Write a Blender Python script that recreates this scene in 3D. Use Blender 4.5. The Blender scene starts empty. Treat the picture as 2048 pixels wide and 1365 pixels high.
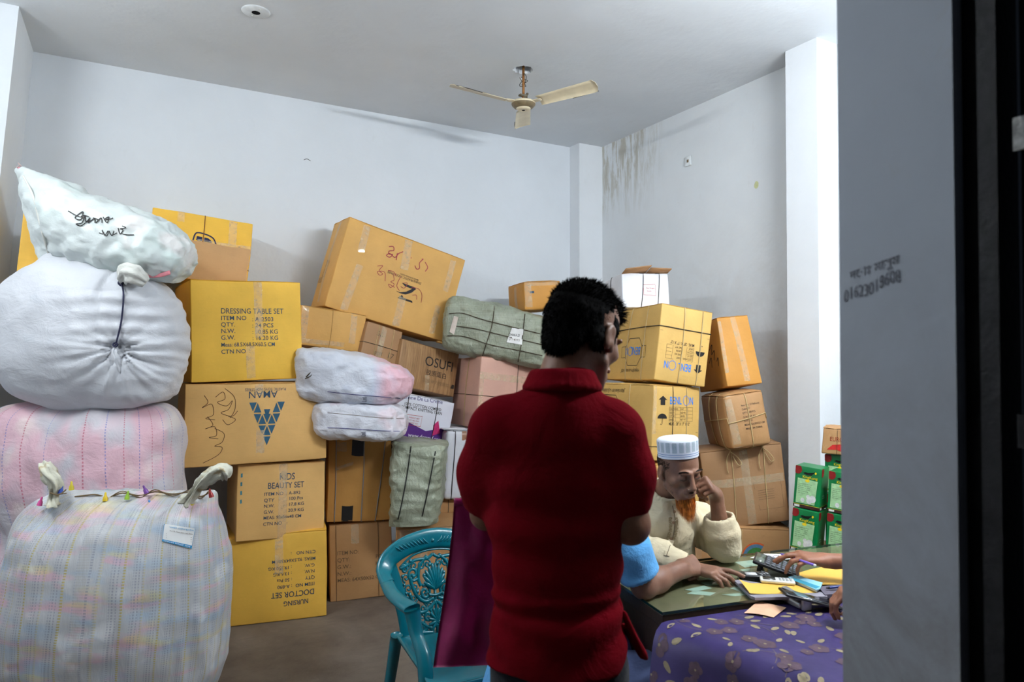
import bpy, bmesh, math, random
import numpy as np
from mathutils import Vector, Matrix, noise

R_ = math.radians
SC = bpy.context.scene
COL = SC.collection
random.seed(7)

# ---------------------------------------------------------------- camera, light, exposure
CAM_H, YAW, PITCH, FPX = 1.6, R_(29.27), R_(1.12), 1365.0
cam_d = bpy.data.cameras.new('camera'); cam = bpy.data.objects.new('camera', cam_d); COL.objects.link(cam)
cam_d.sensor_width = 36.0; cam_d.lens = 36.0 * FPX / 2048.0
cam_d.clip_start = 0.02; cam_d.clip_end = 60
cam.location = (0, 0, CAM_H); cam.rotation_euler = (R_(90) + PITCH, 0, -YAW)
cam_d.dof.use_dof = True; cam_d.dof.focus_distance = 3.6; cam_d.dof.aperture_fstop = 4.0
SC.camera = cam
SC.view_settings.view_transform = 'Standard'; SC.view_settings.look = 'None'
SC.view_settings.gamma = 1.0; SC.view_settings.use_curve_mapping = False
SC.view_settings.exposure = 0.0
LAMP_LEFT, LAMP_FRONT = 225.0, 545.0
TUBE_COLOR = (0.92, 0.97, 1.0)
w = bpy.data.worlds.new('evening_sky'); SC.world = w; w.use_nodes = True
w.node_tree.nodes['Background'].inputs[0].default_value = (0.35, 0.42, 0.55, 1)
w.node_tree.nodes['Background'].inputs[1].default_value = 0.05

FW = Vector((math.sin(YAW) * math.cos(PITCH), math.cos(YAW) * math.cos(PITCH), math.sin(PITCH)))
RT = Vector((math.cos(YAW), -math.sin(YAW), 0)); UP = RT.cross(FW)
CP = Vector((0, 0, CAM_H))
def W(px, py, D):                       # a world point from a place in the 2048x1365 frame and its distance
    return CP + (FW + RT * ((px - 1024) / FPX) + UP * ((682.5 - py) / FPX)) * D
def WZ(px, py, z):
    d = FW + RT * ((px - 1024) / FPX) + UP * ((682.5 - py) / FPX)
    return CP + d * ((z - CAM_H) / d.z)

# ---------------------------------------------------------------- materials
def lin(c):
    c = c / 255.0
    return c / 12.92 if c <= 0.04045 else ((c + 0.055) / 1.055) ** 2.4
def rgb(r, g, b, k=1.0): return (min(1, lin(r) * k), min(1, lin(g) * k), min(1, lin(b) * k), 1)

class NT:
    def __init__(s, name):
        s.m = bpy.data.materials.new(name); s.m.use_nodes = True
        s.t = s.m.node_tree; s.n = s.t.nodes; s.b = s.n['Principled BSDF']
    def new(s, kind, **kw):
        nd = s.n.new('ShaderNode' + kind)
        for k, v in kw.items():
            if k.startswith('i_'):
                nd.inputs[k[2:].replace('_', ' ')].default_value = v
            else: setattr(nd, k, v)
        return nd
    def link(s, a, b): s.t.links.new(a, b); return b
    def coord(s, kind='Object', scale=None, rot=None):
        tc = s.new('TexCoord')
        if scale is None and rot is None: return tc.outputs[kind]
        mp = s.new('Mapping'); s.link(tc.outputs[kind], mp.inputs[0])
        if scale: mp.inputs['Scale'].default_value = scale
        if rot: mp.inputs['Rotation'].default_value = rot
        return mp.outputs[0]
    def noise(s, co, scale, detail=4, rough=.55, dist=0):
        nd = s.new('TexNoise', i_Scale=scale, i_Detail=detail, i_Roughness=rough, i_Distortion=dist)
        s.link(co, nd.inputs['Vector']); return nd.outputs['Fac']
    def ramp(s, fac, stops):
        nd = s.new('ValToRGB'); e = nd.color_ramp.elements
        while len(e) < len(stops): e.new(0.5)
        for k, (p, c) in enumerate(stops):
            e[k].position = p; e[k].color = c if len(c) == 4 else (*c, 1)
        s.link(fac, nd.inputs[0]); return nd.outputs[0]
    def gray(s, fac, a, b): return s.ramp(fac, [(a, (0, 0, 0)), (b, (1, 1, 1))])
    def mix(s, fac, a, b, mode='MIX'):
        nd = s.new('MixRGB', blend_type=mode)
        for i, v in enumerate((fac, a, b)):
            if hasattr(v, 'is_linked') or isinstance(v, bpy.types.NodeSocket): s.link(v, nd.inputs[i])
            else: nd.inputs[i].default_value = v
        return nd.outputs[0]
    def math(s, op, a, b=0.0, c=0.0):
        nd = s.new('Math', operation=op)
        for i, v in enumerate((a, b, c)):
            if isinstance(v, bpy.types.NodeSocket): s.link(v, nd.inputs[i])
            else: nd.inputs[i].default_value = v
        return nd.outputs[0]
    def sep(s, co):
        nd = s.new('SeparateXYZ'); s.link(co, nd.inputs[0]); return nd.outputs
    def bump(s, h, strength=.3, dist=.01, prev=None):
        nd = s.new('Bump', i_Strength=strength, i_Distance=dist); s.link(h, nd.inputs['Height'])
        if prev is not None: s.link(prev, nd.inputs['Normal'])
        s.link(nd.outputs[0], s.b.inputs['Normal']); return nd.outputs[0]
    def color(s, v):
        if isinstance(v, bpy.types.NodeSocket): s.link(v, s.b.inputs['Base Color'])
        else: s.b.inputs['Base Color'].default_value = v
    def set(s, rough=None, spec=None, metal=None, alpha=None, trans=None, coat=None):
        for k, v in (('Roughness', rough), ('Specular IOR Level', spec), ('Metallic', metal), ('Alpha', alpha), ('Transmission Weight', trans), ('Coat Weight', coat)):
            if v is None: continue
            if isinstance(v, bpy.types.NodeSocket): s.link(v, s.b.inputs[k])
            else: s.b.inputs[k].default_value = v
        return s.m

_mc = {}
def plain(name, c, rough=.55, spec=.4, metal=0, var=.12, scale=20, bump=0, bscale=60):
    if name in _mc: return _mc[name]
    t = NT(name); co = t.coord()
    f = t.noise(co, scale)
    dark = (c[0] * (1 - var), c[1] * (1 - var), c[2] * (1 - var), 1); lite = (min(1, c[0] * (1 + var)), min(1, c[1] * (1 + var)), min(1, c[2] * (1 + var)), 1)
    t.color(t.ramp(f, [(.3, dark), (.7, lite)]))
    if bump: t.bump(t.noise(co, bscale), bump, .004)
    _mc[name] = t.set(rough, spec, metal); return _mc[name]

def card(name, c, scuff=.5):
    if name in _mc: return _mc[name]
    t = NT(name); co = t.coord()
    base = t.ramp(t.noise(co, 3.5, 5), [(.3, tuple(v * .88 for v in c[:3])), (.7, tuple(min(1, v * 1.06) for v in c[:3]))])
    fib = t.noise(t.coord(scale=(6, 6, 160)), 3, 3)
    base = t.mix(t.math('MULTIPLY', t.gray(fib, .45, .75), .14), base, tuple(v * .7 for v in c[:3]) + (1,))
    sc = t.gray(t.noise(t.coord(scale=(1, 1, 2.2)), 11, 6, .7, .6), .60, .72)
    base = t.mix(t.math('MULTIPLY', sc, .22 * scuff), base, tuple(v * .45 for v in c[:3]) + (1,))
    wt = t.gray(t.noise(co, 22, 5, .7), .68, .78)
    base = t.mix(t.math('MULTIPLY', wt, .25 * scuff), base, (.7, .6, .45, 1))
    t.color(base)
    b1 = t.bump(t.noise(t.coord(scale=(1, 1, 1)), 5, 4), .25, .02)
    t.bump(t.noise(co, 90, 2), .12, .002, b1)
    _mc[name] = t.set(.62, .35); return _mc[name]

MINK = {}
def ink(name, c, rough=.6): 
    if name not in MINK: MINK[name] = plain(name, c, rough, .3, 0, .15, 60)
    return MINK[name]
def m_tape():
    if 'packing_tape' in _mc: return _mc['packing_tape']
    t = NT('packing_tape'); co = t.coord()
    t.color(rgb(248, 228, 190)); 
    nz = t.noise(t.coord(scale=(1, 1, 1)), 70, 6, .8, 1.5)
    t.bump(nz, .5, .008)
    al = t.ramp(t.noise(co, 30, 5), [(.35, (.20,) * 3), (.7, (.42,) * 3)])
    _mc['packing_tape'] = t.set(.22, 1.0, 0, al, None, .6); return _mc['packing_tape']

# ---------------------------------------------------------------- mesh helpers
def mesh_obj(name, verts, faces, mats, parent=None, smooth=True, uvs=None, fmat=None):
    me = bpy.data.meshes.new(name)
    me.from_pydata([tuple(v) for v in verts], [], [tuple(f) for f in faces])
    for m in (mats if isinstance(mats, (list, tuple)) else [mats]): me.materials.append(m)
    if fmat is not None: me.polygons.foreach_set('material_index', fmat)
    if smooth: me.polygons.foreach_set('use_smooth', [True] * len(me.polygons))
    if uvs is not None:
        ul = me.uv_layers.new(name='UVMap')
        idx = np.empty(len(me.loops), dtype=np.int32); me.loops.foreach_get('vertex_index', idx)
        ul.data.foreach_set('uv', np.asarray(uvs, dtype=np.float32)[idx].ravel())
    me.update()
    o = bpy.data.objects.new(name, me); COL.objects.link(o)
    if parent is not None: o.parent = parent
    return o
def tag(o, label=None, cat=None, group=None, kind=None):
    if label: o['label'] = label
    if cat: o['category'] = cat
    if group: o['group'] = group
    if kind: o['kind'] = kind
    return o
def empty(name, label, cat, loc=(0, 0, 0), rot=None, group=None):
    o = bpy.data.objects.new(name, None); COL.objects.link(o); o.empty_display_size = .1
    o.location = loc
    if rot is not None: o.rotation_euler = rot
    return tag(o, label, cat, group)

class MB:                                # collects pieces that become ONE mesh
    def __init__(s): s.v = []; s.f = []
    def add(s, vs, fs, M=None):
        k = len(s.v)
        s.v += [(M @ Vector(v)) if M is not None else Vector(v) for v in vs]
        s.f += [tuple(i + k for i in f) for f in fs]; return s
    def box(s, c, d, M=None, bev=0.0):
        x, y, z = d[0] / 2, d[1] / 2, d[2] / 2; c = Vector(c)
        if bev <= 0:
            vs = [c + Vector((sx * x, sy * y, sz * z)) for sz in (-1, 1) for sy in (-1, 1) for sx in (-1, 1)]
            return s.add(vs, [(0, 2, 3, 1), (4, 5, 7, 6), (0, 1, 5, 4), (2, 6, 7, 3), (0, 4, 6, 2), (1, 3, 7, 5)], M)
        bm = bmesh.new(); bmesh.ops.create_cube(bm, size=1)
        for v in bm.verts: v.co = Vector((v.co.x * d[0], v.co.y * d[1], v.co.z * d[2])) + c
        bmesh.ops.bevel(bm, geom=list(bm.edges), offset=bev, segments=2, profile=.5, affect='EDGES')
        bm.verts.index_update(); s.add([v.co.copy() for v in bm.verts], [[v.index for v in f.verts] for f in bm.faces], M); bm.free(); return s
    def tube(s, pts, r, n=8, M=None, closed=False, cap=True):
        pts = [Vector(p) for p in pts]; N = len(pts)
        rs = r if isinstance(r, (list, tuple)) else [r] * N
        vs = []; fs = []; prev = None
        for i, p in enumerate(pts):
            if closed: t = pts[(i + 1) % N] - pts[i - 1]
            else: t = pts[min(i + 1, N - 1)] - pts[max(i - 1, 0)]
            if t.length < 1e-9: t = Vector((0, 0, 1))
            t.normalize()
            if prev is None:
                a = Vector((0, 0, 1)) if abs(t.z) < .9 else Vector((1, 0, 0)); u = t.cross(a).normalized()
            else:
                u = prev - t * prev.dot(t)
                u = u.normalized() if u.length > 1e-6 else t.orthogonal().normalized()
            prev = u; v = t.cross(u)
            rr = rs[i]; ra, rb = rr if isinstance(rr, tuple) else (rr, rr)
            for k in range(n):
                a = 2 * math.pi * k / n; vs.append(p + u * (math.cos(a) * ra) + v * (math.sin(a) * rb))
        for i in range(N if closed else N - 1):
            j = (i + 1) % N
            for k in range(n):
                l = (k + 1) % n; fs.append((i * n + k, i * n + l, j * n + l, j * n + k))
        if cap and not closed:
            fs.append(tuple(range(n - 1, -1, -1))); fs.append(tuple((N - 1) * n + k for k in range(n)))
        return s.add(vs, fs, M)
    def lathe(s, prof, n=24, M=None):
        vs = []; fs = []
        for r, z in prof:
            for k in range(n): a = 2 * math.pi * k / n; vs.append((r * math.cos(a), r * math.sin(a), z))
        for i in range(len(prof) - 1):
            for k in range(n):
                l = (k + 1) % n; fs.append((i * n + k, i * n + l, (i + 1) * n + l, (i + 1) * n + k))
        return s.add(vs, fs, M)
    def obj(s, name, mat, parent=None, smooth=True, **kw): return mesh_obj(name, s.v, s.f, mat, parent, smooth, **kw)

def crom(pts, n=6, closed=False):        # Catmull-Rom through the points
    pts = [Vector(p) for p in pts]; out = []; N = len(pts)
    rng = range(N) if closed else range(N - 1)
    for i in rng:
        p0 = pts[(i - 1) % N] if (closed or i > 0) else pts[0]; p1 = pts[i]; p2 = pts[(i + 1) % N]
        p3 = pts[(i + 2) % N] if (closed or i + 2 < N) else pts[-1]
        for k in range(n):
            t = k / n
            out.append(.5 * ((2 * p1) + (p2 - p0) * t + (2 * p0 - 5 * p1 + 4 * p2 - p3) * t * t + (3 * p1 - p0 - 3 * p2 + p3) * t ** 3))
    if not closed: out.append(pts[-1])
    return out

_tc = {}
def text_geo(s, size, bold=0.0, align='LEFT', sx=1.0):
    key = (s, size, bold, align, sx)
    if key in _tc: return _tc[key]
    c = bpy.data.curves.new('t', 'FONT'); c.body = s; c.size = size; c.offset = bold * size * .28; c.align_x = align; c.resolution_u = 3
    o = bpy.data.objects.new('t', c); COL.objects.link(o); bpy.context.view_layer.update()
    me = bpy.data.meshes.new_from_object(o.evaluated_get(bpy.context.evaluated_depsgraph_get()))
    v = [(p.co.x * sx, p.co.y) for p in me.vertices]; f = [tuple(p.vertices) for p in me.polygons]
    bpy.data.objects.remove(o); bpy.data.meshes.remove(me); bpy.data.curves.remove(c)
    _tc[key] = (v, f); return v, f

# ---------------------------------------------------------------- the room
YA, XB, ZC = 5.09, 3.70, 3.47
def m_wall(name, base, stain=False, dirt=.5):
    t = NT(name); co = t.coord()
    c = t.ramp(t.noise(co, 1.3, 5), [(.3, tuple(v * .93 for v in base)), (.75, tuple(min(1, v * 1.03) for v in base))])
    st = t.gray(t.noise(t.coord(scale=(1, 1, .45)), 7, 7, .72, .8), .60, .78)
    c = t.mix(t.math('MULTIPLY', st, .16 * dirt), c, (.42, .36, .28, 1))
    sp = t.gray(t.noise(co, 38, 5, .7), .74, .80)
    c = t.mix(t.math('MULTIPLY', sp, .35 * dirt), c, (.25, .23, .22, 1))
    if stain:      # damp streaks running down from the corner of the ceiling, and grime lower down
        X, Y, Z = t.sep(co)[0:3]
        m = t.math('MULTIPLY', t.gray(Y, .0, 1), 1)
        near = t.math('SMOOTH_MIN', t.math('MULTIPLY', t.math('SUBTRACT', Y, 4.1), 1.6), 1, .1)
        near = t.math('MAXIMUM', near, 0)
        hi = t.math('MAXIMUM', t.math('MULTIPLY', t.math('SUBTRACT', Z, 2.75), 1.5), 0)
        msk = t.math('MULTIPLY', near, hi)
        strk = t.gray(t.noise(t.coord(scale=(6, 6, .9)), 2.6, 8, .75, .5), .46, .62)
        c = t.mix(t.math('MINIMUM', t.math('MULTIPLY', t.math('MULTIPLY', strk, msk), 1.6), .6), c, (.36, .31, .20, 1))
        lo = t.math('MAXIMUM', t.math('MULTIPLY', t.math('SUBTRACT', 2.6, Z), .35), 0)
        g = t.gray(t.noise(co, 3.1, 7, .7, .4), .42, .72)
        c = t.mix(t.math('MINIMUM', t.math('MULTIPLY', g, lo), .35), c, (.45, .38, .31, 1))
    t.color(c); b = t.bump(t.noise(co, 2.2, 5), .25, .05); t.bump(t.noise(co, 45, 4), .1, .004, b)
    return t.set(.75, .25)
M_WALLA = m_wall('whitewashed_plaster', (.76, .80, .84), dirt=.6)
M_WALLB = m_wall('stained_whitewash', (.76, .79, .81), True, 1)
M_CEIL = m_wall('ceiling_paint', (.72, .75, .78), dirt=.8)
M_JAMB = m_wall('grimy_painted_render', (.46, .50, .56), dirt=1.9)
def brown_low(mat):      # darker and browner towards the bottom, broken up by noise
    t = NT.__new__(NT); t.m = mat; t.t = mat.node_tree; t.n = t.t.nodes; t.b = t.n['Principled BSDF']
    src = t.b.inputs['Base Color'].links[0].from_socket; X, Y, Z = t.sep(t.coord())[0:3]
    lo = t.math('MINIMUM', t.math('MAXIMUM', t.math('MULTIPLY', t.math('SUBTRACT', 1.85, Z), 1.1), 0), 1)
    g = t.gray(t.noise(t.coord(scale=(1, 1, .7)), 6, 8, .75, .5), .25, .68)
    t.color(t.mix(t.math('MULTIPLY', t.math('MULTIPLY', lo, g), .85), src, (.20, .175, .155, 1)))
brown_low(M_JAMB)
M_COLUMN = m_wall('column_paint', (.80, .83, .86), dirt=.7)
def slab(name, lo, hi, m, n=1):
    b = MB(); lo = Vector(lo); hi = Vector(hi); b.box((lo + hi) / 2, hi - lo)
    return tag(b.obj(name, m, smooth=False), kind='structure')
XL = -1.25; YF0, YF1 = .577, .772
slab('wall_back', (XL - .15, YA, 0), (XB + .15, YA + .15, ZC), M_WALLA)
slab('wall_right', (XB, YF1, 0), (XB + .15, YA, ZC), M_WALLB)
slab('wall_left', (XL - .15, YF1, 0), (XL, YA, ZC), M_WALLA)
# front wall: the opening runs from x=-.55 to x=1.1, a beam closes it above
slab('wall_front', (1.1, YF0, 0), (XB + .15, YF1, ZC), M_JAMB)
slab('wall_front_left', (XL - .15, YF0, 0), (-.55, YF1, ZC), M_JAMB)
slab('wall_front_beam', (-.55, YF0, 2.95), (1.1, YF1, ZC), M_JAMB)
# ceiling with a ragged hole round the fan rod
FX, FY = 2.241, 3.845
def ceiling():
    n = 40; vs = []; fs = []
    hole = []
    for k in range(n):
        a = 2 * math.pi * k / n; r = .062 + .010 * noise.noise(Vector((math.cos(a) * 2, math.sin(a) * 2, 3))) + .006 * random.uniform(-1, 1)
        hole.append((FX + r * math.cos(a) * 1.05, FY + r * math.sin(a)))
    lo = (XL - .15, YF1); hi = (XB + .15, YA + .15)
    def edge(a):
        dx, dy = math.cos(a), math.sin(a); t = 1e9
        if dx > 1e-9: t = min(t, (hi[0] - FX) / dx)
        if dx < -1e-9: t = min(t, (lo[0] - FX) / dx)
        if dy > 1e-9: t = min(t, (hi[1] - FY) / dy)
        if dy < -1e-9: t = min(t, (lo[1] - FY) / dy)
        return (FX + dx * t, FY + dy * t)
    angs = sorted([2 * math.pi * k / n for k in range(n)])
    for k in range(n): vs.append((*hole[k], ZC))
    for k in range(n): vs.append((*edge(angs[k]), ZC))
    for k in range(n): vs.append((*hole[k], ZC + .05))
    for k in range(n):
        l = (k + 1) % n
        fs.append((k, l, n + l, n + k)); fs.append((k, 2 * n + k, 2 * n + l, l))
    # fill the four corners left between the last ring points
    for cx in (lo[0], hi[0]):
        for cy in (lo[1], hi[1]):
            ca = math.atan2(cy - FY, cx - FX) % (2 * math.pi)
            k = int(ca / (2 * math.pi) * n) % n; l = (k + 1) % n
            vs.append((cx, cy, ZC)); fs.append((n + k, n + l, len(vs) - 1))
    return vs, fs
vs, fs = ceiling(); tag(mesh_obj('ceiling', vs, fs, M_CEIL, smooth=False), kind='structure')
slab('ceiling_slab', (XL - .15, YF0, ZC + .05), (XB + .15, YA + .15, ZC + .2), plain('dark_concrete', (.03, .027, .025, 1), .9))
def m_floor():
    t = NT('worn_cement_floor'); co = t.coord()
    c = t.ramp(t.noise(co, 2.0, 7, .65, .4), [(.3, rgb(82, 72, 64)), (.55, rgb(108, 98, 88)), (.78, rgb(134, 124, 112))])
    s2 = t.gray(t.noise(t.coord(scale=(1, 3, 1)), 5, 8, .75, 1.2), .52, .70)
    c = t.mix(t.math('MULTIPLY', s2, .35), c, rgb(58, 50, 44)); t.color(c)
    b = t.bump(t.noise(co, 9, 6), .3, .01); t.bump(t.noise(co, 80, 3), .15, .003, b)
    return t.set(t.math('ADD', t.math('MULTIPLY', t.noise(co, 6, 4), .4), .35), .4)
M_FLOOR = m_floor()
slab('floor', (XL - .15, -2.5, -.12), (XB + 1.2, YA + .15, 0), M_FLOOR)
# columns standing proud of the walls
slab('trim_1', (3.45, 4.94, 0), (XB, YA, ZC), M_COLUMN)
slab('trim_2', (3.515, 2.60, 0), (XB, 2.82, ZC), M_COLUMN)
def lean_column():
    b = MB(); x1t, x1b, y0, y1 = -.535, -.80, 4.46, YA
    vs = [(XL, y0, 0), (x1b, y0, 0), (x1b, y1, 0), (XL, y1, 0), (XL, y0, ZC), (x1t, y0, ZC), (x1t + .0, y1, ZC), (XL, y1, ZC)]
    b.add(vs, [(0, 1, 2, 3), (4, 7, 6, 5), (0, 4, 5, 1), (1, 5, 6, 2), (2, 6, 7, 3), (3, 7, 4, 0)])
    return tag(b.obj('trim_3', M_COLUMN, smooth=False), kind='structure')
lean_column()
# handwriting on the cement jamb (it faces the room across the doorway)
def jamb_mark():
    b = MB(); v, f = text_geo('01623018608', .03, .012); M = Matrix.Translation((1.0985, .763, 1.69)) @ Matrix(((0, 0, -1, 0), (-1, 0, 0, 0), (0, 1, 0, 0), (0, 0, 0, 1)))
    sk = [(x * .62, y + x * .18 + .003 * math.sin(x * 60)) for x, y in v]
    b.add([(x, y, 0) for x, y in sk], f, M)
    v, f = text_geo('দোঃ মাসুম', .022, .01); b.add([(x * .9 + .012, y + x * .2 + .040, 0) for x, y in v], f, M)
    o = b.obj('pencil_writing', ink('pencil', (.13, .135, .16, 1)), bpy.data.objects['wall_front'], smooth=False); o['label'] = 'pencilled phone number'
jamb_mark()
# the shutter rail and dark shutter side outside the jamb
ra = empty('shutter_rail', 'dark metal shutter guide rail beside the grey cement jamb', 'rail', (1.13, .53, 0))
m_dk = plain('dark_painted_steel', (.012, .012, .013, 1), .55, .3, .3, .4, 30, .4, 90)
m_bk = plain('panel_and_shade_black', (.004, .004, .004, 1), .8, .1)
b = MB(); b.box((0, -.0, 1.5), (.06, .026, 3.0)); b.obj('channel', m_dk, ra, False)
b = MB(); b.box((.02, .032, 1.5), (.05, .03, 3.0)); b.box((.02, -.25, 1.5), (.04, .44, 3.0)); b.obj('panel_and_gap_shade', m_bk, ra, False)  # black strip by the jamb paints the gap's shade; the rest is shutter side
m_br = plain('galvanised_bracket', rgb(120, 120, 118), .5, .5, .6, .5, 60, .5, 120)
for zc in (1.918, 1.49):
    b = MB(); n = 20
    cy, cz = -.050, zc; vs = []; fs = []
    hw, hh, rr = .022, .024, .008
    for sx in (0, 1):
        for k in range(n):
            a = 2 * math.pi * (k + .5) / n; c_, s_ = math.cos(a), math.sin(a); q = 1 / max(abs(c_), abs(s_))
            vs.append((-.012 - .006 * sx, cy + c_ * q * hw, cz + s_ * q * hh)); vs.append((-.012 - .006 * sx, cy + c_ * rr, cz + s_ * rr))
    for k in range(n):
        l = (k + 1) % n
        fs += [(2 * k, 2 * l, 2 * l + 1, 2 * k + 1), (2 * n + 2 * k, 2 * n + 2 * k + 1, 2 * n + 2 * l + 1, 2 * n + 2 * l), (2 * k, 2 * n + 2 * k, 2 * n + 2 * l, 2 * l), (2 * k + 1, 2 * l + 1, 2 * n + 2 * l + 1, 2 * n + 2 * k + 1)]
    b.add(vs, fs); o = b.obj('bolt_bracket', m_br if zc > 1.7 else m_dk, ra, False)

# two fluorescent tubes high on the walls: the lamps that light the shop
def tube_lamp(x, y, z, az, label, power, down=False):
    # az: heading the tube faces; its length lies across that heading
    r = empty('tube_light', label, 'lamp', (x, y, z), (0, R_(90) if down else 0, az), group='fluorescent tubes on the walls')
    b = MB(); b.box((0, 0, 0), (.05, 1.28, .06), bev=.006); b.obj('batten', plain('white_enamel', (.8, .8, .8, 1), .4), r, False)
    for q in (-1, 1):
        b = MB(); b.box((.04, q * .62, 0), (.05, .03, .045), bev=.004); b.obj('lamp_holder', plain('white_enamel', (.8, .8, .8, 1)), r, False)
    m = bpy.data.materials.new('lit_tube'); m.use_nodes = True; n = m.node_tree; n.nodes.clear()
    em = n.nodes.new('ShaderNodeEmission'); ou = n.nodes.new('ShaderNodeOutputMaterial')
    em.inputs[0].default_value = (*TUBE_COLOR, 1); em.inputs[1].default_value = power; n.links.new(em.outputs[0], ou.inputs[0])
    b = MB(); b.tube([(.055, -.6, 0), (.055, .6, 0)], .014, 12); b.obj('tube', m, r)
tube_lamp(XL + .03, 2.95, 3.0, 0, 'white fluorescent tube high on the left wall', LAMP_LEFT)
tube_lamp(2.55, YF1 + .03, 2.86, R_(90), 'white fluorescent tube on the inner front wall, right of the doorway', LAMP_FRONT)
# ---------------------------------------------------------------- cartons
FACES = {'F': ((1, 0, 0), (0, 0, 1), (0, -1, 0)), 'B': ((-1, 0, 0), (0, 0, 1), (0, 1, 0)), 'R': ((0, 1, 0), (0, 0, 1), (1, 0, 0)),
         'L': ((0, -1, 0), (0, 0, 1), (-1, 0, 0)), 'T': ((1, 0, 0), (0, 1, 0), (0, 0, 1)), 'D': ((1, 0, 0), (0, -1, 0), (0, 0, -1))}
FACES = {k: tuple(Vector(a) for a in v) for k, v in FACES.items()}
class Carton:
    def __init__(s, name, label, c, rot, dims, mat, cat='box', group=None, bulge=.010, rad=.006, amp=.005, seed=0, flaps='T', body='carton_body', taper=None):
        s.h = Vector(dims) / 2; s.rad = rad; s.bulge = bulge; s.amp = amp; s.seed = seed; s.taper = taper
        yaw, pit, rol = (R_(a) for a in rot)
        Rm = (Matrix.Rotation(yaw, 3, 'Z') @ Matrix.Rotation(pit, 3, 'X') @ Matrix.Rotation(rol, 3, 'Y'))
        base = Vector(c) + Rm @ Vector((0, 0, -s.h.z))
        s.root = bpy.data.objects.new(name, None); COL.objects.link(s.root); s.root.empty_display_size = .1
        s.root.location = base; s.root.rotation_mode = 'QUATERNION'; s.root.rotation_quaternion = Rm.to_quaternion()
        tag(s.root, label, cat, group)
        s.mat = mat
        b = MB(); N = 8
        e = [1 - rad / h * .3 if h > 0 else 1 for h in s.h]
        for fk in 'FBLRTD':
            U, V, Nn = FACES[fk]
            hu = abs(U.dot(s.h)); hv = abs(V.dot(s.h))
            def grid(hh):
                r = min(.45, rad / hh); q = [-1, -1 + r * .5, -1 + r]
                q += [-1 + r + (2 - 2 * r) * k / N for k in range(1, N)] + [1 - r, 1 - r * .5, 1]; return q
            gu, gv = grid(hu), grid(hv); vs = [s.surf(fk, u, v, 0) for v in gv for u in gu]; n = len(gu)
            b.add(vs, [(j * n + i, j * n + i + 1, (j + 1) * n + i + 1, (j + 1) * n + i) for j in range(len(gv) - 1) for i in range(n - 1)])
        bm = bmesh.new(); vv = [bm.verts.new(v) for v in b.v]
        for f in b.f: bm.faces.new([vv[i] for i in f])
        bmesh.ops.remove_doubles(bm, verts=bm.verts, dist=.0004)
        me = bpy.data.meshes.new(body); bm.to_mesh(me); bm.free(); me.materials.append(mat)
        me.polygons.foreach_set('use_smooth', [True] * len(me.polygons))
        o = bpy.data.objects.new(body, me); COL.objects.link(o); o.parent = s.root; s.body = o
        for fk in flaps: s.flap(fk)
    def surf(s, fk, u, v, off=0.0):
        U, V, Nn = FACES[fk]; hu = abs(U.dot(s.h)); hv = abs(V.dot(s.h)); hn = abs(Nn.dot(s.h))
        p = U * (u * hu) + V * (v * hv) + Nn * hn
        r = s.rad
        q = Vector((max(-s.h.x + r, min(s.h.x - r, p.x)), max(-s.h.y + r, min(s.h.y - r, p.y)), max(-s.h.z + r, min(s.h.z - r, p.z))))
        d = p - q
        if d.length > 1e-7: p = q + d.normalized() * r
        nn = d.normalized() if d.length > 1e-7 else Nn
        bx, by, bz = (1 - min(1, abs(p.x / s.h.x)) ** 2), (1 - min(1, abs(p.y / s.h.y)) ** 2), (1 - min(1, abs(p.z / s.h.z)) ** 2)
        m = {0: by * bz, 1: bx * bz, 2: bx * by}[max(range(3), key=lambda i: abs(Nn[i]))]
        p = p + Nn * (s.bulge * m) + noise.noise_vector(p * 3.1 + Vector((s.seed * 7.3, s.seed, 0))) * s.amp
        p = p + noise.noise_vector(p * 9 + Vector((0, s.seed * 3.3, 5))) * (s.amp * .35)
        p = p + nn * off
        if s.taper:      # narrower or leaning at the top
            k = (p.z + s.h.z) / (2 * s.h.z); p.x = p.x * (1 + (s.taper[0] - 1) * k) + s.taper[1] * k; p.y *= 1 + (s.taper[0] - 1) * k
        p.z += s.h.z
        return p
    def half(s, fk): U, V, Nn = FACES[fk]; return abs(U.dot(s.h)), abs(V.dot(s.h))
    def part(s, mb, name, mat, label=None, smooth=True):
        o = mb.obj(name, mat, s.root, smooth)
        if label: o['label'] = label
        return o
    def patch_geo(s, mb, fk, u0, v0, u1, v1, off=.0012, nu=10, nv=10, jag=0.0):
        k = len(mb.v)
        vs = []
        for j in range(nv + 1):
            for i in range(nu + 1):
                u = u0 + (u1 - u0) * i / nu; v = v0 + (v1 - v0) * j / nv
                if jag and i in (0, nu): u += random.uniform(-jag, jag)
                if jag and j in (0, nv): v += random.uniform(-jag, jag)
                vs.append(s.surf(fk, max(-1, min(1, u)), max(-1, min(1, v)), off))
        mb.add(vs, [(j * (nu + 1) + i, j * (nu + 1) + i + 1, (j + 1) * (nu + 1) + i + 1, (j + 1) * (nu + 1) + i) for j in range(nv) for i in range(nu)])
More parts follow.
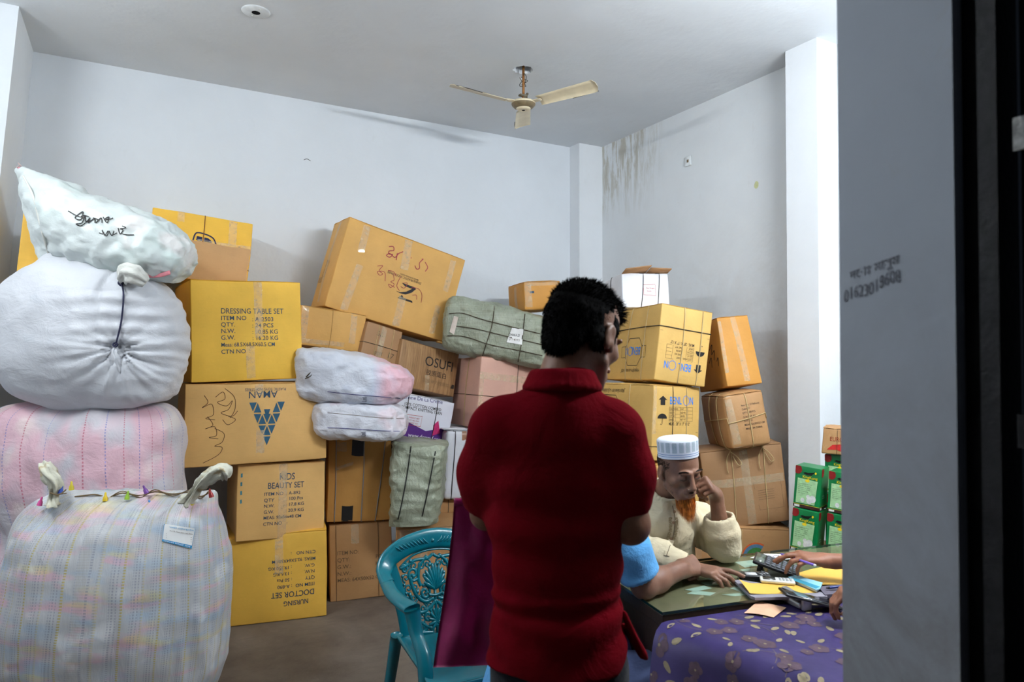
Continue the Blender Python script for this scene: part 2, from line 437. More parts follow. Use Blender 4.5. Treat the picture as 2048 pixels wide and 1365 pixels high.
    def flap(s, fk):
        # two lids of board meeting in the middle, each 3 mm thick
        for sgn in (-1, 1):
            b = MB()
            a0, a1 = (.006, .995) if sgn > 0 else (-.995, -.006)
            n = 8; top = []; bot = []
            for j in range(n + 1):
                for i in range(n + 1):
                    u = -.995 + 1.99 * i / n; v = a0 + (a1 - a0) * j / n
                    lift = .0055 + .004 * noise.noise(Vector((u * 2, v * 2, s.seed + 9.)))
                    top.append(s.surf(fk, u, v, lift)); bot.append(s.surf(fk, u, v, lift - .004))
            m = (n + 1) ** 2; fs = []
            for j in range(n):
                for i in range(n):
                    q = j * (n + 1) + i; fs.append((q, q + 1, q + n + 2, q + n + 1)); fs.append((m + q, m + q + n + 1, m + q + n + 2, m + q + 1))
            for i in range(n):
                fs.append((i, m + i, m + i + 1, i + 1)); q = n * (n + 1) + i; fs.append((q, q + 1, m + q + 1, m + q))
                q = i * (n + 1); fs.append((q, q + n + 1, m + q + n + 1, m + q)); q += n; fs.append((q, m + q, m + q + n + 1, q + n + 1))
            b.add(top + bot, fs); s.part(b, 'flap', s.mat, smooth=False)
    def tape(s, *runs, width=.048, mat=None, name='tape', label=None, off=.0016, jag=.004):
        # each run: (face, u0, v0, u1, v1) along the middle of the strip
        for fk, u0, v0, u1, v1 in runs:          # every strip is a part of its own
            b = MB(); hu, hv = s.half(fk); a = Vector((u0 * hu, v0 * hv)); c = Vector((u1 * hu, v1 * hv)); d = (c - a); L = d.length; d.normalize(); nrm = Vector((-d.y, d.x)) * width / 2
            n = max(4, int(L / .03)); vs = []
            for i in range(n + 1):
                p = a + (c - a) * (i / n)
                for k in range(4):
                    q = p + nrm * (1 - 2 * k / 3) + (d * random.uniform(-jag, jag) if i in (0, n) else d * 0)
                    vs.append(s.surf(fk, max(-1, min(1, q.x / hu)), max(-1, min(1, q.y / hv)), off + .0006 * noise.noise(Vector((q.x * 60, q.y * 60, 0)))))
            b.add(vs, [(i * 4 + k, i * 4 + k + 1, (i + 1) * 4 + k + 1, (i + 1) * 4 + k) for i in range(n) for k in range(3)])
            o = s.part(b, name, mat or m_tape(), label)
        return o
    def text(s, fk, lines, mat, name='printed_text', label=None, off=.0014):
        # lines: (text, u_m, v_m, cap size m, rotation deg, bold, horizontal stretch, align) measured in metres from the face centre
        hu, hv = s.half(fk)
        for ln in lines:                        # every printed line is a part of its own
            b = MB(); t, um, vm, size = ln[:4]; rot = ln[4] if len(ln) > 4 else 0; bold = ln[5] if len(ln) > 5 else 0; sx = ln[6] if len(ln) > 6 else 1; al = ln[7] if len(ln) > 7 else 'LEFT'
            v, f = text_geo(t, size * 1.38, bold, al, sx); c_, s_ = math.cos(R_(rot)), math.sin(R_(rot))
            vs = []
            for x, y in v:
                a, q = um + x * c_ - y * s_, vm + x * s_ + y * c_
                vs.append(s.surf(fk, max(-.999, min(.999, a / hu)), max(-.999, min(.999, q / hv)), off))
            b.add(vs, f); o = s.part(b, name, mat, label, False)
        return o
    def poly(s, fk, polys, mat, name='printed_mark', label=None, off=.0014):
        b = MB(); hu, hv = s.half(fk)
        for pl in polys: b.add([s.surf(fk, max(-.999, min(.999, x / hu)), max(-.999, min(.999, y / hv)), off) for x, y in pl], [tuple(range(len(pl)))])
        return s.part(b, name, mat, label, False)
    def strokes(s, fk, strokes, width, mat, name='handwriting', label=None, off=.0015, sm=5):
        b = MB(); hu, hv = s.half(fk)
        for st in strokes:
            pts = crom([(x, y, 0) for x, y in st], sm) if sm > 1 else [Vector((x, y, 0)) for x, y in st]
            vs = []; n = len(pts)
            for i, p in enumerate(pts):
                d = pts[min(i + 1, n - 1)] - pts[max(i - 1, 0)]; d = d.normalized() if d.length > 1e-9 else Vector((1, 0, 0)); nr = Vector((-d.y, d.x, 0)) * width / 2
                for q in (p + nr, p - nr): vs.append(s.surf(fk, max(-.999, min(.999, q.x / hu)), max(-.999, min(.999, q.y / hv)), off))
            b.add(vs, [(2 * i, 2 * i + 1, 2 * i + 3, 2 * i + 2) for i in range(n - 1)])
        return s.part(b, name, mat, label, False)
    def twine(s, axis, pos, mat, r=.0022, name='twine', slant=0.0):
        # a loop of string round the carton: axis 'x','y','z' is held at pos (fraction of the half size)
        seq = {'x': [('F', 'v'), ('T', 'v'), ('B', '-v'), ('D', '-v')], 'z': [('F', 'u'), ('R', 'u'), ('B', 'u'), ('L', 'u')], 'y': [('R', 'v'), ('T', '-u'), ('L', '-v'), ('D', 'u')]}[axis]
        pts = []
        for fk, w_ in seq:
            U, V, Nn = FACES[fk]
            for k in range(13):
                t = -1 + 2 * k / 12
                if w_[0] == '-': t = -t
                ax = Vector((axis == 'x', axis == 'y', axis == 'z'))
                pp = pos + slant * t * .5
                if w_[-1] == 'v': pts.append(s.surf(fk, pp * U.dot(ax) if abs(U.dot(ax)) > .5 else 0, t, r * 1.15))
                else: pts.append(s.surf(fk, t, pp * V.dot(ax) if abs(V.dot(ax)) > .5 else 0, r * 1.15))
        cl = [pts[0]]
        for p in pts[1:]:
            if (p - cl[-1]).length > .004: cl.append(p)
        b = MB(); b.tube(cl, r, 5, closed=True); return s.part(b, name, mat)

YEL = card('yellow_board', rgb(242, 190, 70, 1.0)); YEL2 = card('golden_board', rgb(234, 182, 74, 1.0)); TAN = card('tan_board', rgb(226, 178, 108))
TAN2 = card('pale_brown_board', rgb(194, 152, 104)); BRN = card('brown_board', rgb(182, 138, 92), 1); BRN2 = card('worn_brown_board', rgb(168, 128, 90), 1.2)
ORG = card('orange_board', rgb(206, 146, 68)); PNK = card('pink_board', rgb(214, 168, 150), .6); WHT = card('white_board', rgb(232, 234, 240), .3); BENC = card('straw_board', rgb(218, 176, 100), .8)
I_NAVY = ink('navy_ink', rgb(40, 68, 92)); I_BLACK = ink('black_ink', rgb(38, 36, 36)); I_BLUE = ink('bright_blue_ink', rgb(40, 130, 225)); I_RED = ink('red_marker', rgb(150, 45, 60)); I_PEN = ink('brown_pen', rgb(90, 62, 36)); I_GREY = ink('faded_ink', rgb(100, 80, 58))
TWJ = plain('jute_string', rgb(190, 165, 120), .9, .1); TWD = plain('dark_string', rgb(70, 62, 50), .8, .2); TWB = plain('black_string', rgb(34, 34, 32), .7); TWG = plain('grey_string', rgb(140, 145, 150), .6)
PAPER = plain('white_paper', rgb(236, 236, 234), .7, .2, 0, .04)

# --- left stacks
c1 = Carton('carton', 'golden carton printed NURSING DOCTOR SET upside down, on the floor', (.828, 4.545, .262), (-11.4, 0, -.3), (.590, .55, .518), YEL2, seed=1, bulge=.012)
P = c1; x0 = -.02
P.text('F', [('NURSING', .19, -.140, .030, 180, .012, .80), ('DOCTOR SET', .225, -.085, .034, 180, .012, .86), ('ITEM NO', .225, -.045, .020, 180, .01), (': A-890', .095, -.045, .020, 180, .01), ('QTY', .225, -.008, .020, 180, .01), (': 50 Pcs', .095, -.008, .020, 180, .01),
     ('N.W.', .225, .030, .020, 180, .01), (': 13.6 KG', .095, .030, .020, 180, .01), ('G.W.', .225, .066, .020, 180, .01), (': 19.350 KG', .095, .066, .020, 180, .01), ('MEAS: 92.5X64X55CM', .23, .106, .020, 180, .01, .95), ('CTN NO', .23, .146, .020, 180, .01), (':', .095, .146, .02, 180)], I_NAVY)
P.tape(('F', .07, 1, .07, .1)); P.tape(('T', -1, 0, 1, 0))
c2 = Carton('carton', 'tan carton printed KIDS BEAUTY SET, third below the white sack side', (.817, 4.560, .703), (-1.5, -3, 1.9), (.508, .56, .445), TAN, seed=2)
P = c2
P.text('F', [('KIDS', .025, .128, .040, 0, .012, .78, 'CENTER'), ('BEAUTY SET', .02, .078, .036, 0, .012, .78, 'CENTER'), ('ITEM NO', -.105, .038, .020, 0, .01), (': A-892', .022, .038, .020, 0, .01), ('QTY', -.105, .002, .021, 0, .01), (': 100 Pcs', .022, .005, .020, 0, .01), ('N.W.', -.105, -.032, .02, 0, .01), (': 17.8 KG', .022, -.030, .02, 0, .01),
     ('G.W.', -.105, -.068, .02, 0, .01), (': 20.9 KG', .022, -.066, .02, 0, .01), ('MEAS: 91x56x48 CM', -.105, -.103, .02, 0, .01, .92), ('CTN NO', -.105, -.140, .02, 0, .01), (':', .03, -.14, .02)], I_NAVY)
P.tape(('F', 0, 1, .02, -1)); 
for k in range(-1, 3): P.poly('F', [[(-.235, .05 + k * .05), (-.225, .052 + k * .05), (-.226, .075 + k * .05), (-.236, .072 + k * .05)]], ink('teal_smear', rgb(70, 130, 140)), 'smear')
c3 = Carton('carton', 'tan carton with upside-down blue triangle logo, on the KIDS BEAUTY SET carton', (.671, 4.559, 1.184), (-.2, -1.5, .4), (.798, .603, .466), TAN, seed=3)
P = c3
tri = []
def tgrid(cx, cy, w_, h_):
    out = []; n = 4; s_ = w_ / n; hh = h_ / n; g = .10
    for r in range(n):                    # row 0 is the wide row at the top
        k = n - r; x_ = cx - w_ / 2 + r * s_ / 2; yt = cy + h_ / 2 - r * hh
        for i in range(k):
            if r == 0 and i in (1, 2): continue
            a = [(x_ + i * s_ + s_ * g, yt - hh * .06), (x_ + (i + 1) * s_ - s_ * g, yt - hh * .06), (x_ + (i + .5) * s_, yt - hh + hh * .16)]; out.append(a)
        for i in range(k - 1):
            if r == 0 and i == 1: continue
            if r == 0 and i not in (0, 2): continue
            a = [(x_ + (i + 1) * s_, yt - hh * .12), (x_ + (i + .5) * s_ + s_ * g, yt - hh * .94), (x_ + (i + 1.5) * s_ - s_ * g, yt - hh * .94)]; out.append(a)
    out.append([(cx - .018, cy + h_ * .33), (cx + .018, cy + h_ * .33), (cx, cy + h_ * .12)])
    return out
P.poly('F', tgrid(.045, -.005, .215, .27), ink('logo_blue', rgb(45, 88, 112)), label='blue triangle logo')
P.text('F', [('AMAN', .105, .190, .042, 180, .006, 1.0), ('PLASTIC TOYS INDUSTRIES', .155, .208, .0165, 180, .004, .86)], I_NAVY)
P.tape(('F', 0, 1, 0, .72), ('F', .02, -.15, .02, -.75)); P.tape(('F', .72, .93, 1, .88), ('F', .95, .9, 1, .45), width=.04)
P.strokes('F', [[(-.24, .16), (-.20, .19), (-.19, .15), (-.23, .13), (-.18, .11), (-.15, .14), (-.17, .09), (-.21, .07), (-.15, .05), (-.12, .08)], [(-.19, .21), (-.14, .16), (-.135, .09), (-.16, .04)], [(-.30, .17), (-.28, .13), (-.31, .10), (-.26, .12), (-.25, .06), (-.29, .04), (-.24, .03)],
     [(-.28, .05), (-.25, .0), (-.29, -.02), (-.24, -.01), (-.23, -.06), (-.27, -.07), (-.22, -.08)], [(-.24, -.02), (-.19, -.05), (-.20, -.10), (-.24, -.12), (-.20, -.13), (-.22, -.17), (-.30, -.21)], [(-.17, .05), (-.13, .03), (-.17, .0), (-.20, .03)]], .003, I_PEN, label='ball-pen handwriting')
P.poly('F', [[(.285 + .007 * math.cos(a), .185 + .007 * math.sin(a)) for a in [k * .785 for k in range(8)]]], I_BLACK, 'hole')
c4 = Carton('carton', 'yellow carton printed DRESSING TABLE SET, top front of the left stack', (.590, 4.560, 1.735), (4.7, -1.0, -1.3), (.625, .562, .585), YEL, seed=4, bulge=.008)
P = c4
P.text('F', [('DRESSING TABLE SET', -.155, .100, .033, 0, .012, .83), ('ITEM NO', -.155, .062, .026, 0, .01), (': A-2503', .02, .055, .026, 0, .01), ('QTY.', -.155, .024, .026, 0, .01), (': 24 PCS', .02, .018, .026, 0, .01), ('N.W.', -.155, -.014, .026, 0, .01), (': 10.85 KG', .02, -.020, .026, 0, .01, .95),
     ('G.W.', -.155, -.052, .026, 0, .01), (': 16.20 KG', .02, -.056, .026, 0, .01, .95), ('Meas: 68.5X68.5X60.5 CM', -.155, -.092, .024, 0, .008, .84), ('CTN NO', -.155, -.132, .025, 0, .01), (':', .0, -.13, .025)], I_NAVY)
P.tape(('F', .18, 1, .19, -.15)); P.tape(('F', .02, -.32, .03, -.95), width=.05)
c5 = Carton('carton', 'yellow and tan carton with dark blue round-ended logo, behind the white sacks', (.389, 4.835, 2.262), (-1.9, 0, 5.0), (.573, .40, .405), YEL, seed=5, flaps='')
P = c5
b = MB(); P.patch_geo(b, 'F', -.99, -.99, .985, .18, .005, jag=.012); P.part(b, 'folded_panel', TAN2, 'tan lower panel')
P.strokes('F', [[(-.05, .035), (-.035, .085), (.02, .085), (.06, .07), (.078, .04), (.078, .035)]], .008, ink('deep_navy_ink', rgb(32, 36, 72)), 'printed_logo', sm=6)
P.poly('F', [[(-.033, .040), (-.03, .066), (.0, .066), (.0, .040)], [(.012, .040), (.012, .066), (.035, .064), (.052, .052), (.056, .040)]], ink('deep_navy_ink', (0, 0, 0)), 'printed_logo')
P.tape(('F', .59, 1, .60, .2), ('F', .60, .16, .50, -.98)); P.tape(('F', -.1, .17, 1, .20), width=.03); P.tape(('F', -.45, 1, -.45, .7), width=.04)
P.twine('x', .02, plain('maroon_string', rgb(110, 60, 40), .8)); P.twine('z', -.5, plain('maroon_string', (0, 0, 0)), r=.0016)
c6 = Carton('carton', 'yellow carton at far left behind the topmost white sack', (-.235, 4.50, 1.93), (0, 0, 4.3), (.56, .40, .86), YEL2, seed=6, amp=.006)

# --- middle stacks
c7 = Carton('carton', 'large tan carton with black zigzag logo and red handwriting, tilted on top of the pile', (1.656, 4.794, 2.118), (1.4, 1.5, 15.0), (.913, .377, .632), card('warm_tan_board', rgb(216, 166, 92)), seed=7, bulge=.012)
P = c7
P.tape(('F', -.72, .95, -.70, .35), ('F', -.66, .08, -.72, -.95), width=.05); P.tape(('F', -.02, .97, .02, .30), width=.06); P.tape(('F', .12, -.30, .13, -.97), width=.055); P.tape(('F', .80, .9, .80, .15), ('F', .74, -.22, .74, -.9), width=.045); P.tape(('L', .0, 1, .0, -.9), width=.05)
zz = [[(.02, .0), (.125, .0), (.105, -.017), (.05, -.017)], [(.125, .0), (.105, -.017), (.07, -.05), (.03, -.068), (-.005, -.07), (.03, -.076), (.07, -.072), (.11, -.045), (.135, -.01)], [(.045, -.082), (.065, -.100), (.13, -.100), (.135, -.114), (.02, -.114), (.035, -.098)]]
P.poly('F', zz, I_BLACK, label='black zigzag logo')
P.text('F', [('ZIHAN PLASTIC INDUSTRIES', .165, .048, .0165, 180, .012, .92), ('MADE IN BANGLADESH', .135, .062, .009, 180, .006, 1.1)], I_BLACK)
P.text('L', [('DETRUX', -.04, -.10, .040, 180, .01, .6), ('QTY 24 PCS', .03, .02, .022, 250, .01, .8), ('MEAS 72X38', -.02, .03, .022, 250, .01, .8)], I_GREY)
P.strokes('F', [[(-.14, .215), (-.11, .225), (-.10, .20), (-.13, .185), (-.125, .165), (-.10, .17), (-.115, .145), (-.14, .15), (-.12, .17), (-.08, .155), (-.06, .19), (-.03, .215)], [(-.07, .19), (-.065, .14)], [(.035, .195), (.04, .19)], [(.03, .15), (.035, .147)], [(.12, .21), (.13, .215), (.11, .18), (.12, .145), (.10, .13), (.08, .15)], [(.15, .20), (.18, .17), (.17, .135)]], .006, I_RED)
P.strokes('F', [[(-.18, .055), (-.145, .07), (-.16, .03), (-.13, .015), (-.15, .0), (-.17, .02), (-.12, .03), (-.10, -.03)], [(-.10, .05), (-.06, .055), (-.03, .03)], [(-.06, .04), (-.04, .0), (-.06, -.02), (-.03, -.03), (-.05, -.06), (-.07, -.04), (-.02, -.05)], [(.0, .04), (-.01, -.03), (.02, -.06)], [(.03, .0), (.06, .01), (.05, -.03), (.02, -.03)], [(.10, -.01), (.15, .0), (.19, -.03), (.20, -.09)], [(.12, -.06), (.15, -.05), (.16, -.08)]], .0038, I_RED, label='red ball-pen handwriting')
b = MB(); b.box((.44, -.19, -.01), (.07, .05, .012)); P.part(b, 'torn_corner', P.mat)
c8 = Carton('carton', 'small tan carton under the left end of the tilted zigzag-logo carton', (1.153, 4.745, 1.765), (8.0, 0, 7.0), (.46, .38, .255), card('warm_tan_board', (0, 0, 0)), seed=8)
P = c8; P.tape(('F', -.85, 1, -.85, -.7), width=.045); P.tape(('F', .62, 1, .62, -.6), width=.045); P.tape(('F', -.95, -.78, .4, -.72), width=.03); P.twine('x', -.05, plain('pale_string', rgb(180, 140, 80)), r=.0015)
c9 = Carton('carton', 'small string-tied brown carton left of the dark lettered wood-grain carton', (1.487, 4.767, 1.655), (11, -1.2, 14.0), (.28, .40, .27), BRN2, seed=9)
P = c9; P.twine('x', -.35, TWJ); P.twine('x', .5, TWJ); P.twine('z', -.05, TWD); P.tape(('F', -.05, 1, -.1, -1), width=.04)
P.text('F', [('58', -.06, .06, .035, -8, .01), ('মাল', -.05, -.08, .03, 5, .01), ('17', .05, -.07, .04, -5, .01)], I_GREY, 'handwriting')
t = NT('wood_grain_print'); co = t.coord(scale=(3, 3, 26)); wv = t.noise(t.coord(scale=(24, 24, 1.6)), 2.2, 6, .7, .6)
t.color(t.ramp(wv, [(.3, rgb(120, 88, 58)), (.5, rgb(160, 122, 82)), (.7, rgb(178, 142, 100))])); M_WG = t.set(.5, .4)
c10 = Carton('carton', 'wood-grain printed carton with large dark lettering and a black stripe', (1.841, 4.806, 1.486), (16.0, -2.1, 11.4), (.53, .40, .325), M_WG, seed=10)
P = c10; P.text('F', [('OSUFI', -.055, .02, .074, 0, .004, 1.0), ('胶原蛋白', -.03, -.045, .034, 0, .0, 1.05)], I_BLACK)
P.poly('F', [[(-.26, -.105), (.255, -.105), (.255, -.075), (-.26, -.075)]], ink('stripe_black', rgb(52, 44, 38)), 'printed_stripe'); P.text('F', [('肌肤弹力胶原饮', -.05, -.1, .022, 0, 0, 1.2)], ink('pale_ink', rgb(140, 112, 80)), off=.0022)
P.tape(('F', -.06, -.3, .02, -1), width=.04)
t = NT('white_and_purple_print'); X, Y, Z = t.sep(t.coord())[0:3]
line = t.math('ADD', t.math('MULTIPLY', t.math('ABSOLUTE', t.math('SUBTRACT', X, .03)), .28), .085)
msk = t.math('LESS_THAN', Z, line); t.color(t.mix(msk, rgb(226, 228, 238), rgb(88, 44, 128))); M_DCM = t.set(.45, .4)
c11 = Carton('carton', 'white and purple yarn carton with a purple zigzag base', (1.797, 4.700, 1.132), (5.8, -1.0, 12.0), (.455, .36, .315), M_DCM, seed=11)
P = c11; P.text('F', [('Crème De La Crème', -.19, .125, .028, 2, .005, .95)], ink('violet_ink', rgb(60, 50, 120))); P.text('F', [('100% COTTON COMBED', -.17, .082, .0215, 0, .01, .88), ('COMPACT KNITTING YARN', -.19, .057, .0215, 0, .01, .86)], I_BLACK)
P.text('F', [('www.dcmnvf.com', -.10, -.128, .030, 0, .012, .92)], ink('white_ink', rgb(235, 235, 240)), off=.0016)
P.strokes('F', [[(-.14, .02), (-.02, .025), (-.02, -.045), (-.14, -.05), (-.14, .02)]], .003, ink('red_ink', rgb(190, 60, 60)), 'red_frame', sm=1); P.text('F', [('WEIGHT NET', -.12, .0, .010, 0, .005), ('LOT NO 2241', -.12, -.018, .010), ('COUNT 30/1', -.12, -.036, .010)], ink('red_ink', (0, 0, 0)))
P.poly('F', [[(.08, -.02), (.115, .015), (.15, -.07), (.09, -.095)]], ink('pink_ink', rgb(200, 50, 110)), 'yarn_mark')
P.twine('x', -.62, TWB, r=.0025); P.twine('x', .38, TWB, r=.0025)
c13 = Carton('carton', 'orange-brown carton with black tape patches and grey strings', (1.384, 4.600, .787), (-12, .5, 1.0), (.44, .45, .545), card('amber_board', rgb(192, 140, 72), .9), seed=13)
P = c13; BT = plain('black_tape', rgb(26, 26, 28), .4, .5)
P.tape(('F', -.15, 1, -.18, .55), width=.075, mat=BT, name='black_tape'); P.tape(('F', .92, 1, .93, .62), width=.05, mat=BT, name='black_tape'); P.tape(('F', -.42, -.62, -.42, -1), width=.07, mat=BT, name='black_tape'); P.tape(('F', .93, -.6, .93, -1), width=.045, mat=BT, name='black_tape')
P.twine('x', -.78, TWG, r=.003, slant=.0); P.twine('x', .0, TWG, r=.003, slant=.03); P.twine('x', .52, TWG, r=.003, slant=.25); P.tape(('F', -.62, .88, -.62, .66), width=.06); P.tape(('F', -.8, .25, -.3, .38), width=.02)
c14 = Carton('carton', 'brown carton printed ITEM NO, on the floor beside the teal chair', (1.380, 4.629, .247), (-10.9, 0, -.8), (.40, .46, .49), BRN, seed=14)
P = c14; P.text('F', [('ITEM NO:', -.155, .055, .026, 0, .006, .9), ('QTY:', -.155, .010, .026), ('PCS', .09, .010, .026), ('G.W.:', -.155, -.035, .026), ('KGS', .09, -.035, .026), ('N.W.:', -.155, -.08, .026), ('KGS', .09, -.08, .026), ('MEAS: 64X50X52 CM', -.155, -.123, .025, 0, .006, .93)], I_GREY)
P.tape(('F', -.2, 1, -.2, .5), width=.05); P.twine('x', -.8, plain('brown_string', rgb(110, 82, 56)), r=.002); P.twine('x', .55, plain('brown_string', (0, 0, 0)), r=.002)
c15 = Carton('carton', 'brown tape-wrapped carton on the floor behind the teal chair', (1.80, 4.39, .232), (-20, 0, -1.0), (.42, .45, .46), BRN, seed=15)
P = c15; P.tape(('F', -.9, .92, .9, .9), width=.06); P.tape(('F', -.2, 1, -.1, -1)); P.tape(('T', -1, 0, 1, 0))
c16 = Carton('carton', 'small string-tied brown box under the tall white tied carton', (2.03, 4.63, .515), (-2.1, 0, 2), (.24, .30, .098), BRN, seed=16, bulge=.003)
c16.twine('x', -.3, TWD)
c17 = Carton('carton', 'white carton tied with black cord, left of the standing man', (2.10, 4.60, .812), (-8.4, -1, 2.6), (.26, .40, .48), WHT, seed=17, rad=.025)
P = c17; P.twine('x', -.55, TWB, r=.003, slant=.1); P.twine('x', .25, TWB, r=.003); P.tape(('F', -.05, -.35, .05, -.98), width=.035, mat=plain('brown_tape', rgb(150, 105, 75), .4), name='brown_tape'); P.tape(('F', .0, 1, .0, .72), width=.035, mat=plain('brown_tape', (0, 0, 0)), name='brown_tape')
b = MB(); b.box((-.02, -.10, .49), (.26, .2, .006)); P.part(b, 'open_flap', P.mat)
c19 = Carton('carton', 'pink carton wrapped in clear tape and string, below the sage green bale', (2.40, 4.555, 1.300), (-3.4, -2.0, 6.0), (.47, .50, .50), PNK, seed=19)
P = c19; P.tape(('F', -1, .48, 1, .46)); P.tape(('F', -.9, -.35, 1, -.35), ('F', -.97, .5, -.97, -1), width=.05); P.twine('z', -.08, TWD, r=.002); P.twine('y', -.15, TWJ, r=.003); P.twine('x', .25, TWD)
c20 = Carton('carton', 'glossy orange-brown carton high against the back wall, behind the standing man', (2.72, 4.50, 2.040), (-10, 0, -4), (.30, .36, .21), ORG, seed=20, rad=.015)
P = c20; P.tape(('L', 0, 1, .1, -1), ('F', -.95, .95, 1, .92)); P.tape(('F', -.85, 1, -.8, -1), width=.06); P.poly('F', [[(-.11, .02), (-.075, .02), (-.075, .036), (-.11, .036)]], I_NAVY, 'blue_sticker')

# --- right stacks
c21 = Carton('carton', 'white carton with brown flaps open on top of the right stack', (3.035, 3.690, 2.010), (-17.7, -4, -1.4), (.328, .396, .225), WHT, seed=21, flaps='')
P = c21; P.twine('x', -.15, TWB, r=.0022, slant=.15); P.twine('x', .55, TWB, r=.0022, slant=.15); P.twine('y', -.1, TWB, r=.0022)
for (a, c_, ln, ang) in ((-.16, .02, .19, 14), (.02, .165, .15, -5)):
    b = MB(); b.box((0, 0, 0), (c_ - a, ln, .006)); M = Matrix.Translation(((a + c_) / 2, -.19, .232)) @ Matrix.Rotation(R_(-ang * .5), 4, 'Y') @ Matrix.Rotation(R_(-12), 4, 'X')
    b.v = [M @ v for v in b.v]; P.part(b, 'open_flap', BRN2, 'torn brown flap')
P.strokes('F', [[(-.02, .035), (.065, .04), (.065, -.035), (-.02, -.03), (-.02, .035)]], .0025, ink('red_ink', (0, 0, 0)), 'red_frame', sm=1); P.text('F', [('Net Weight', .0, .01, .009), ('Gross', .005, -.01, .009)], ink('red_ink', (0, 0, 0)))
def benlon(P, up, fa, flip, sw=1.0):
    # the two printed sides of the straw-coloured cartons
    rot = 180 if flip else 0; k = -1 if flip else 1
    hu, hv = P.half('F')
    ox = -.01 * k
    def T(x, y): return (x * k + ox, y * k + up)
    e = []
    P.text('F', [('BENL', *T(-.052 * sw, .052), .046, rot, .03, .62), ('N', *T(.105 * sw, .052), .046, rot, .03, .62)], I_BLUE, label='bright blue lettering')
    cir = [T(.078 * sw + .024 * math.cos(a), .073 + .028 * math.sin(a)) for a in [q * math.pi / 12 for q in range(25)]]
    P.strokes('F', [cir], .0032, I_BLUE, 'printed_ring', sm=1)
    g = []
    for q in range(5): g.append([T(-.055, .035 - q * .021), T(.13, .035 - q * .021)])
    for q in (-.055, -.005, .03, .09, .13): g.append([T(q, .035), T(q, .035 - .084)])
    P.strokes('F', g, .0014, I_GREY, 'printed_table', sm=1)
    P.text('F', [(s_, *T(x_, .018 - q * .021), .0105, rot, .004, .75) for q, r_ in enumerate((('CARTON NO', 'UNIT'), ('SIZE/ FT.', 'SIZE NO'), ('LOT NO.', 'GROSS'), ('SHADE', 'NET WT'))) for s_, x_ in zip(r_, (-.052, .033))] + [('MEAS : 28" X 17" X 12"', *T(-.055, -.074), .0185, rot, .008, .66)], I_BLACK)
    a = [T(x, y) for x, y in [(-.118, .045), (-.085, .045), (-.085, .075), (-.07, .075), (-.1015, .098), (-.133, .075), (-.118, .075)]]
    P.poly('F', [a], I_BLACK, 'up_arrow')
    um = [T(-.103 + .033 * math.cos(t_), -.035 + .03 * math.sin(t_)) for t_ in [q * math.pi / 10 for q in range(11)]]
    P.poly('F', [um], I_BLACK, 'umbrella_mark'); P.strokes('F', [[T(-.103, -.035), T(-.103, -.068), T(-.110, -.072), T(-.116, -.066)]], .0028, I_BLACK, 'umbrella_mark', sm=1)
    # long side
    hu, hv = P.half('L'); cx = fa
    def S(x, y): return (cx + x * k, up + y * k)
    oc = [S(*q) for q in [(-.105, .035), (-.065, .085), (.055, .085), (.095, .035), (.095, -.035), (.055, -.085), (-.065, -.085), (-.105, -.035), (-.105, .035)]]
    P.strokes('L', [oc, [S(-.105, .035), S(-.15, .035), S(-.15, -.035), S(-.105, -.035)], [S(.095, .035), S(.15, .035), S(.15, -.035), S(.095, -.035)]], .004, I_BLACK, 'printed_frame', sm=1)
    P.text('L', [('BENL', *S(-.092, -.028), .05, rot, .02, .75), ('N', *S(.065, -.028), .05, rot, .02, .62)], I_BLUE, label='bright blue lettering')
    P.strokes('L', [[S(.033 + .026 * math.cos(a), -.003 + .028 * math.sin(a)) for a in [q * math.pi / 12 for q in range(25)]]], .0032, I_BLUE, 'printed_ring', sm=1)
    P.text('L', [('গার্মেন্টস এর জন্য তৈরি', *S(-.095, .105), .020, rot, .004, .8)], I_BLACK)
c22 = Carton('carton', 'upside-down straw-coloured carton with blue lettering, string-tied, upper of two alike', (2.958, 3.390, 1.640), (-11.3, -2.0, 8.5), (.350, .674, .455), BENC, seed=22)
P = c22; benlon(P, -.055, .06, True); P.twine('z', .42, TWD, r=.003); P.twine('x', -.1, TWJ, r=.003); P.twine('x', .62, TWJ, r=.003); P.twine('y', -.55, TWJ, r=.003); P.twine('y', .05, TWJ, r=.003); P.strokes('F', [[(-.17, .07), (.17, .065)]], .002, I_GREY, 'crease', sm=1)
c23 = Carton('carton', 'upright straw-coloured carton with blue lettering, lower of two alike', (2.846, 3.380, 1.182), (-1.0, -1.0, 3.5), (.360, .62, .436), BENC, seed=23)
P = c23; benlon(P, .065, -.10, False); P.twine('x', -.2, TWD, r=.0022); P.twine('x', .4, TWJ, r=.0025); P.twine('y', -.30, TWJ, r=.003); P.twine('z', -.62, TWD, r=.002); P.strokes('F', [[(-.17, -.05), (.17, -.05)]], .002, I_GREY, 'crease', sm=1); P.tape(('F', -.97, 1, -.97, -.3), width=.035)
c24 = Carton('carton', 'straw-coloured carton at the foot of the stack behind the seated old man', (2.83, 3.36, .700), (-2, 0, 0), (.37, .60, .505), BENC, seed=24)
c24.twine('x', -.3, TWD); c24.twine('z', .5, TWD)
c24b = Carton('carton', 'plain brown carton under the straw-coloured stack', (2.83, 3.36, .22), (-4, 0, 0), (.42, .60, .43), BRN2, seed=41)
c25 = Carton('carton', 'tall orange carton leaning at the right of the blue-lettered cartons', (3.335, 3.155, 1.598), (-18.9, -8, -5.0), (.232, .379, .43), ORG, seed=25, taper=(.90, -.004))
P = c25; P.tape(('F', .0, 1, .15, -.9), width=.04); P.tape(('F', -.92, .9, -.92, -.6), width=.03)
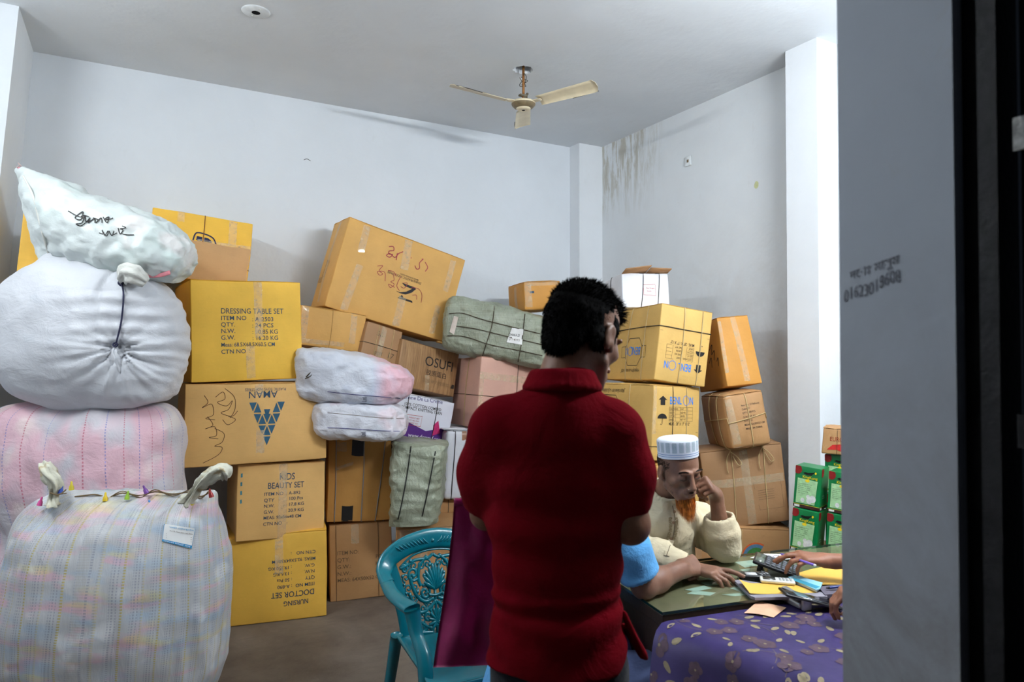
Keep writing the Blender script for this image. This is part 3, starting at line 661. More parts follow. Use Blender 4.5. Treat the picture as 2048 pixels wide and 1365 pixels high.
P.strokes('L', [[(.05, .03), (.09, .06), (.07, .0), (.11, .02), (.09, -.04)], [(.02, -.05), (.06, -.02), (.05, -.08)], [(.12, -.05), (.14, -.03), (.13, -.08)]], .006, I_BLACK)
c26 = Carton('carton', 'brown carton tied with pale string, printed MADE IN CHINA', (3.330, 3.075, 1.195), (-26.2, -4, -8.1), (.245, .417, .325), BRN, seed=26, bulge=.02, rad=.02)
P = c26; P.twine('z', .05, TWJ, r=.003, slant=.2); P.twine('x', .05, TWJ, r=.003); P.twine('y', -.5, TWJ, r=.003); P.twine('y', .1, TWJ, r=.003); P.tape(('F', -.85, 1, -.7, -1), width=.045)
P.text('F', [('Item No.: 57 Balloons', -.03, .085, .012, 0, .008, .8), ('Color: 27', -.03, .062, .012, 0, .008, .8), ('QTY.: 600 PCS', -.03, .039, .012, 0, .008, .8), ('G.W.:  24  KG', -.03, .014, .012, 0, .008, .8), ('N.W.:  22', -.03, -.010, .012, 0, .008, .8), ('MEAS: 52X35X33.5 CM', -.03, -.034, .012, 0, .008, .8), ('MADE IN CHINA', -.025, -.058, .012, 0, .008, .85)], I_BLACK)
c27 = Carton('carton', 'large worn brown carton tied with string bows, behind the seated old man', (3.385, 3.09, .785), (-32.2, 1.0, -7.0), (.50, .255, .475), BRN2, seed=27, bulge=.018)
P = c27; P.twine('x', -.28, TWJ, r=.003, slant=.1); P.twine('x', .5, TWJ, r=.003, slant=.1); P.tape(('F', -.98, .15, .98, .15), width=.05); P.tape(('F', .05, .95, .06, -.98), width=.05)
for u_ in (-.26, .52):
    a = P.surf('F', u_, .96, .008); b = MB(); b.tube(crom([a, a + Vector((-.03, -.02, -.04)), a + Vector((-.035, -.02, -.10)), a + Vector((-.03, -.012, -.13))], 5), .003, 5); b.tube(crom([a, a + Vector((.03, -.02, -.03)), a + Vector((.055, -.02, -.075)), a + Vector((.035, -.02, -.085)), a + Vector((.01, -.01, -.03))], 5), .003, 5); b.tube(crom([a, a + Vector((.0, -.012, .03)), a + Vector((.018, -.012, .035)), a], 5), .003, 5); P.part(b, 'string_bow', TWJ)
P.strokes('F', [[(.05, .02), (.22, .02), (.22, -.15), (.07, -.15), (.05, .02)]] + [[(.07, -.03 - q * .014), (.17, -.03 - q * .014)] for q in range(5)], .0018, I_GREY, 'printed_table', sm=1)
c28 = Carton('carton', 'brown carton with a round green and blue sticker, at the bottom right of the pile', (3.36, 3.075, .268), (-30, 0, 1), (.56, .28, .53), BRN, seed=28)
P = c28; 
def arc(cx, cy, r0, r1, a0, a1, n=12): return [(cx + r0 * math.cos(R_(a0 + (a1 - a0) * i / n)), cy + r0 * math.sin(R_(a0 + (a1 - a0) * i / n))) for i in range(n + 1)] + [(cx + r1 * math.cos(R_(a1 + (a0 - a1) * i / n)), cy + r1 * math.sin(R_(a1 + (a0 - a1) * i / n))) for i in range(n + 1)]
sx, sy = .06, .09
P.poly('F', [arc(sx, sy, .085, .095, 60, 180)], ink('orange_sticker', rgb(200, 90, 40)), 'sticker'); P.poly('F', [arc(sx, sy, .065, .085, 60, 180)], ink('blue_sticker_ink', rgb(80, 120, 150)), 'sticker')
P.poly('F', [arc(sx, sy, .001, .065, 60, 180)], ink('green_sticker', rgb(60, 120, 60)), 'sticker'); P.poly('F', [[(sx - .08, sy - .02), (sx + .03, sy - .0), (sx + .03, sy + .015), (sx - .03, sy - .008)]], ink('red_ink', (0, 0, 0)), 'sticker')
P.twine('x', -.1, TWJ, r=.002)

# --- green printed boxes in front of the right-hand column
def green_face():
    t = NT('green_box_print'); t.color(t.ramp(t.noise(t.coord(), 6), [(.3, rgb(0, 110, 58)), (.7, rgb(10, 132, 70))])); return t.set(.35, .5)
M_GRN = green_face(); G_RED = ink('dark_red_print', rgb(130, 24, 24)); G_YEL = ink('yellow_print', rgb(230, 205, 40)); G_PALE = ink('pale_green_print', rgb(170, 214, 160)); G_WHITE = ink('white_print', rgb(225, 228, 225)); G_BLK = ink('black_print', rgb(16, 22, 16)); G_BRN = ink('brown_print', rgb(64, 34, 28))
def gbox(label, c, rot, dims, seed):
    P = Carton('coil_box', label, c, rot, dims, M_GRN, 'box', 'green printed boxes by the right column', seed=seed, bulge=.0, amp=.0004, flaps='', rad=.002)
    hx, hz = P.half('F')
    for fk in 'FR':
        hx, hz = P.half(fk)
        star = [(-hx * .80 + .021 * (1 if q % 2 else .86) * math.cos(q * math.pi / 14), hz * .82 + .024 * (1 if q % 2 else .86) * math.sin(q * math.pi / 14)) for q in range(28)]
        P.poly(fk, [[(-hx * .99, hz * .70), (-hx * .58, hz * .70), (-hx * .58, hz * .99), (-hx * .99, hz * .99)], star], G_RED, 'red_corner')
        P.poly(fk, [[(-hx * .99, -hz * .99), (hx * .99, -hz * .99), (hx * .99, -hz * .86), (-hx * .99, -hz * .86)]], G_BRN, 'brown_band')
        P.poly(fk, [[(-hx * .99, -hz * .85), (hx * .99, -hz * .85), (hx * .99, -hz * .835), (-hx * .99, -hz * .835)]], G_YEL, 'yellow_line')
        P.poly(fk, [[(-hx * .9, -hz * .975), (-hx * .5, -hz * .975), (-hx * .5, -hz * .875), (-hx * .9, -hz * .875)]], G_WHITE, 'barcode_patch')
        if fk == 'F':
            P.poly(fk, [[(-hx * .82, -hz * .78), (hx * .62, -hz * .78), (hx * .74, hz * .38), (-hx * .78, hz * .42)]], G_PALE, 'pale_panel')
            P.text(fk, [('KingKong', -hx * .42, hz * .45, .014, 0, .03, .95)], G_YEL, 'brand_lettering')
            P.poly(fk, [[(-hx * .4, hz * .68), (-hx * .1, hz * .60), (hx * .25, hz * .62), (hx * .5, hz * .80), (hx * .3, hz * .76), (0, hz * .72), (-hx * .25, hz * .74)]], G_BLK, 'black_flourish')
            P.poly(fk, [[(hx * .55 + .005 * math.cos(q), hz * .75 + .007 * math.sin(q)) for q in range(6)]], G_YEL, 'yellow_spot')
            P.poly(fk, [[(-.002 + .011 * math.cos(q * .5), hz * .335 + .008 * math.sin(q * .5)) for q in range(12)]], G_YEL, 'yellow_badge', off=.002)
            P.text(fk, [(s_, -hx * .7, hz * (.14 - .09 * q), .0052, 0, .0, .9) for q, s_ in enumerate(('Directions for use of coil', 'Open the pack carefully', 'Active part ........ 0.05%', 'Inert part ......... 99.9%', 'Keep dry and away', 'from children'))], ink('dark_green_print', rgb(60, 90, 60)), off=.002)
            for (cx, cy, r_) in ((hx * .45, -hz * .50, .016), (hx * .2, -hz * .60, .014), (-hx * .3, -hz * .62, .010), (hx * .1, -hz * .42, .009)):
                P.poly(fk, [[(cx + r_ * math.cos(q * .45), cy + r_ * 1.15 * math.sin(q * .45)) for q in range(14)]], G_WHITE, 'white_blossom', off=.0022 + r_ * .01)
        else:
            P.text(fk, [('KingKong', -hx * .5, -hz * .35, .007, 0, .02, .8), ('Mosquito coil', -hx * .5, -hz * .45, .006, 0, .01, .8)], G_WHITE, 'brand_lettering')
    return P
gbox('upper left green box with pale printed panel, beside the column', (3.050, 2.310, .925), (-70, 0, 4.5), (.128, .12, .21), 51)
gbox('lower left green box with pale printed panel, at the table edge', (3.030, 2.315, .708), (-70, 0, 4.8), (.128, .12, .215), 52)
gbox('upper right green box standing forward, half behind the cement jamb', (3.110, 2.160, .918), (-70, 0, 3), (.128, .12, .20), 53)
gbox('lower right green box at the table edge, half behind the cement jamb', (3.095, 2.162, .708), (-70, 0, 3), (.128, .12, .21), 54)
gbox('rearmost green box under the small brown carton', (3.280, 2.290, .975), (-68, 0, 0), (.15, .12, .20), 55)
gbox('green box directly under the rearmost green box, mostly behind the front ones', (3.280, 2.290, .738), (-68, 0, 0), (.15, .12, .262), 56)
c29 = Carton('carton', 'small brown carton with red oval mark, on top of the green boxes', (3.262, 2.297, 1.146), (-60.0, 0, 2), (.16, .16, .135), BRN, bulge=.002, seed=29, taper=(.93, 0))
P = c29; P.text('F', [('EURO', -.045, .002, .024, 0, .01, .8)], ink('dull_red_ink', rgb(150, 50, 30))); P.poly('F', [[(-.055, -.045), (-.03, -.018), (.01, -.012), (.05, -.02), (.065, -.035), (.05, -.05), (.02, -.052), (-.01, -.042)]], ink('oval_red_ink', rgb(190, 40, 36)), 'red_oval'); P.twine('x', -.1, TWD, r=.001)
c30 = Carton('carton', 'brown carton standing behind the table under the green boxes', (3.13, 2.25, .30), (-70, 0, 0), (.34, .34, .60), BRN2, seed=30)
# ---------------------------------------------------------------- sacks and bales
from mathutils.bvhtree import BVHTree
def interp_sections(secs, n):
    # secs: lists of numbers; smooth resampling
    A = np.array(secs, float); m = len(A); t = np.linspace(0, m - 1, n); out = []
    for q in t:
        i = min(int(q), m - 2); f = q - i
        p0 = A[max(i - 1, 0)]; p1 = A[i]; p2 = A[i + 1]; p3 = A[min(i + 2, m - 1)]
        out.append(.5 * ((2 * p1) + (p2 - p0) * f + (2 * p0 - 5 * p1 + 4 * p2 - p3) * f * f + (3 * p1 - p0 - 3 * p2 + p3) * f ** 3))
    return np.array(out)
def loft(secs, nu=96, nv=70, p=.8, disp=None, depth_dir=None, cap=True):
    # secs rows: one edge (x,y,z), opposite edge (x,y,z), half depth
    S = interp_sections(secs, nv); vs = []; uv = []; V0 = Vector(depth_dir or (FW.x, FW.y, 0)).normalized()
    for j, r in enumerate(S):
        L = Vector(r[0:3]); Rr = Vector(r[3:6]); bb = max(r[6], .002); c = (L + Rr) / 2; A = (Rr - L) / 2
        for k in range(nu):
            a = 2 * math.pi * k / nu - math.pi / 2; ca, sa = math.cos(a), math.sin(a)
            vs.append(c + A * math.copysign(abs(ca) ** p, ca) + V0 * (bb * math.copysign(abs(sa) ** p, sa))); uv.append((k / nu, j / (nv - 1)))
    fs = []
    for j in range(nv - 1):
        for k in range(nu):
            l = (k + 1) % nu; fs.append((j * nu + k, (j + 1) * nu + k, (j + 1) * nu + l, j * nu + l))
    if cap:
        fs.append(tuple(range(nu))); fs.append(tuple((nv - 1) * nu + k for k in range(nu - 1, -1, -1)))
    vs = fixn(vs, fs, nu, nv, disp)
    return vs, fs, uv
def fixn(vs, fs, nu, nv, disp):
    if disp is None: return vs
    V = np.array([tuple(v) for v in vs]).reshape(nv, nu, 3)
    du = np.roll(V, -1, 1) - np.roll(V, 1, 1); dv = np.gradient(V, axis=0); N = np.cross(du, dv); L = np.linalg.norm(N, axis=2, keepdims=True); N = N / np.maximum(L, 1e-9)
    c = V.mean(axis=(0, 1)); s = np.sign(((V - c) * N).sum()); N *= s if s else 1
    out = []
    for j in range(nv):
        for k in range(nu):
            p = Vector(V[j, k]); out.append(p + Vector(N[j, k]) * disp(p, k / nu, j / (nv - 1)))
    return out
def bvh_of(o):
    return BVHTree.FromPolygons([v.co.copy() for v in o.data.vertices], [tuple(p.vertices) for p in o.data.polygons])
def hit(bv, px, py, off=.002):
    d = (W(px, py, 1) - CP).normalized(); r = bv.ray_cast(CP, d)
    return None if r[0] is None else r[0] - d * off
def strip_on(bv, strokes, wpx, name, mat, parent, label=None, off=.003, sm=5):
    b = MB()
    for st in strokes:
        pts = crom([(x, y, 0) for x, y in st], sm) if sm > 1 else [Vector((x, y, 0)) for x, y in st]; n = len(pts); ok = []
        for i, p in enumerate(pts):
            d = pts[min(i + 1, n - 1)] - pts[max(i - 1, 0)]; d = d.normalized() if d.length > 0 else Vector((1, 0, 0)); nr = Vector((-d.y, d.x, 0)) * wpx / 2
            a, c = hit(bv, p.x + nr.x, p.y + nr.y, off), hit(bv, p.x - nr.x, p.y - nr.y, off)
            if a is not None and c is not None: ok.append((a, c))
        if len(ok) > 1: b.add([q for pr in ok for q in pr], [(2 * i, 2 * i + 1, 2 * i + 3, 2 * i + 2) for i in range(len(ok) - 1)])
    o = b.obj(name, mat, parent, False)
    if label: o['label'] = label
    return o
def quad_on(bv, P4, name, mat, parent, off=.003, n=8, label=None):
    # P4: corners TL,TR,BR,BL on the frame
    vs = []
    for j in range(n + 1):
        for i in range(n + 1):
            u, v = i / n, j / n
            x = (P4[0][0] * (1 - u) + P4[1][0] * u) * (1 - v) + (P4[3][0] * (1 - u) + P4[2][0] * u) * v
            y = (P4[0][1] * (1 - u) + P4[1][1] * u) * (1 - v) + (P4[3][1] * (1 - u) + P4[2][1] * u) * v
            vs.append(hit(bv, x, y, off) or W(x, y, 3.3))
    o = mesh_obj(name, vs, [(j * (n + 1) + i, j * (n + 1) + i + 1, (j + 1) * (n + 1) + i + 1, (j + 1) * (n + 1) + i) for j in range(n) for i in range(n)], mat, parent)
    if label: o['label'] = label
    return o
def text_on(bv, t, P4, name, mat, parent, off=.004, bold=.01):
    v, f = text_geo(t, 1.0, bold); xs = [a for a, _ in v]; ys = [b_ for _, b_ in v]; x0, x1, y0, y1 = min(xs), max(xs), min(ys), max(ys); vs = []
    for a, b_ in v:
        u = (a - x0) / (x1 - x0); w_ = 1 - (b_ - y0) / (y1 - y0)
        x = (P4[0][0] * (1 - u) + P4[1][0] * u) * (1 - w_) + (P4[3][0] * (1 - u) + P4[2][0] * u) * w_
        y = (P4[0][1] * (1 - u) + P4[1][1] * u) * (1 - w_) + (P4[3][1] * (1 - u) + P4[2][1] * u) * w_
        vs.append(hit(bv, x, y, off) or W(x, y, 3.3))
    return mesh_obj(name, vs, f, mat, parent, False)

def m_sack(name, base, blot=None, stripes=None, bump=.35, rough=.5, bscale=7, bsc=(1, 1, 1.6)):
    t = NT(name); co = t.coord(); c = t.ramp(t.noise(co, 3, 4), [(.3, tuple(v * .93 for v in base[:3])), (.7, base[:3])])
    if blot:
        for sc_, lo, hi, colr, k, stretch in blot:
            c = t.mix(t.math('MULTIPLY', t.gray(t.noise(t.coord(scale=stretch), sc_, 2, .45), lo, hi), k), c, colr)
    if stripes:
        tc = t.new('TexCoord'); U, V, _ = t.sep(tc.outputs['UV'])[0:3]
        for cnt, ph, wd, colr, k, dash in stripes:
            f = t.math('FRACT', t.math('ADD', t.math('MULTIPLY', U, cnt), ph)); f = t.math('ABSOLUTE', t.math('SUBTRACT', f, .5)); m = t.math('LESS_THAN', f, wd)
            if dash: m = t.math('MULTIPLY', m, t.math('GREATER_THAN', t.math('SINE', t.math('MULTIPLY', V, dash)), -.3))
            c = t.mix(t.math('MULTIPLY', m, k), c, colr)
    t.color(c); b = t.bump(t.noise(t.coord(scale=bsc), bscale, 6, .6, .4), bump, .03); t.bump(t.noise(co, 70, 4, .65), bump * .35, .004, b)
    t.b.inputs['Subsurface Weight'].default_value = 0.0
    return t.set(rough, .45)
def nz(p, s, o=0): return noise.noise(Vector((p.x * s + o, p.y * s + o * .7, p.z * s - o)))
def ridg(p, s, o=0): return 1 - 2 * abs(nz(p, s, o))

# front striped sack
def d4(p, u, v):
    return .014 * nz(p, 4, 1) + .009 * nz(Vector((p.x, p.y, p.z * .5)), 9, 4) + .010 * ridg(Vector((p.x, p.y, p.z * .18)), 12, 2) + .004 * nz(Vector((p.x * .5, p.y * .5, p.z * 2.0)), 9, 6)
prof4 = [(984, 150, 425, .015), (990, 112, 430, .04), (1004, 84, 432, .09), (1030, 58, 436, .15), (1070, 40, 443, .20), (1130, 27, 450, .235), (1200, 19, 452, .25), (1260, 10, 448, .255), (1310, 6, 442, .25), (1350, 22, 430, .235), (1385, 50, 412, .20), (1398, 80, 385, .15)]
secs = [(*W(l, y, 3.10), *W(r, y, 3.10), b_) for y, l, r, b_ in prof4]
zmin = min(s[2] for s in secs); secs = [(a, b_, c - (zmin if False else 0), d, e, f, g) for a, b_, c, d, e, f, g in secs]
M_S4 = m_sack('striped_woven_plastic', rgb(200, 201, 203), [(5.5, .52, .66, rgb(236, 166, 188), .46, (1, 1, 3.2)), (4.6, .52, .68, rgb(150, 186, 214), .46, (1.05, 1, 3.0)), (5.0, .58, .70, rgb(228, 214, 130), .44, (.95, 1, 3.4)), (9, .6, .7, rgb(245, 245, 245), .4, (1, 1, 1))],
    [(38, .2, .06, rgb(206, 190, 110), .42, 900), (38, .45, .03, rgb(128, 132, 152), .50, 900), (38, .62, .04, rgb(128, 132, 152), .50, 900), (76, .0, .07, rgb(150, 156, 172), .40, 900), (19, .85, .025, rgb(196, 176, 70), .6, 900)], .4, bsc=(1.8, 1.8, .35))
vs, fs, uv = loft(secs, 160, 110, .74, d4)
zf = min(v.z for v in vs)
vs = [Vector((v.x, v.y, max(.004, v.z))) if zf < .004 else Vector((v.x, v.y, v.z - (zf - .004) * max(0, 1 - v.z / .3))) for v in vs]
s4 = empty('woven_sack', 'large white striped woven sack with two tied ears, front left on the floor', 'sack', W(230, 1380, 3.1))
s4.location.z = 0; o4 = mesh_obj('sack_body', [v - s4.location for v in vs], fs, M_S4, s4, uvs=uv)
bv4 = BVHTree.FromPolygons(vs, fs)
class Off:                                # parts are laid out in world space, then shifted under their root
    def __init__(s, root): s.root = root
    def __call__(s, o):
        o.parent = s.root; l = s.root.location
        for v in o.data.vertices: v.co -= l
        return o
K4 = Off(s4)
M_CLOTH = m_sack('white_sack_cloth', rgb(222, 222, 214), None, None, .5)
M_EAR = m_sack('stained_sack_cloth', rgb(226, 224, 204), [(16, .6, .66, rgb(176, 140, 60), .6, (1, 1, 1))], None, .5)
def ear(path, rads, name, mat, seed, flat=1.0, amp=.006):
    pts = crom([W(*q) for q in path], 6); rr = interp_sections([[r] for r in rads], len(pts)).ravel(); b = MB()
    b.tube(pts, [(max(.002, r), max(.002, r * flat)) for r in rr], 22)
    n = 22
    for i, v in enumerate(b.v):
        k = i % n; ring = min(i // n, len(pts) - 1); c = pts[ring]; d = (v - c)
        if d.length > 0: b.v[i] = v + d.normalized() * (amp * math.sin(k / n * 2 * math.pi * 5 + seed + ring * .3) + amp * .8 * nz(v, 30, seed))
    return b.obj(name, mat)
K4(ear([(104, 1012, 2.99), (106, 992, 2.99), (112, 968, 2.99), (98, 948, 2.99), (88, 928, 3.0)], [.045, .016, .040, .050, .030], 'tied_ear', M_EAR, 1, .55, .011))
K4(ear([(372, 1004, 2.99), (385, 990, 2.98), (402, 968, 2.97), (425, 952, 2.97), (447, 942, 2.97), (449, 958, 2.98)], [.04, .020, .030, .046, .044, .022], 'tied_ear', M_EAR, 2, .6, .011))
JUT = plain('brown_cord', rgb(120, 100, 72), .9)
b = MB(); rp = [(150, 994), (190, 990), (215, 995), (245, 987), (280, 992), (310, 984), (345, 989), (380, 985), (400, 994), (418, 986)]
b.tube(crom([W(x, y, 3.06 - .01 * (i % 2)) for i, (x, y) in enumerate(rp)], 5), .0035, 6); K4(b.obj('seam_cord', JUT))
b = MB(); b.tube(crom([W(x, y + 4 * (-1) ** i, 3.05) for i, (x, y) in enumerate(rp[2:])], 5), .0025, 6); K4(b.obj('seam_cord', JUT))
b = MB(); b.tube(crom([W(100, 986, 2.96), W(112, 990, 2.955), W(122, 988, 2.96), W(132, 972 + 8, 2.98)], 5), .003, 6); b.tube([W(112, 990, 2.955), W(133, 975 + 12, 2.96)], .0025, 5); K4(b.obj('ear_string', JUT))
for i, (x, y, c) in enumerate([(83, 998, (225, 90, 160)), (124, 975, (60, 90, 190)), (143, 967, (225, 205, 60)), (211, 989, (235, 200, 50)), (256, 986, (150, 190, 60)), (288, 975, (120, 70, 150)), (387, 1002, (215, 195, 70)), (420, 982, (190, 60, 60)), (299, 1004, (90, 150, 215))]):
    b = MB(); p = W(x, y, 3.03 if x > 150 else 2.99); b.lathe([(0, .009), (.003, .008), (.0045, .003), (.005, -.006), (.009, -.014), (.011, -.03)], 10, Matrix.Translation(p) @ Matrix.Rotation(R_(random.uniform(-25, 25)), 4, 'Y'))
    K4(b.obj('bottle_tip', plain('bottle_tip_%s' % ['pink', 'blue', 'lemon', 'amber', 'lime', 'violet', 'straw', 'red', 'sky'][i], rgb(*c), .35, .5)))['label'] = '%s bottle tip poking through' % ['pink', 'blue', 'lemon', 'amber', 'green', 'violet', 'straw yellow', 'red', 'sky blue'][i]
lb = quad_on(bv4, [(328, 1048), (391, 1058), (383, 1099), (324, 1082)], 'paper_label', PAPER, None, .004, label='blue and white paper label'); K4(lb)
I_LB = ink('label_blue', rgb(40, 140, 190))
for q, P4 in enumerate([[(324.5, 1079), (384, 1092), (383, 1098), (324, 1083)]]): o = quad_on(bv4, P4, 'blue_band', I_LB, None, .0052); K4(o); 
for t_, P4, m in (('সাজিদ এন্টারপ্রাইজ', [(339, 1052.5), (388, 1060), (387, 1065), (338, 1057.5)], I_LB), ('সাবধান কাঁচের মাল', [(327, 1080.4), (381, 1092), (380.5, 1096), (326.5, 1083)], ink('white_ink', (0, 0, 0))), ('No 318, Chawk bazar road, Dhaka', [(340, 1061), (386, 1068), (385.5, 1071), (339.5, 1063.6)], I_GREY)):
    K4(text_on(bv4, t_, P4, 'label_text', m, None, .0062))
K4(strip_on(bv4, [[(328.5, 1048.8), (390.5, 1058.6), (383, 1098), (324.5, 1082.5), (328.5, 1048.8)]], 1.0, 'label_frame', I_LB, None, off=.0055, sm=1))
K4(strip_on(bv4, [[(332, 1068 + q * 4), (384, 1076 + q * 4.4)] for q in range(3)], .5, 'label_line', I_GREY, None, off=.0055, sm=1))

# pink striped bale
def d3(p, u, v): return .024 * nz(p, 5, 11) + .010 * nz(p, 11, 4) + .008 * ridg(Vector((p.x, p.y, p.z * .5)), 7, 3)
prof3 = [(806, 60, 300, .05), (815, 14, 332, .14), (840, -6, 350, .21), (890, -12, 357, .24), (950, -6, 357, .245), (1010, 2, 354, .24), (1055, 14, 342, .22), (1085, 16, 336, .20), (1120, 6, 345, .23), (1180, 2, 345, .24), (1240, 6, 338, .22), (1290, 30, 320, .17), (1303, 60, 290, .12)]
secs = [(*W(l, y, 3.62), *W(r, y, 3.62), b_) for y, l, r, b_ in prof3]
M_S3 = m_sack('pink_striped_netting', rgb(214, 208, 214), [(3.6, .46, .56, rgb(238, 186, 198), .75, (1, 1, .9)), (3.2, .56, .68, rgb(178, 180, 188), .55, (1, 1.1, 1.2)), (5, .6, .7, rgb(245, 234, 224), .5, (1, 1, 1))],
    [(15, .1, .016, rgb(196, 60, 96), .6, 700), (15, .6, .016, rgb(86, 110, 190), .6, 700)], .4)
vs, fs, uv = loft(secs, 140, 90, .72, d3)
s3 = empty('woven_sack', 'large translucent pinkish bale with red and blue stripes, behind the front striped sack', 'sack', W(180, 1300, 3.62)); s3.location.z = 0
mn = min(v.z for v in vs); vs = [Vector((v.x, v.y, v.z - (mn - .003) * max(0, 1 - v.z / .4))) for v in vs]
Off(s3)(mesh_obj('sack_body', vs, fs, M_S3, uvs=uv))

# white knotted bundle
KN = W(232, 700, 3.30)
def d2(p, u, v):
    r = (p - KN); lr = r.dot(RT); lz = r.z; rr = math.hypot(lr, lz); th = math.atan2(lz, lr)
    rad = math.exp(-rr / .115) * (.020 * math.sin(13 * th + 4 * nz(p, 5, 3)) + .011 * math.sin(29 * th + 1 + 3 * nz(p, 8, 1))) * min(1, rr / .04) * (1.25 if lz < .03 else .5)
    lump = -.055 * math.exp(-(rr / .055) ** 2) if r.dot(Vector((FW.x, FW.y, 0))) < .2 else 0
    hor = .006 * math.sin(p.z * 95 + 4 * nz(p, 3, 1)) * math.exp(-((lr) / .22) ** 2) * (1 if -.02 < lz < .30 else .2)
    seam = -.016 * math.exp(-((lr + .085 + .02 * math.sin(lz * 9)) / .012) ** 2) * (1 if lz > .0 else 0)
    return rad + lump + hor + seam + .018 * nz(p, 4, 21) + .007 * nz(p, 10, 2) + .006 * ridg(p, 8, 5)
prof2 = [(503, 135, 195, .04), (512, 100, 222, .10), (535, 80, 258, .16), (565, 38, 320, .21), (600, 12, 350, .245), (650, 5, 363, .26), (700, 6, 367, .265), (740, 14, 362, .25), (775, 30, 352, .22), (800, 60, 335, .17), (815, 110, 280, .10), (820, 140, 240, .05)]
secs = [(*W(l, y, 3.55), *W(r, y, 3.55), b_) for y, l, r, b_ in prof2]
vs, fs, uv = loft(secs, 190, 130, .80, d2)
M_S2 = m_sack('white_bundle_cloth', rgb(212, 214, 219), [(7, .62, .7, rgb(190, 196, 204), .4, (1, 1, 1))], None, .35)
s2 = empty('cloth_bundle', 'round white cloth bundle knotted in front with a dark cord, middle of the left pile', 'sack', W(185, 818, 3.55))
K2 = Off(s2); K2(mesh_obj('bundle_body', vs, fs, M_S2, uvs=uv)); bv2 = BVHTree.FromPolygons(vs, fs)
def H2(x, y, off=.012): return hit(bv2, x, y, off) or W(x, y, 3.3)
CORD = plain('navy_cord', rgb(36, 38, 66), .7)
b = MB(); b.tube(crom([H2(262, 543, .02), H2(250, 549, .02), H2(243, 562, .012), H2(247, 590, .010), H2(243, 640, .012), H2(234, 680, .014), H2(231, 694, .02)], 6), .0042, 7); K2(b.obj('cord', CORD))
b = MB(); q = H2(231, 690, .02); b.tube(crom([q + RT * .012 + UP * .0, q + UP * .01, q - RT * .012, q - UP * .01, q + RT * .01], 5), .0045, 7); q = H2(242, 566, .016); b.tube(crom([q + RT * .012, q + UP * .012, q - RT * .012, q - UP * .012, q + RT * .01], 5), .005, 7); K2(b.obj('knot', CORD))
def ear2(path, rads, name, mat, seed, flat=1.0, amp=.006, K=None):
    pts = crom([Vector(q) for q in path], 6); rr = interp_sections([[r] for r in rads], len(pts)).ravel(); b = MB(); n = 26
    b.tube(pts, [(max(.002, r), max(.002, r * flat)) for r in rr], n)
    for i, v in enumerate(b.v):
        k = i % n; ring = min(i // n, len(pts) - 1); d = (v - pts[ring])
        if d.length > 0: b.v[i] = v + d.normalized() * (amp * math.sin(k / n * 2 * math.pi * 6 + seed + ring * .25) + amp * .8 * nz(v, 30, seed))
    return b.obj(name, mat)
e0 = H2(246, 562, .01)
K2(ear2([e0 + RT * .005, e0 + RT * .030 + UP * .016 - FW * .03, e0 + RT * .055 + UP * .034 - FW * .045, e0 + RT * .085 + UP * .022 - FW * .04, e0 + RT * .125 - UP * .012 - FW * .02], [.016, .034, .050, .050, .020], 'knotted_tuft', M_CLOTH, 3, .9, .009))
e1 = H2(231, 696, .015)
K2(ear2([e1, e1 - UP * .02 - FW * .015 - RT * .004, e1 - UP * .06 - FW * .012, e1 - UP * .11 + FW * .006, e1 - UP * .15 + FW * .02], [.010, .020, .032, .040, .020], 'gathered_folds', M_S2, 5, .35, .007))
# topmost sack
secs1 = [(36, 340, 88, 528, .012), (44, 343, 100, 530, .06), (72, 350, 118, 522, .11), (125, 366, 165, 528, .165), (180, 396, 205, 538, .185), (235, 412, 245, 548, .19), (285, 428, 285, 554, .18), (330, 444, 318, 557, .16), (360, 466, 342, 557, .13), (374, 486, 360, 548, .10), (381, 505, 372, 530, .05)]
secs = [(*W(a, b_, 3.52), *W(c, d, 3.52), e) for a, b_, c, d, e in secs1]
def d1(p, u, v): return .016 * nz(p, 6, 31) + .018 * nz(p, 12, 14) + .013 * ridg(p, 11, 5) + .007 * ridg(p, 24, 8)
vs, fs, uv = loft(secs, 120, 90, .85, d1)
M_S1 = m_sack('thin_white_plastic_sheet', rgb(212, 219, 217), [(4, .5, .66, rgb(206, 222, 216), .6, (1, 1, 1)), (4, .6, .68, rgb(236, 222, 220), .5, (1, 1.2, 1))], None, .3, .42)
s1 = empty('woven_sack', 'topmost white sack with black handwriting, lying slanted across the left pile', 'sack', W(215, 545, 3.52)); K1 = Off(s1)
K1(mesh_obj('sack_body', vs, fs, M_S1, uvs=uv)); bv1 = BVHTree.FromPolygons(vs, fs)
K1(strip_on(bv1, [[(136, 422), (150, 430), (162, 434), (166, 424), (158, 428), (150, 436), (160, 440), (168, 432), (164, 446), (152, 448), (162, 452), (176, 442)], [(170, 432), (172, 444), (180, 436), (176, 446), (188, 438), (190, 446)], [(186, 436), (196, 440), (192, 446), (202, 436), (204, 446)], [(206, 434), (214, 446), (218, 434), (208, 440), (222, 438), (226, 436)], [(166, 430), (178, 434)]], 2.0, 'handwriting', I_BLACK, None, 'black marker handwriting', .004))
K1(strip_on(bv1, [[(198, 466), (206, 468), (204, 460), (210, 470), (216, 462), (214, 472), (208, 470)], [(218, 462), (224, 472), (228, 462), (226, 470), (234, 466)], [(236, 456), (240, 468), (246, 460), (240, 458), (252, 456), (244, 452)], [(244, 468), (254, 470), (268, 470)]], 1.8, 'handwriting', I_BLACK, None, off=.004))
def edge_pt(q, off=0): return W(q[0], q[1], 3.50 - off)
b = MB(); b.tube(crom([q for q in (hit(bv1, x, y, .004) for x, y in [(46, 352), (56, 370), (68, 398), (76, 432), (86, 470), (96, 505), (102, 520)]) if q is not None], 6), .0055, 8); K1(b.obj('stitched_hem', M_CLOTH))
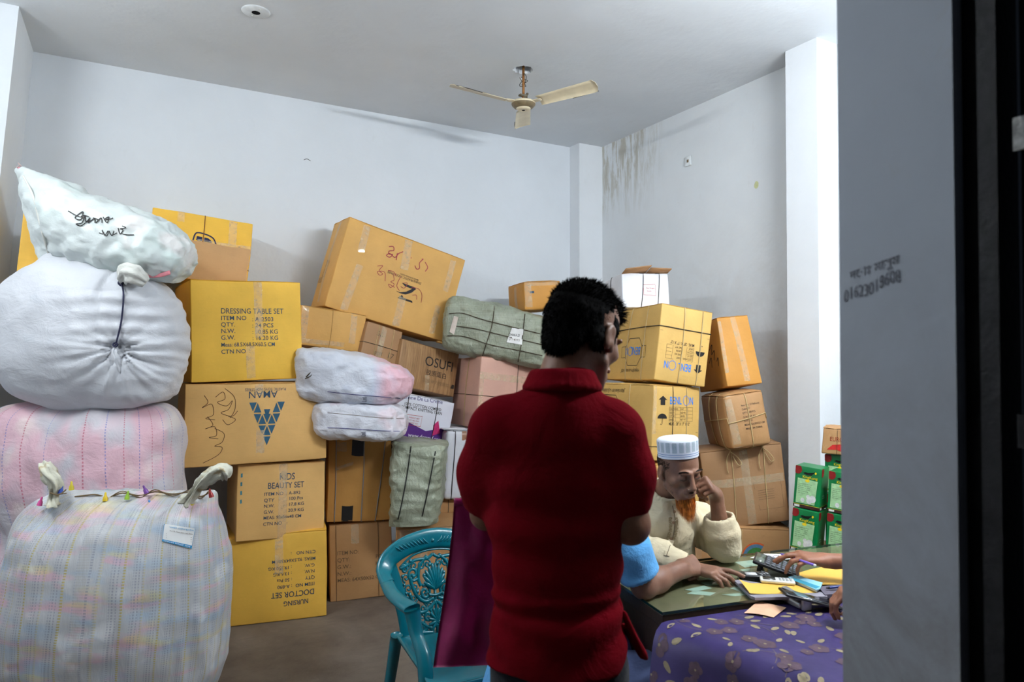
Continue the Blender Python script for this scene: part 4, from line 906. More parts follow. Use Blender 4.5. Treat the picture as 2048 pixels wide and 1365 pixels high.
PINKT = plain('pink_ribbon', rgb(214, 130, 140), .5)
b = MB(); b.tube(crom([edge_pt(q, .0) for q in [(36, 338), (44, 341), (58, 346)]], 4), [(.004, .012)] * 9, 8); K1(b.obj('pink_edge', PINKT))
b = MB(); b.tube(crom([W(x, y, 3.42) for x, y in [(240, 540), (262, 545), (290, 551), (318, 551), (340, 545)]], 4), [(.003, .011)] * 17, 8); K1(b.obj('pink_edge', PINKT))
b = MB(); b.tube([edge_pt(q) for q in [(38, 341), (33, 334), (40, 330), (46, 336), (36, 326)]], .002, 5); K1(b.obj('loose_thread', plain('pale_thread', rgb(200, 170, 165), .8)))

# two soft printed bales in the middle
def bale(secs, D, label, seed, mat, pw, group=None, name='soft_bale', nv=70):
    S = [(*W(a, b_, D), *W(c, d, D), e) for a, b_, c, d, e in secs]
    def dd(p, u, v): return .010 * nz(p, 6, seed) + .009 * nz(p, 12, seed + 4) + .010 * ridg(Vector((p.x * .6, p.y, p.z * 1.3)), 12, seed) + .006 * ridg(p, 26, seed + 2)
    vs, fs, uv = loft(S, 100, nv, pw, dd); r = empty(name, label, 'bale', W(sum(s[0] for s in secs) / len(secs), max(max(s[1], s[3]) for s in secs), D), group=group)
    K = Off(r); K(mesh_obj('bale_body', vs, fs, mat, uvs=uv)); return r, K, BVHTree.FromPolygons(vs, fs)
M_B1 = m_sack('white_and_pink_wrap', rgb(216, 220, 230), [(3.2, .5, .6, rgb(196, 206, 228), .5, (1, 1, 1)), (9, .62, .7, rgb(180, 186, 200), .3, (1, 1, 1))], None, .5, .4)
tt = M_B1.node_tree
def pink_end(mat, x0, x1, c, k):
    t = NT.__new__(NT); t.m = mat; t.t = mat.node_tree; t.n = t.t.nodes; t.b = t.n['Principled BSDF']
    src = t.b.inputs['Base Color'].links[0].from_socket; X, Y, Z = t.sep(t.coord())[0:3]
    f = t.math('MULTIPLY', t.gray(X, x0, x1) if False else t.math('MULTIPLY', t.math('MINIMUM', t.math('MAXIMUM', t.math('DIVIDE', t.math('SUBTRACT', X, x0), x1 - x0), 0), 1), t.gray(t.noise(t.coord(), 4, 3), .35, .6)), k)
    t.color(t.mix(f, src, c))
pink_end(M_B1, .02, .10, rgb(236, 176, 186), .8)
r, K, bv = bale([(603, 702, 604, 780, .08), (608, 699, 608, 792, .14), (640, 700, 640, 800, .17), (700, 708, 700, 803, .18), (750, 718, 750, 806, .18), (790, 732, 785, 804, .16), (812, 745, 805, 796, .12), (824, 760, 820, 785, .05)], 4.28, 'upper soft white bale with a pink end, right of the yellow cartons', 3, M_B1, .5)
K(strip_on(bv, [[(655, 784), (700, 789), (760, 794), (806, 798)]], 1.2, 'printed_line', ink('violet_line', rgb(86, 84, 140)), None, off=.003)); K(text_on(bv, 'Ltd.', [(724, 804), (724, 794), (733, 794), (733, 804)], 'printed_text', ink('deep_navy_ink', (0, 0, 0)), None))
b = MB(); b.tube(crom([W(x, y, 4.10) for x, y in [(640, 722), (628, 738), (612, 755), (618, 748), (627, 742), (622, 752), (610, 758)]], 4), .003, 5); K(b.obj('tied_string', TWD))
M_B2 = m_sack('white_wrap', rgb(222, 224, 232), [(5, .56, .66, rgb(232, 200, 206), .5, (1, 1, 1))], None, .5, .4)
r, K, bv = bale([(630, 815, 632, 850, .04), (645, 804, 645, 868, .13), (690, 804, 690, 873, .17), (740, 806, 740, 876, .18), (780, 808, 780, 877, .17), (800, 815, 798, 872, .13), (812, 830, 811, 855, .06)], 4.28, 'lower soft white bale on top of the black-taped carton', 9, M_B2, .48)
K(strip_on(bv, [[(655, 856), (700, 858), (760, 862), (800, 863)]], 1.2, 'printed_line', ink('violet_line', (0, 0, 0)), None, off=.003)); K(strip_on(bv, [[(655, 826), (700, 830), (760, 836), (808, 838)]], .8, 'printed_line', ink('faded_ink', (0, 0, 0)), None, off=.003))
K(text_on(bv, 'Ltd.', [(722, 873), (722, 864), (731, 864), (731, 873)], 'printed_text', ink('deep_navy_ink', (0, 0, 0)), None))
# sage woven sack under the purple carton, and the sage bale above the pink carton
def m_sage(name, k=1.0):
    t = NT(name); co = t.coord(); c = t.ramp(t.noise(co, 5, 5), [(.3, rgb(122, 128, 108, k)), (.7, rgb(158, 164, 144, k))])
    wv = t.gray(t.noise(t.coord(scale=(3, 3, 60)), 2, 3), .4, .6); c = t.mix(t.math('MULTIPLY', wv, .18), c, rgb(190, 196, 180)); t.color(c)
    b = t.bump(t.noise(t.coord(scale=(1.6, 1.6, .7)), 13, 6, .65, .8), .6, .03); t.bump(t.noise(co, 60, 4), .25, .004, b); return t.set(.34, .6)
M_SG = m_sage('sage_woven_wrap'); M_SG2 = m_sage('pale_sage_wrap', 1.15)
def bent(P, mat): pass
r, K, bv = bale([(794, 880, 893, 890, .14), (792, 888, 892, 899, .18), (791, 920, 888, 930, .19), (790, 960, 884, 965, .20), (788, 1000, 880, 1000, .19), (787, 1030, 876, 1026, .17), (787, 1043, 876, 1037, .16)], 4.42, 'grey-green woven sack standing under the purple and white carton', 15, M_SG2, .38)
K(strip_on(bv, [[(822, 893), (814, 950), (805, 1000), (796, 1040)], [(871, 903), (862, 950), (852, 1000), (844, 1034)]], 2.4, 'black_cord', TWB, None, off=.005))
r, K, bv = bale([(892, 625, 889, 690, .12), (903, 600, 896, 697, .16), (925, 599, 918, 706, .17), (960, 606, 955, 712, .18), (1010, 616, 1003, 720, .18), (1060, 630, 1052, 729, .18), (1110, 644, 1100, 738, .17), (1150, 655, 1142, 744, .14), (1165, 668, 1158, 735, .06)], 5.02, 'long sage green wrapped bale tied with cord, behind the standing man', 22, M_SG, .42)
K(strip_on(bv, [[(898, 628), (925, 627), (960, 638), (1010, 651), (1080, 668)], [(905, 652), (950, 658), (1000, 670), (1085, 690)], [(895, 672), (930, 674), (980, 690), (1040, 702), (1085, 712)], [(989, 612), (984, 650), (972, 690), (965, 712)], [(1050, 628), (1044, 680), (1036, 725)]], 1.8, 'tied_cord', TWD, None, off=.005))
K(quad_on(bv, [(1024, 656), (1047, 659), (1044, 690), (1013, 685)], 'paper_label', PAPER, None, .006)); K(quad_on(bv, [(908, 632), (917, 635), (908, 670), (899, 664)], 'paper_label', plain('pinkish_paper', rgb(206, 192, 180), .7), None, .006))
K(text_on(bv, 'DHAKA 25', [(1019, 667), (1040, 669), (1039, 674), (1018, 672)], 'label_text', I_BLACK, None, .008)); K(text_on(bv, 'QTY 40 PCS', [(1018, 676), (1040, 679), (1039, 684), (1017, 681)], 'label_text', I_GREY, None, .008))
# ---------------------------------------------------------------- ceiling fan and the small things on ceiling and wall
M_FAN = plain('cream_enamel', rgb(222, 208, 176), .4, .5, 0, .1, 12); M_FAN2 = plain('tarnished_gold_paint', rgb(128, 112, 84), .45, .5, .2, .2, 30); M_RUST = plain('rusty_tube', rgb(140, 92, 44), .6, .4, .2, .35, 60, .3)
M_DKM = plain('dark_grime', rgb(48, 42, 36), .8)
fan = empty('ceiling_fan', 'cream three-blade ceiling fan on a rusty rod below a ragged ceiling hole', 'fan', (FX, FY, 3.244))
b = MB(); b.lathe([(0, .03), (.028, .028), (.05, .020), (.076, .012), (.080, .004), (.078, -.002)], 36); b.obj('hub_top', M_FAN, fan)
b = MB(); b.lathe([(.079, -.001), (.077, -.008), (.062, -.024), (.047, -.030)], 36); b.obj('motor_ring', M_FAN2, fan)
b = MB(); b.lathe([(.048, -.028), (.047, -.034), (.035, -.041), (.012, -.043), (.011, -.038), (0, -.038)], 30); b.obj('hub_cap', M_FAN, fan)
b = MB(); b.lathe([(.011, -.0425), (.0, -.0432)], 12); b.obj('cap_hole', M_BLK_ if 'M_BLK_' in globals() else m_bk, fan)
b = MB(); b.tube([(0, 0, .03), (0, 0, .28)], .0085, 10); b.obj('rod', M_RUST, fan)
b = MB(); b.box((-.006, 0, .055), (.05, .03, .012), bev=.003); b.box((.012, 0, .05), (.03, .022, .03), bev=.003); b.box((.03, .0, .072), (.012, .012, .012)); b.obj('bracket', plain('grimy_bracket', rgb(105, 96, 80), .6, .4, .3, .4, 60), fan)
for q in range(6):
    a0 = random.uniform(0, 6.28); b = MB(); z0 = random.uniform(.13, .2)
    b.tube(crom([(0.008, 0, z0), (.03 * math.cos(a0), .03 * math.sin(a0), z0 + random.uniform(-.03, .03)), (.022 * math.cos(a0 + 1), .022 * math.sin(a0 + 1), z0 + random.uniform(-.06, .02)), (.008, 0, z0 - .05)], 4), .0022, 5); b.obj('loose_wire', M_DKM if q else PAPER, fan)
for k in range(3):
    a = math.pi + k * 2 * math.pi / 3; M = Matrix.Rotation(a, 4, 'Z') @ Matrix.Translation((0, 0, .006)) 
    Mt = M @ Matrix.Rotation(R_(-17), 4, 'X'); vs = []; fs = []; n = 12
    for i in range(n + 1):
        x = .115 + (.518 - .115) * i / n; w_ = .050 + .012 * (i / n); lead = w_ * .95; tr = w_ * (1.0 - (.12 if i == n else 0)); zz = .019 * (i / n)
        sagc = .006
        for yy, dz in ((-lead, -.004), (-lead * .4, .004), (tr * .4, .004), (tr, -.002)): vs.append(Vector((x - (.012 if (i == n and abs(yy) > .04) else 0), yy, zz + dz)))
    m = len(vs); vs += [v + Vector((0, 0, -.003)) for v in vs]
    for i in range(n):
        for j in range(3): q = i * 4 + j; fs.append((q, q + 4, q + 5, q + 1)); fs.append((m + q, m + q + 1, m + q + 5, m + q + 4))
        for q in (i * 4, i * 4 + 3): fs.append((q, m + q, m + q + 4, q + 4))
    for q in (0, n * 4): 
        for j in range(3): fs.append((q + j, q + j + 1, m + q + j + 1, m + q + j))
    bl = MB(); bl.add(vs, fs, Mt); o = bl.obj('blade', M_FAN, fan)
    e = MB(); e.tube([Mt @ Vector((.33, .0605, .006)), Mt @ Vector((.42, .0612, .012)), Mt @ Vector((.51, .056, .016))], .0022, 5); 
    if k == 1: pass
    eo = e.obj('grimy_edge', M_DKM, o)
    b = MB(); b.box((.096, 0, .0), (.075, .042, .005), M, bev=.002); b.obj('blade_arm', M_FAN, fan)
    for sy in (-.012, .012):
        s_ = MB(); s_.lathe([(0, -.006), (.004, -.005), (.004, 0)], 8, M @ Matrix.Translation((.122, sy, 0))); s_.obj('screw', plain('bright_screw', rgb(220, 220, 215), .3, .6, .5), fan)
cd = empty('ceiling_rose', 'round white ceiling plate with a black centre hole, upper left', 'ceiling plate', (.584, 3.897, ZC))
b = MB(); b.lathe([(0, -.006), (.018, -.007), (.07, -.006), (.074, -.002), (.075, 0)], 36); b.obj('plate', plain('white_plastic', rgb(222, 226, 228), .4), cd)
b = MB(); b.lathe([(.0225, -.0075), (0, -.0078)], 18); b.obj('centre_hole', m_bk, cd)
for s_ in (-1, 1): b = MB(); b.lathe([(0, -.010), (.005, -.009), (.005, -.006)], 8, Matrix.Translation((s_ * .012, s_ * -.044, 0))); b.obj('screw', plain('bright_screw', (0, 0, 0)), cd)
def onX(px, py): 
    d = FW + RT * ((px - 1024) / FPX) + UP * ((682.5 - py) / FPX); return CP + d * (XB / d.x)
p = onX(1377, 323); wb = empty('junction_box', 'small white junction plate high on the right wall', 'wall plate', p)
b = MB(); b.box((-.006, 0, 0), (.012, .07, .075), bev=.006); b.obj('plate', plain('white_plastic', (0, 0, 0)), wb); b = MB(); b.box((-.013, -.005, .0), (.004, .016, .02)); b.obj('plug_hole', plain('dusty_brown', rgb(130, 112, 86), .8), wb)
def mark(px, py, r, m, nm, parent):
    p = onX(px, py); b = MB(); n = 14
    b.add([(XB - .0012, p.y + r * math.cos(q * 6.283 / n) * (1 + .3 * nz(Vector((q, px, 0)), .9)), p.z + 1.4 * r * math.sin(q * 6.283 / n)) for q in range(n)], [tuple(range(n))]); o = b.obj(nm, m, bpy.data.objects[parent], False); return o
mark(1513, 370, .018, plain('yellow_smudge', rgb(206, 210, 160), .8), 'yellow_smudge', 'wall_right')
def scratch(pts, wpx, m, y=None):
    b = MB()
    for st in pts:
        P_ = [W(x, yy, 1) - CP for x, yy in st]; P_ = [CP + d * ((YA - .0015) / d.y) for d in P_]; b.tube(crom(P_, 3), .0016 * wpx, 4)
    o = b.obj('wall_scuff', m, bpy.data.objects['wall_back'], False); return o
scratch([[(608, 320), (614, 318), (621, 322)]], 1.5, plain('scuff_grey', rgb(120, 118, 116), .8)); scratch([[(560, 168), (600, 171)]], .01, plain('scuff_grey', (0, 0, 0))) if False else None

# ---------------------------------------------------------------- the teal plastic armchair
t = NT('teal_moulded_plastic'); t.color(t.ramp(t.noise(t.coord(), 5), [(.3, rgb(0, 92, 104)), (.7, rgb(0, 108, 122))])); t.bump(t.noise(t.coord(), 60, 2), .05, .002); M_TEAL = t.set(.24, .6)
FH = Vector((FW.x, FW.y, 0)).normalized()
fdir = (RT * .46 - FH * .888).normalized(); wdir = Vector((-fdir.y, fdir.x, 0)) ; wdir = wdir if wdir.dot(RT) > 0 else -wdir
bk = W(860, 1062, 2.97); org = Vector((bk.x, bk.y, 0)) + fdir * .30
ch = empty('plastic_armchair', 'teal moulded plastic armchair with a pierced scroll-pattern back', 'chair', org)
CM = Matrix(((wdir.x, -fdir.x, 0, 0), (wdir.y, -fdir.y, 0, 0), (0, 0, 1, 0), (0, 0, 0, 1))) @ Matrix.Diagonal((.88, 1, 1, 1))   # x across, y towards the back, z up
def rails(outer, inner, th, name, mats=M_TEAL, n=6, seg=14, mirror=False):
    o_ = crom(outer, n); i_ = crom(inner, n); b = MB(); N = len(o_); vs = []
    if mirror: o_ = [Vector((-p.x, p.y, p.z)) for p in o_]; i_ = [Vector((-p.x, p.y, p.z)) for p in i_]
    for k in range(N):
        c = (o_[k] + i_[k]) / 2; a = (o_[k] - i_[k]) / 2; tt = (o_[min(k + 1, N - 1)] - o_[max(k - 1, 0)]).normalized(); nn = a.cross(tt).normalized() * th
        for q in range(seg): an = 2 * math.pi * q / seg; ca, sa = math.cos(an), math.sin(an); vs.append(c + a * math.copysign(abs(ca) ** .75, ca) + nn * math.copysign(abs(sa) ** .75, sa))
    fs = [(k * seg + q, k * seg + (q + 1) % seg, (k + 1) * seg + (q + 1) % seg, (k + 1) * seg + q) for k in range(N - 1) for q in range(seg)] + [tuple(range(seg)), tuple((N - 1) * seg + q for q in range(seg - 1, -1, -1))]
    b.add(vs, fs, CM); return b.obj(name, mats, ch)
def by(z): return .215 + (z - .45) * .20
O_ = [(-.292, .17, .668), (-.288, .25, .715), (-.25, by(.765), .770), (-.17, by(.81), .815), (-.08, by(.832), .838), (0, by(.84), .845)]
I_ = [(-.228, .17, .682), (-.222, .23, .690), (-.19, by(.705), .715), (-.13, by(.74), .742), (-.065, by(.755), .757), (0, by(.76), .762)]
Of = O_ + [(-x, y, z) for x, y, z in O_[-2::-1]]; If = I_ + [(-x, y, z) for x, y, z in I_[-2::-1]]
rails(Of, If, .016, 'top_band')
for mir in (False, True):
    rails([(-.292, .175, .668), (-.30, .10, .660), (-.292, .01, .652), (-.270, -.06, .642)], [(-.230, .175, .682), (-.238, .10, .672), (-.228, .01, .662), (-.195, -.055, .652)], .015, 'armrest', mirror=mir)
    rails([(-.245, by(.70), .700), (-.222, by(.62), .62), (-.195, by(.53), .53), (-.180, by(.44), .43)], [(-.185, by(.72), .722), (-.150, by(.62), .62), (-.120, by(.53), .53), (-.112, by(.44), .43)], .012, 'back_stile', mirror=mir)
    rails([(-.268, -.06, .640), (-.252, -.08, .56), (-.246, -.15, .47), (-.262, -.21, .22), (-.282, -.24, .0)], [(-.200, -.065, .650), (-.196, -.095, .56), (-.186, -.17, .47), (-.210, -.215, .22), (-.240, -.238, .0)], .022, 'front_leg', mirror=mir)
    rails([(-.232, .20, .45), (-.242, .26, .22), (-.262, .32, 0)], [(-.175, .21, .45), (-.195, .27, .22), (-.222, .33, 0)], .022, 'rear_leg', mirror=mir)
b = MB(); n = 14; vs = []; 
for j in range(n + 1):
    for i in range(n + 1):
        u = -1 + 2 * i / n; v = -1 + 2 * j / n; hw = .232 - .028 * (v + 1) / 2; y = -.235 + .455 * (v + 1) / 2 - .02 * (1 - u * u) * (v < 0) * -v
        z = .437 - .016 * (1 - u * u) * (1 - v * v * .7) + (.012 * abs(u) ** 6) - (.03 * max(0, -v - .75) * 4 * .4)
        vs.append(Vector((u * hw, y, z)))
m = len(vs); vs += [p - Vector((0, 0, .012)) for p in vs]; fs = []
for j in range(n):
    for i in range(n): q = j * (n + 1) + i; fs.append((q, q + 1, q + n + 2, q + n + 1)); fs.append((m + q, m + q + n + 1, m + q + n + 2, m + q + 1))
for i in range(n):
    for q, r_ in ((i, i + 1), (n * (n + 1) + i + 1, n * (n + 1) + i), ((i + 1) * (n + 1), i * (n + 1)), (i * (n + 1) + n, (i + 1) * (n + 1) + n)): fs.append((q, m + q, m + r_, r_))
b.add(vs, fs, CM); b.obj('seat', M_TEAL, ch)
# apron under the front of the seat, scalloped, with leaf relief
b = MB(); vs = []; n = 30
for i in range(n + 1):
    u = -1 + 2 * i / n; x = u * .225; y = -.245 - .012 * (1 - u * u); zt = .428; zb = .385 - .045 * abs(u) ** 1.5 + .010 * math.cos(u * 14)
    vs += [(x, y, zt), (x, y, zb), (x, y + .012, zb), (x, y + .012, zt)]
b.add(vs, [(i * 4 + k, i * 4 + (k + 1) % 4, (i + 1) * 4 + (k + 1) % 4, (i + 1) * 4 + k) for i in range(n) for k in range(4)], CM); ap = b.obj('apron', M_TEAL, ch)
b = MB()
for s_ in (-1, 1):
    for k in range(9): x = s_ * (.03 + k * .021); b.tube(crom([(x, -.262, .415), (x + s_ * .012, -.266, .402), (x + s_ * .010, -.262, .385 - .045 * abs(x / .225) ** 1.5)], 3), [.003] * 7, 5, CM)
b.obj('leaf_relief', M_TEAL, ap)
# pierced panel: scrolls and palmettes
def P2(x, z, o=0): return Vector((x, by(z) - o, z))
def spiral(cx, cz, r0, turns, a0, s_=1, n=22): return [P2(cx + s_ * (r0 * (1 - i / n * .82)) * math.cos(a0 + turns * 6.283 * i / n), cz + (r0 * (1 - i / n * .82)) * math.sin(a0 + turns * 6.283 * i / n), .004) for i in range(n + 1)]
b = MB()
def tb(pts, r, o=.004): b.tube(crom([P2(x, z, o) for x, z in pts], 4), r, 7, CM)
for s_ in (-1, 1):
    for k, (a_, ln) in enumerate(((4, .105), (16, .10), (29, .092), (43, .080), (58, .064))):
        x1 = s_ * ln * math.sin(R_(a_)); z1 = .60 + ln * math.cos(R_(a_)); b.tube(crom([P2(0, .60, .006), P2(x1 * .55, .60 + (z1 - .60) * .55, .010), P2(x1, z1, .008)], 4), [.006, .008, .010, .011, .0115, .011, .009, .007, .004], 7, CM)
    b.tube(spiral(s_ * .052, .592, .030, 1.5, 1.2, s_), .0075, 7, CM); b.tube(spiral(s_ * .105, .672, .030, 1.4, 3.9, s_), .0068, 7, CM); b.tube(spiral(s_ * .045, .500, .028, 1.4, 1.0, s_), .0068, 7, CM)
    b.tube(spiral(s_ * .070, .455, .018, 1.3, 2.0, s_), .006, 7, CM); b.tube(spiral(s_ * .148, .695, .018, 1.3, .5, s_), .006, 7, CM)
    tb([(s_ * .01, .565), (s_ * .05, .555), (s_ * .09, .58), (s_ * .115, .63), (s_ * .12, .66)], .009); tb([(s_ * .0, .555), (s_ * .03, .53), (s_ * .075, .515), (s_ * .105, .54), (s_ * .13, .60)], .0085)
    tb([(s_ * .03, .735), (s_ * .07, .70), (s_ * .08, .65), (s_ * .07, .62)], .0085); tb([(s_ * .0, .74), (s_ * .03, .725), (s_ * .09, .725), (s_ * .13, .71), (s_ * .17, .70)], .0075)
    tb([(s_ * .0, .46), (s_ * .03, .45), (s_ * .07, .47), (s_ * .10, .50), (s_ * .12, .54)], .0075); tb([(s_ * .02, .43), (s_ * .06, .435), (s_ * .11, .44)], .009)
    for k in range(7): z = .46 + k * .035; x = s_ * (.112 + (z - .43) * .20); b.lathe([(0, .006), (.006, .004), (.008, 0)], 8, CM @ Matrix.Translation(P2(x, z, .008)) @ Matrix.Rotation(R_(90), 4, 'X'))
    for cx, cz in ((.02, .70), (.05, .66), (.09, .60), (.02, .48), (.085, .50), (.115, .725)): b.lathe([(0, .008), (.007, .006), (.010, 0)], 10, CM @ Matrix.Translation(P2(s_ * cx, cz, .006)) @ Matrix.Rotation(R_(90), 4, 'X'))
    for k in range(5): a_ = R_(20 + k * 28); b.tube(crom([P2(0, .475, .006), P2(s_ * .025 * math.sin(a_), .475 + .03 * math.cos(a_), .009), P2(s_ * .042 * math.sin(a_), .475 + .05 * math.cos(a_), .006)], 3), .007, 6, CM)
for k in range(34):
    gx = .03 + .034 * (k % 5) + .010 * ((k // 5) % 2); gz = .445 + .043 * (k // 5); lim = .10 + (gz - .43) * .30
    if gx < lim and gz < .75 - gx * .28 and not (gx < .085 and .585 < gz < .70):
        for s_ in (-1, 1): b.tube(spiral(s_ * gx, gz, .019, 1.25, k * 1.3, s_, 14), .0046, 6, CM)
tb([(-.17, .702), (-.10, .745), (0, .758), (.10, .745), (.17, .702)], .005, .002); tb([(0, .43), (0, .60)], .0075); tb([(-.035, .583), (0, .576), (.035, .583)], .006, .010)
b.obj('pierced_panel', M_TEAL, ch)
# leaf ornament raised on the top band
b = MB()
for s_ in (-1, 1):
    for k in range(9):
        q = .022 + k * .017; zc = .800 - .30 * q * q * 2.4; b.tube(crom([P2(s_ * q, zc - .012, .014), P2(s_ * (q + .016), zc + .000, .020), P2(s_ * (q + .030), zc + .016 - k * .001, .014)], 3), [.0018, .003, .0036, .0038, .003, .0025, .0015], 6, CM)
    b.tube(spiral(s_ * .028, .790, .012, 1.2, .5, s_), .0028, 6, CM); b.tube(spiral(s_ * .175, .765, .014, 1.2, .5, s_), .0028, 6, CM)
b.lathe([(0, .010), (.007, .008), (.012, 0)], 12, CM @ Matrix.Translation(P2(0, .798, .012)) @ Matrix.Rotation(R_(90), 4, 'X')); b.obj('band_ornament', M_TEAL, ch)

# ---------------------------------------------------------------- the desks
TU = Vector((.984, -.180, 0)).normalized(); TN = Vector((-TU.y, TU.x, 0)); TC = Vector((1.523, 1.714, 0)); TZ = .760
def TP(s, t, z=TZ): return TC + TU * s + TN * t + Vector((0, 0, z))
TM = Matrix(((TU.x, TN.x, 0, TC.x), (TU.y, TN.y, 0, TC.y), (0, 0, 1, 0), (0, 0, 0, 1)))
M_DW = plain('dark_stained_wood', rgb(50, 36, 28), .5, .4, 0, .3, 14, .2); M_OW = plain('raw_board_edge', rgb(110, 84, 60), .8, .2, 0, .3, 30)
dk = empty('glass_topped_desk', 'dark wooden desk under a sheet of greenish glass with slips of paper', 'table', TC); DKi = TM.copy(); DKi.translation = (0, 0, 0)
b = MB(); b.box((.66, .225, .728), (1.32, .45, .04), DKi, bev=.003); b.obj('desk_top', M_DW, dk, False)
b = MB(); b.box((.66, .06, .36), (1.26, .02, .70), DKi); b.obj('front_panel', M_DW, dk, False)
for x in (.03, 1.28): b = MB(); b.box((x, .235, .355), (.03, .40, .71), DKi); b.obj('side_panel', M_DW, dk, False)
t = NT('olive_desk_cover'); t.color(t.ramp(t.noise(t.coord(), 9, 5), [(.3, rgb(112, 108, 86)), (.7, rgb(136, 130, 104))])); M_OL = t.set(.7, .2)
b = MB(); b.box((.66, .225, .7495), (1.318, .448, .003), DKi); b.obj('desk_cover', M_OL, dk, False)
t = NT('greenish_sheet_glass'); n_ = t.n; tr = t.new('BsdfTransparent'); tr.inputs[0].default_value = (.86, .91, .86, 1); gl = t.new('BsdfGlossy'); gl.inputs['Roughness'].default_value = .03; gl.inputs['Color'].default_value = (.9, 1, .95, 1)
fr = t.new('Fresnel'); fr.inputs[0].default_value = 1.6; mx = t.new('MixShader'); t.link(fr.outputs[0], mx.inputs[0]); t.link(tr.outputs[0], mx.inputs[1]); t.link(gl.outputs[0], mx.inputs[2]); t.link(mx.outputs[0], t.n['Material Output'].inputs[0]); M_GLS = t.m
M_GED = plain('green_glass_edge', rgb(14, 40, 34), .15, .7)
b = MB(); b.add([(-.002, -.002, .7605), (1.325, -.002, .7605), (1.325, .455, .7605), (-.002, .455, .7605)], [(0, 1, 2, 3)], DKi); g_ = b.obj('glass_sheet', M_GLS, dk, False); g_['label'] = 'greenish glass sheet'
b = MB()
for c_, d_ in (((.6615, -.002, .7558), (1.327, .002, .0085)), ((-.002, .2265, .7558), (.002, .457, .0085)), ((1.325, .2265, .7558), (.002, .457, .0085)), ((.6615, .455, .7558), (1.327, .002, .0085))): b.box(c_, d_, DKi)
b.obj('glass_edge', M_GED, dk, False)
M_SLIP = plain('pale_cyan_slip', rgb(186, 206, 200), .6, .2, 0, .06)
def flat(quad, z, name, mat, root, thick=.0006, label=None):
    ps = [WZ(x, y, z) for x, y in quad]; b = MB(); k = len(ps)
    b.add(ps + [p - Vector((0, 0, thick)) for p in ps], [tuple(range(k)), tuple(range(2 * k - 1, k - 1, -1))] + [(i, k + i, k + (i + 1) % k, (i + 1) % k) for i in range(k)])
    o = b.obj(name, mat, None, False)
    if root is not None:
        o.parent = root
        for v in o.data.vertices: v.co -= root.location
    if label: o['label'] = label
    return o
for q in ([(1370, 1180), (1408, 1172), (1424, 1177), (1390, 1184)], [(1374, 1188), (1388, 1182), (1432, 1186), (1420, 1192)], [(1402, 1166), (1425, 1163), (1438, 1171), (1415, 1172)], [(1460, 1177), (1478, 1174), (1500, 1186), (1490, 1188)], [(1443, 1190), (1480, 1187), (1496, 1190), (1470, 1193)], [(1392, 1158), (1430, 1157), (1430, 1160), (1396, 1161)], [(1508, 1190), (1540, 1192), (1525, 1196), (1512, 1195)], [(1540, 1142), (1600, 1150), (1590, 1160), (1530, 1150)], [(1470, 1125), (1540, 1116), (1560, 1124), (1490, 1136)], [(1480, 1140), (1510, 1136), (1520, 1142), (1490, 1146)]):
    flat(q, .7520, 'paper_slip', M_SLIP, dk)
# floral cloth table
G_ = Vector((.985, .172, 0)).normalized(); E_ = Vector((G_.y, -G_.x, 0)); C2 = Vector((1.492, 1.694, 0)); Z2 = .742
def CL(s, t):
    # a place on the cloth: s across from the left edge (negative hangs down), t along it towards the street
    if s >= 0: return C2 + G_ * s + E_ * t + Vector((0, 0, Z2 + .0015 * nz(Vector((s * 5, t * 5, 0)), 1, 3) - .006 * max(0, 1 - s / .03) ** 2))
    d = -s; out = .03 * (1 - math.exp(-d / .02)) + .045 * d / .17 + .014 * math.sin(t * 17 + 1) * d / .17
    return C2 - G_ * out + E_ * (t + .15 * d) + Vector((0, 0, Z2 - .006 - d * .93))
tb2 = empty('cloth_covered_table', 'table covered with a purple floral cloth, nearest the doorway', 'table', C2)
def rel(o, root):
    o.parent = root
    for v in o.data.vertices: v.co -= root.location
    return o
t = NT('purple_cloth'); co = t.coord(); t.color(t.ramp(t.noise(co, 8, 4), [(.3, rgb(42, 33, 82)), (.7, rgb(60, 47, 102))])); t.bump(t.noise(co, 12, 4), .2, .01); M_PUR = t.set(.5, .35)
ns, nt_ = 60, 50; vs = []; fs = []
for j in range(nt_ + 1):
    for i in range(ns + 1):
        s_ = -.17 + 1.32 * i / ns; tf = max(0, s_) * .365 + .002; tt_ = tf + (1.12 - tf) * j / nt_; 
        if s_ < -.165: s_ += .006 * math.sin(tt_ * 40)
        vs.append(CL(s_, tt_))
fs = [(j * (ns + 1) + i, (j + 1) * (ns + 1) + i, (j + 1) * (ns + 1) + i + 1, j * (ns + 1) + i + 1) for j in range(nt_) for i in range(ns)]
rel(mesh_obj('table_cloth', vs, fs, M_PUR), tb2)
b = MB(); ps = [C2 + G_ * .01 + E_ * .02, C2 + G_ * 1.14 + E_ * .44, C2 + G_ * 1.14 + E_ * 1.1, C2 + G_ * .01 + E_ * 1.1]; b.add([p + Vector((0, 0, Z2 - .010)) for p in ps] + [p + Vector((0, 0, Z2 - .04)) for p in ps], [(0, 3, 2, 1), (4, 5, 6, 7)] + [(i, (i + 1) % 4, 4 + (i + 1) % 4, 4 + i) for i in range(4)]); rel(b.obj('table_top', M_DW, None, False), tb2)
for s_, t_ in ((.08, .14), (.08, 1.02), (1.06, .5), (1.06, 1.02)): b = MB(); p = C2 + G_ * s_ + E_ * t_; b.box((p.x, p.y, .352), (.05, .05, .70)); rel(b.obj('leg', M_DW, None, False), tb2)
b = MB(); a_ = C2 + G_ * .10 + E_ * .14; c_ = C2 + G_ * .10 + E_ * 1.05; b.tube([a_ + Vector((0, 0, .5)), c_ + Vector((0, 0, .5))], (.01), 6); rel(b.obj('rail', M_DW, None, False), tb2)
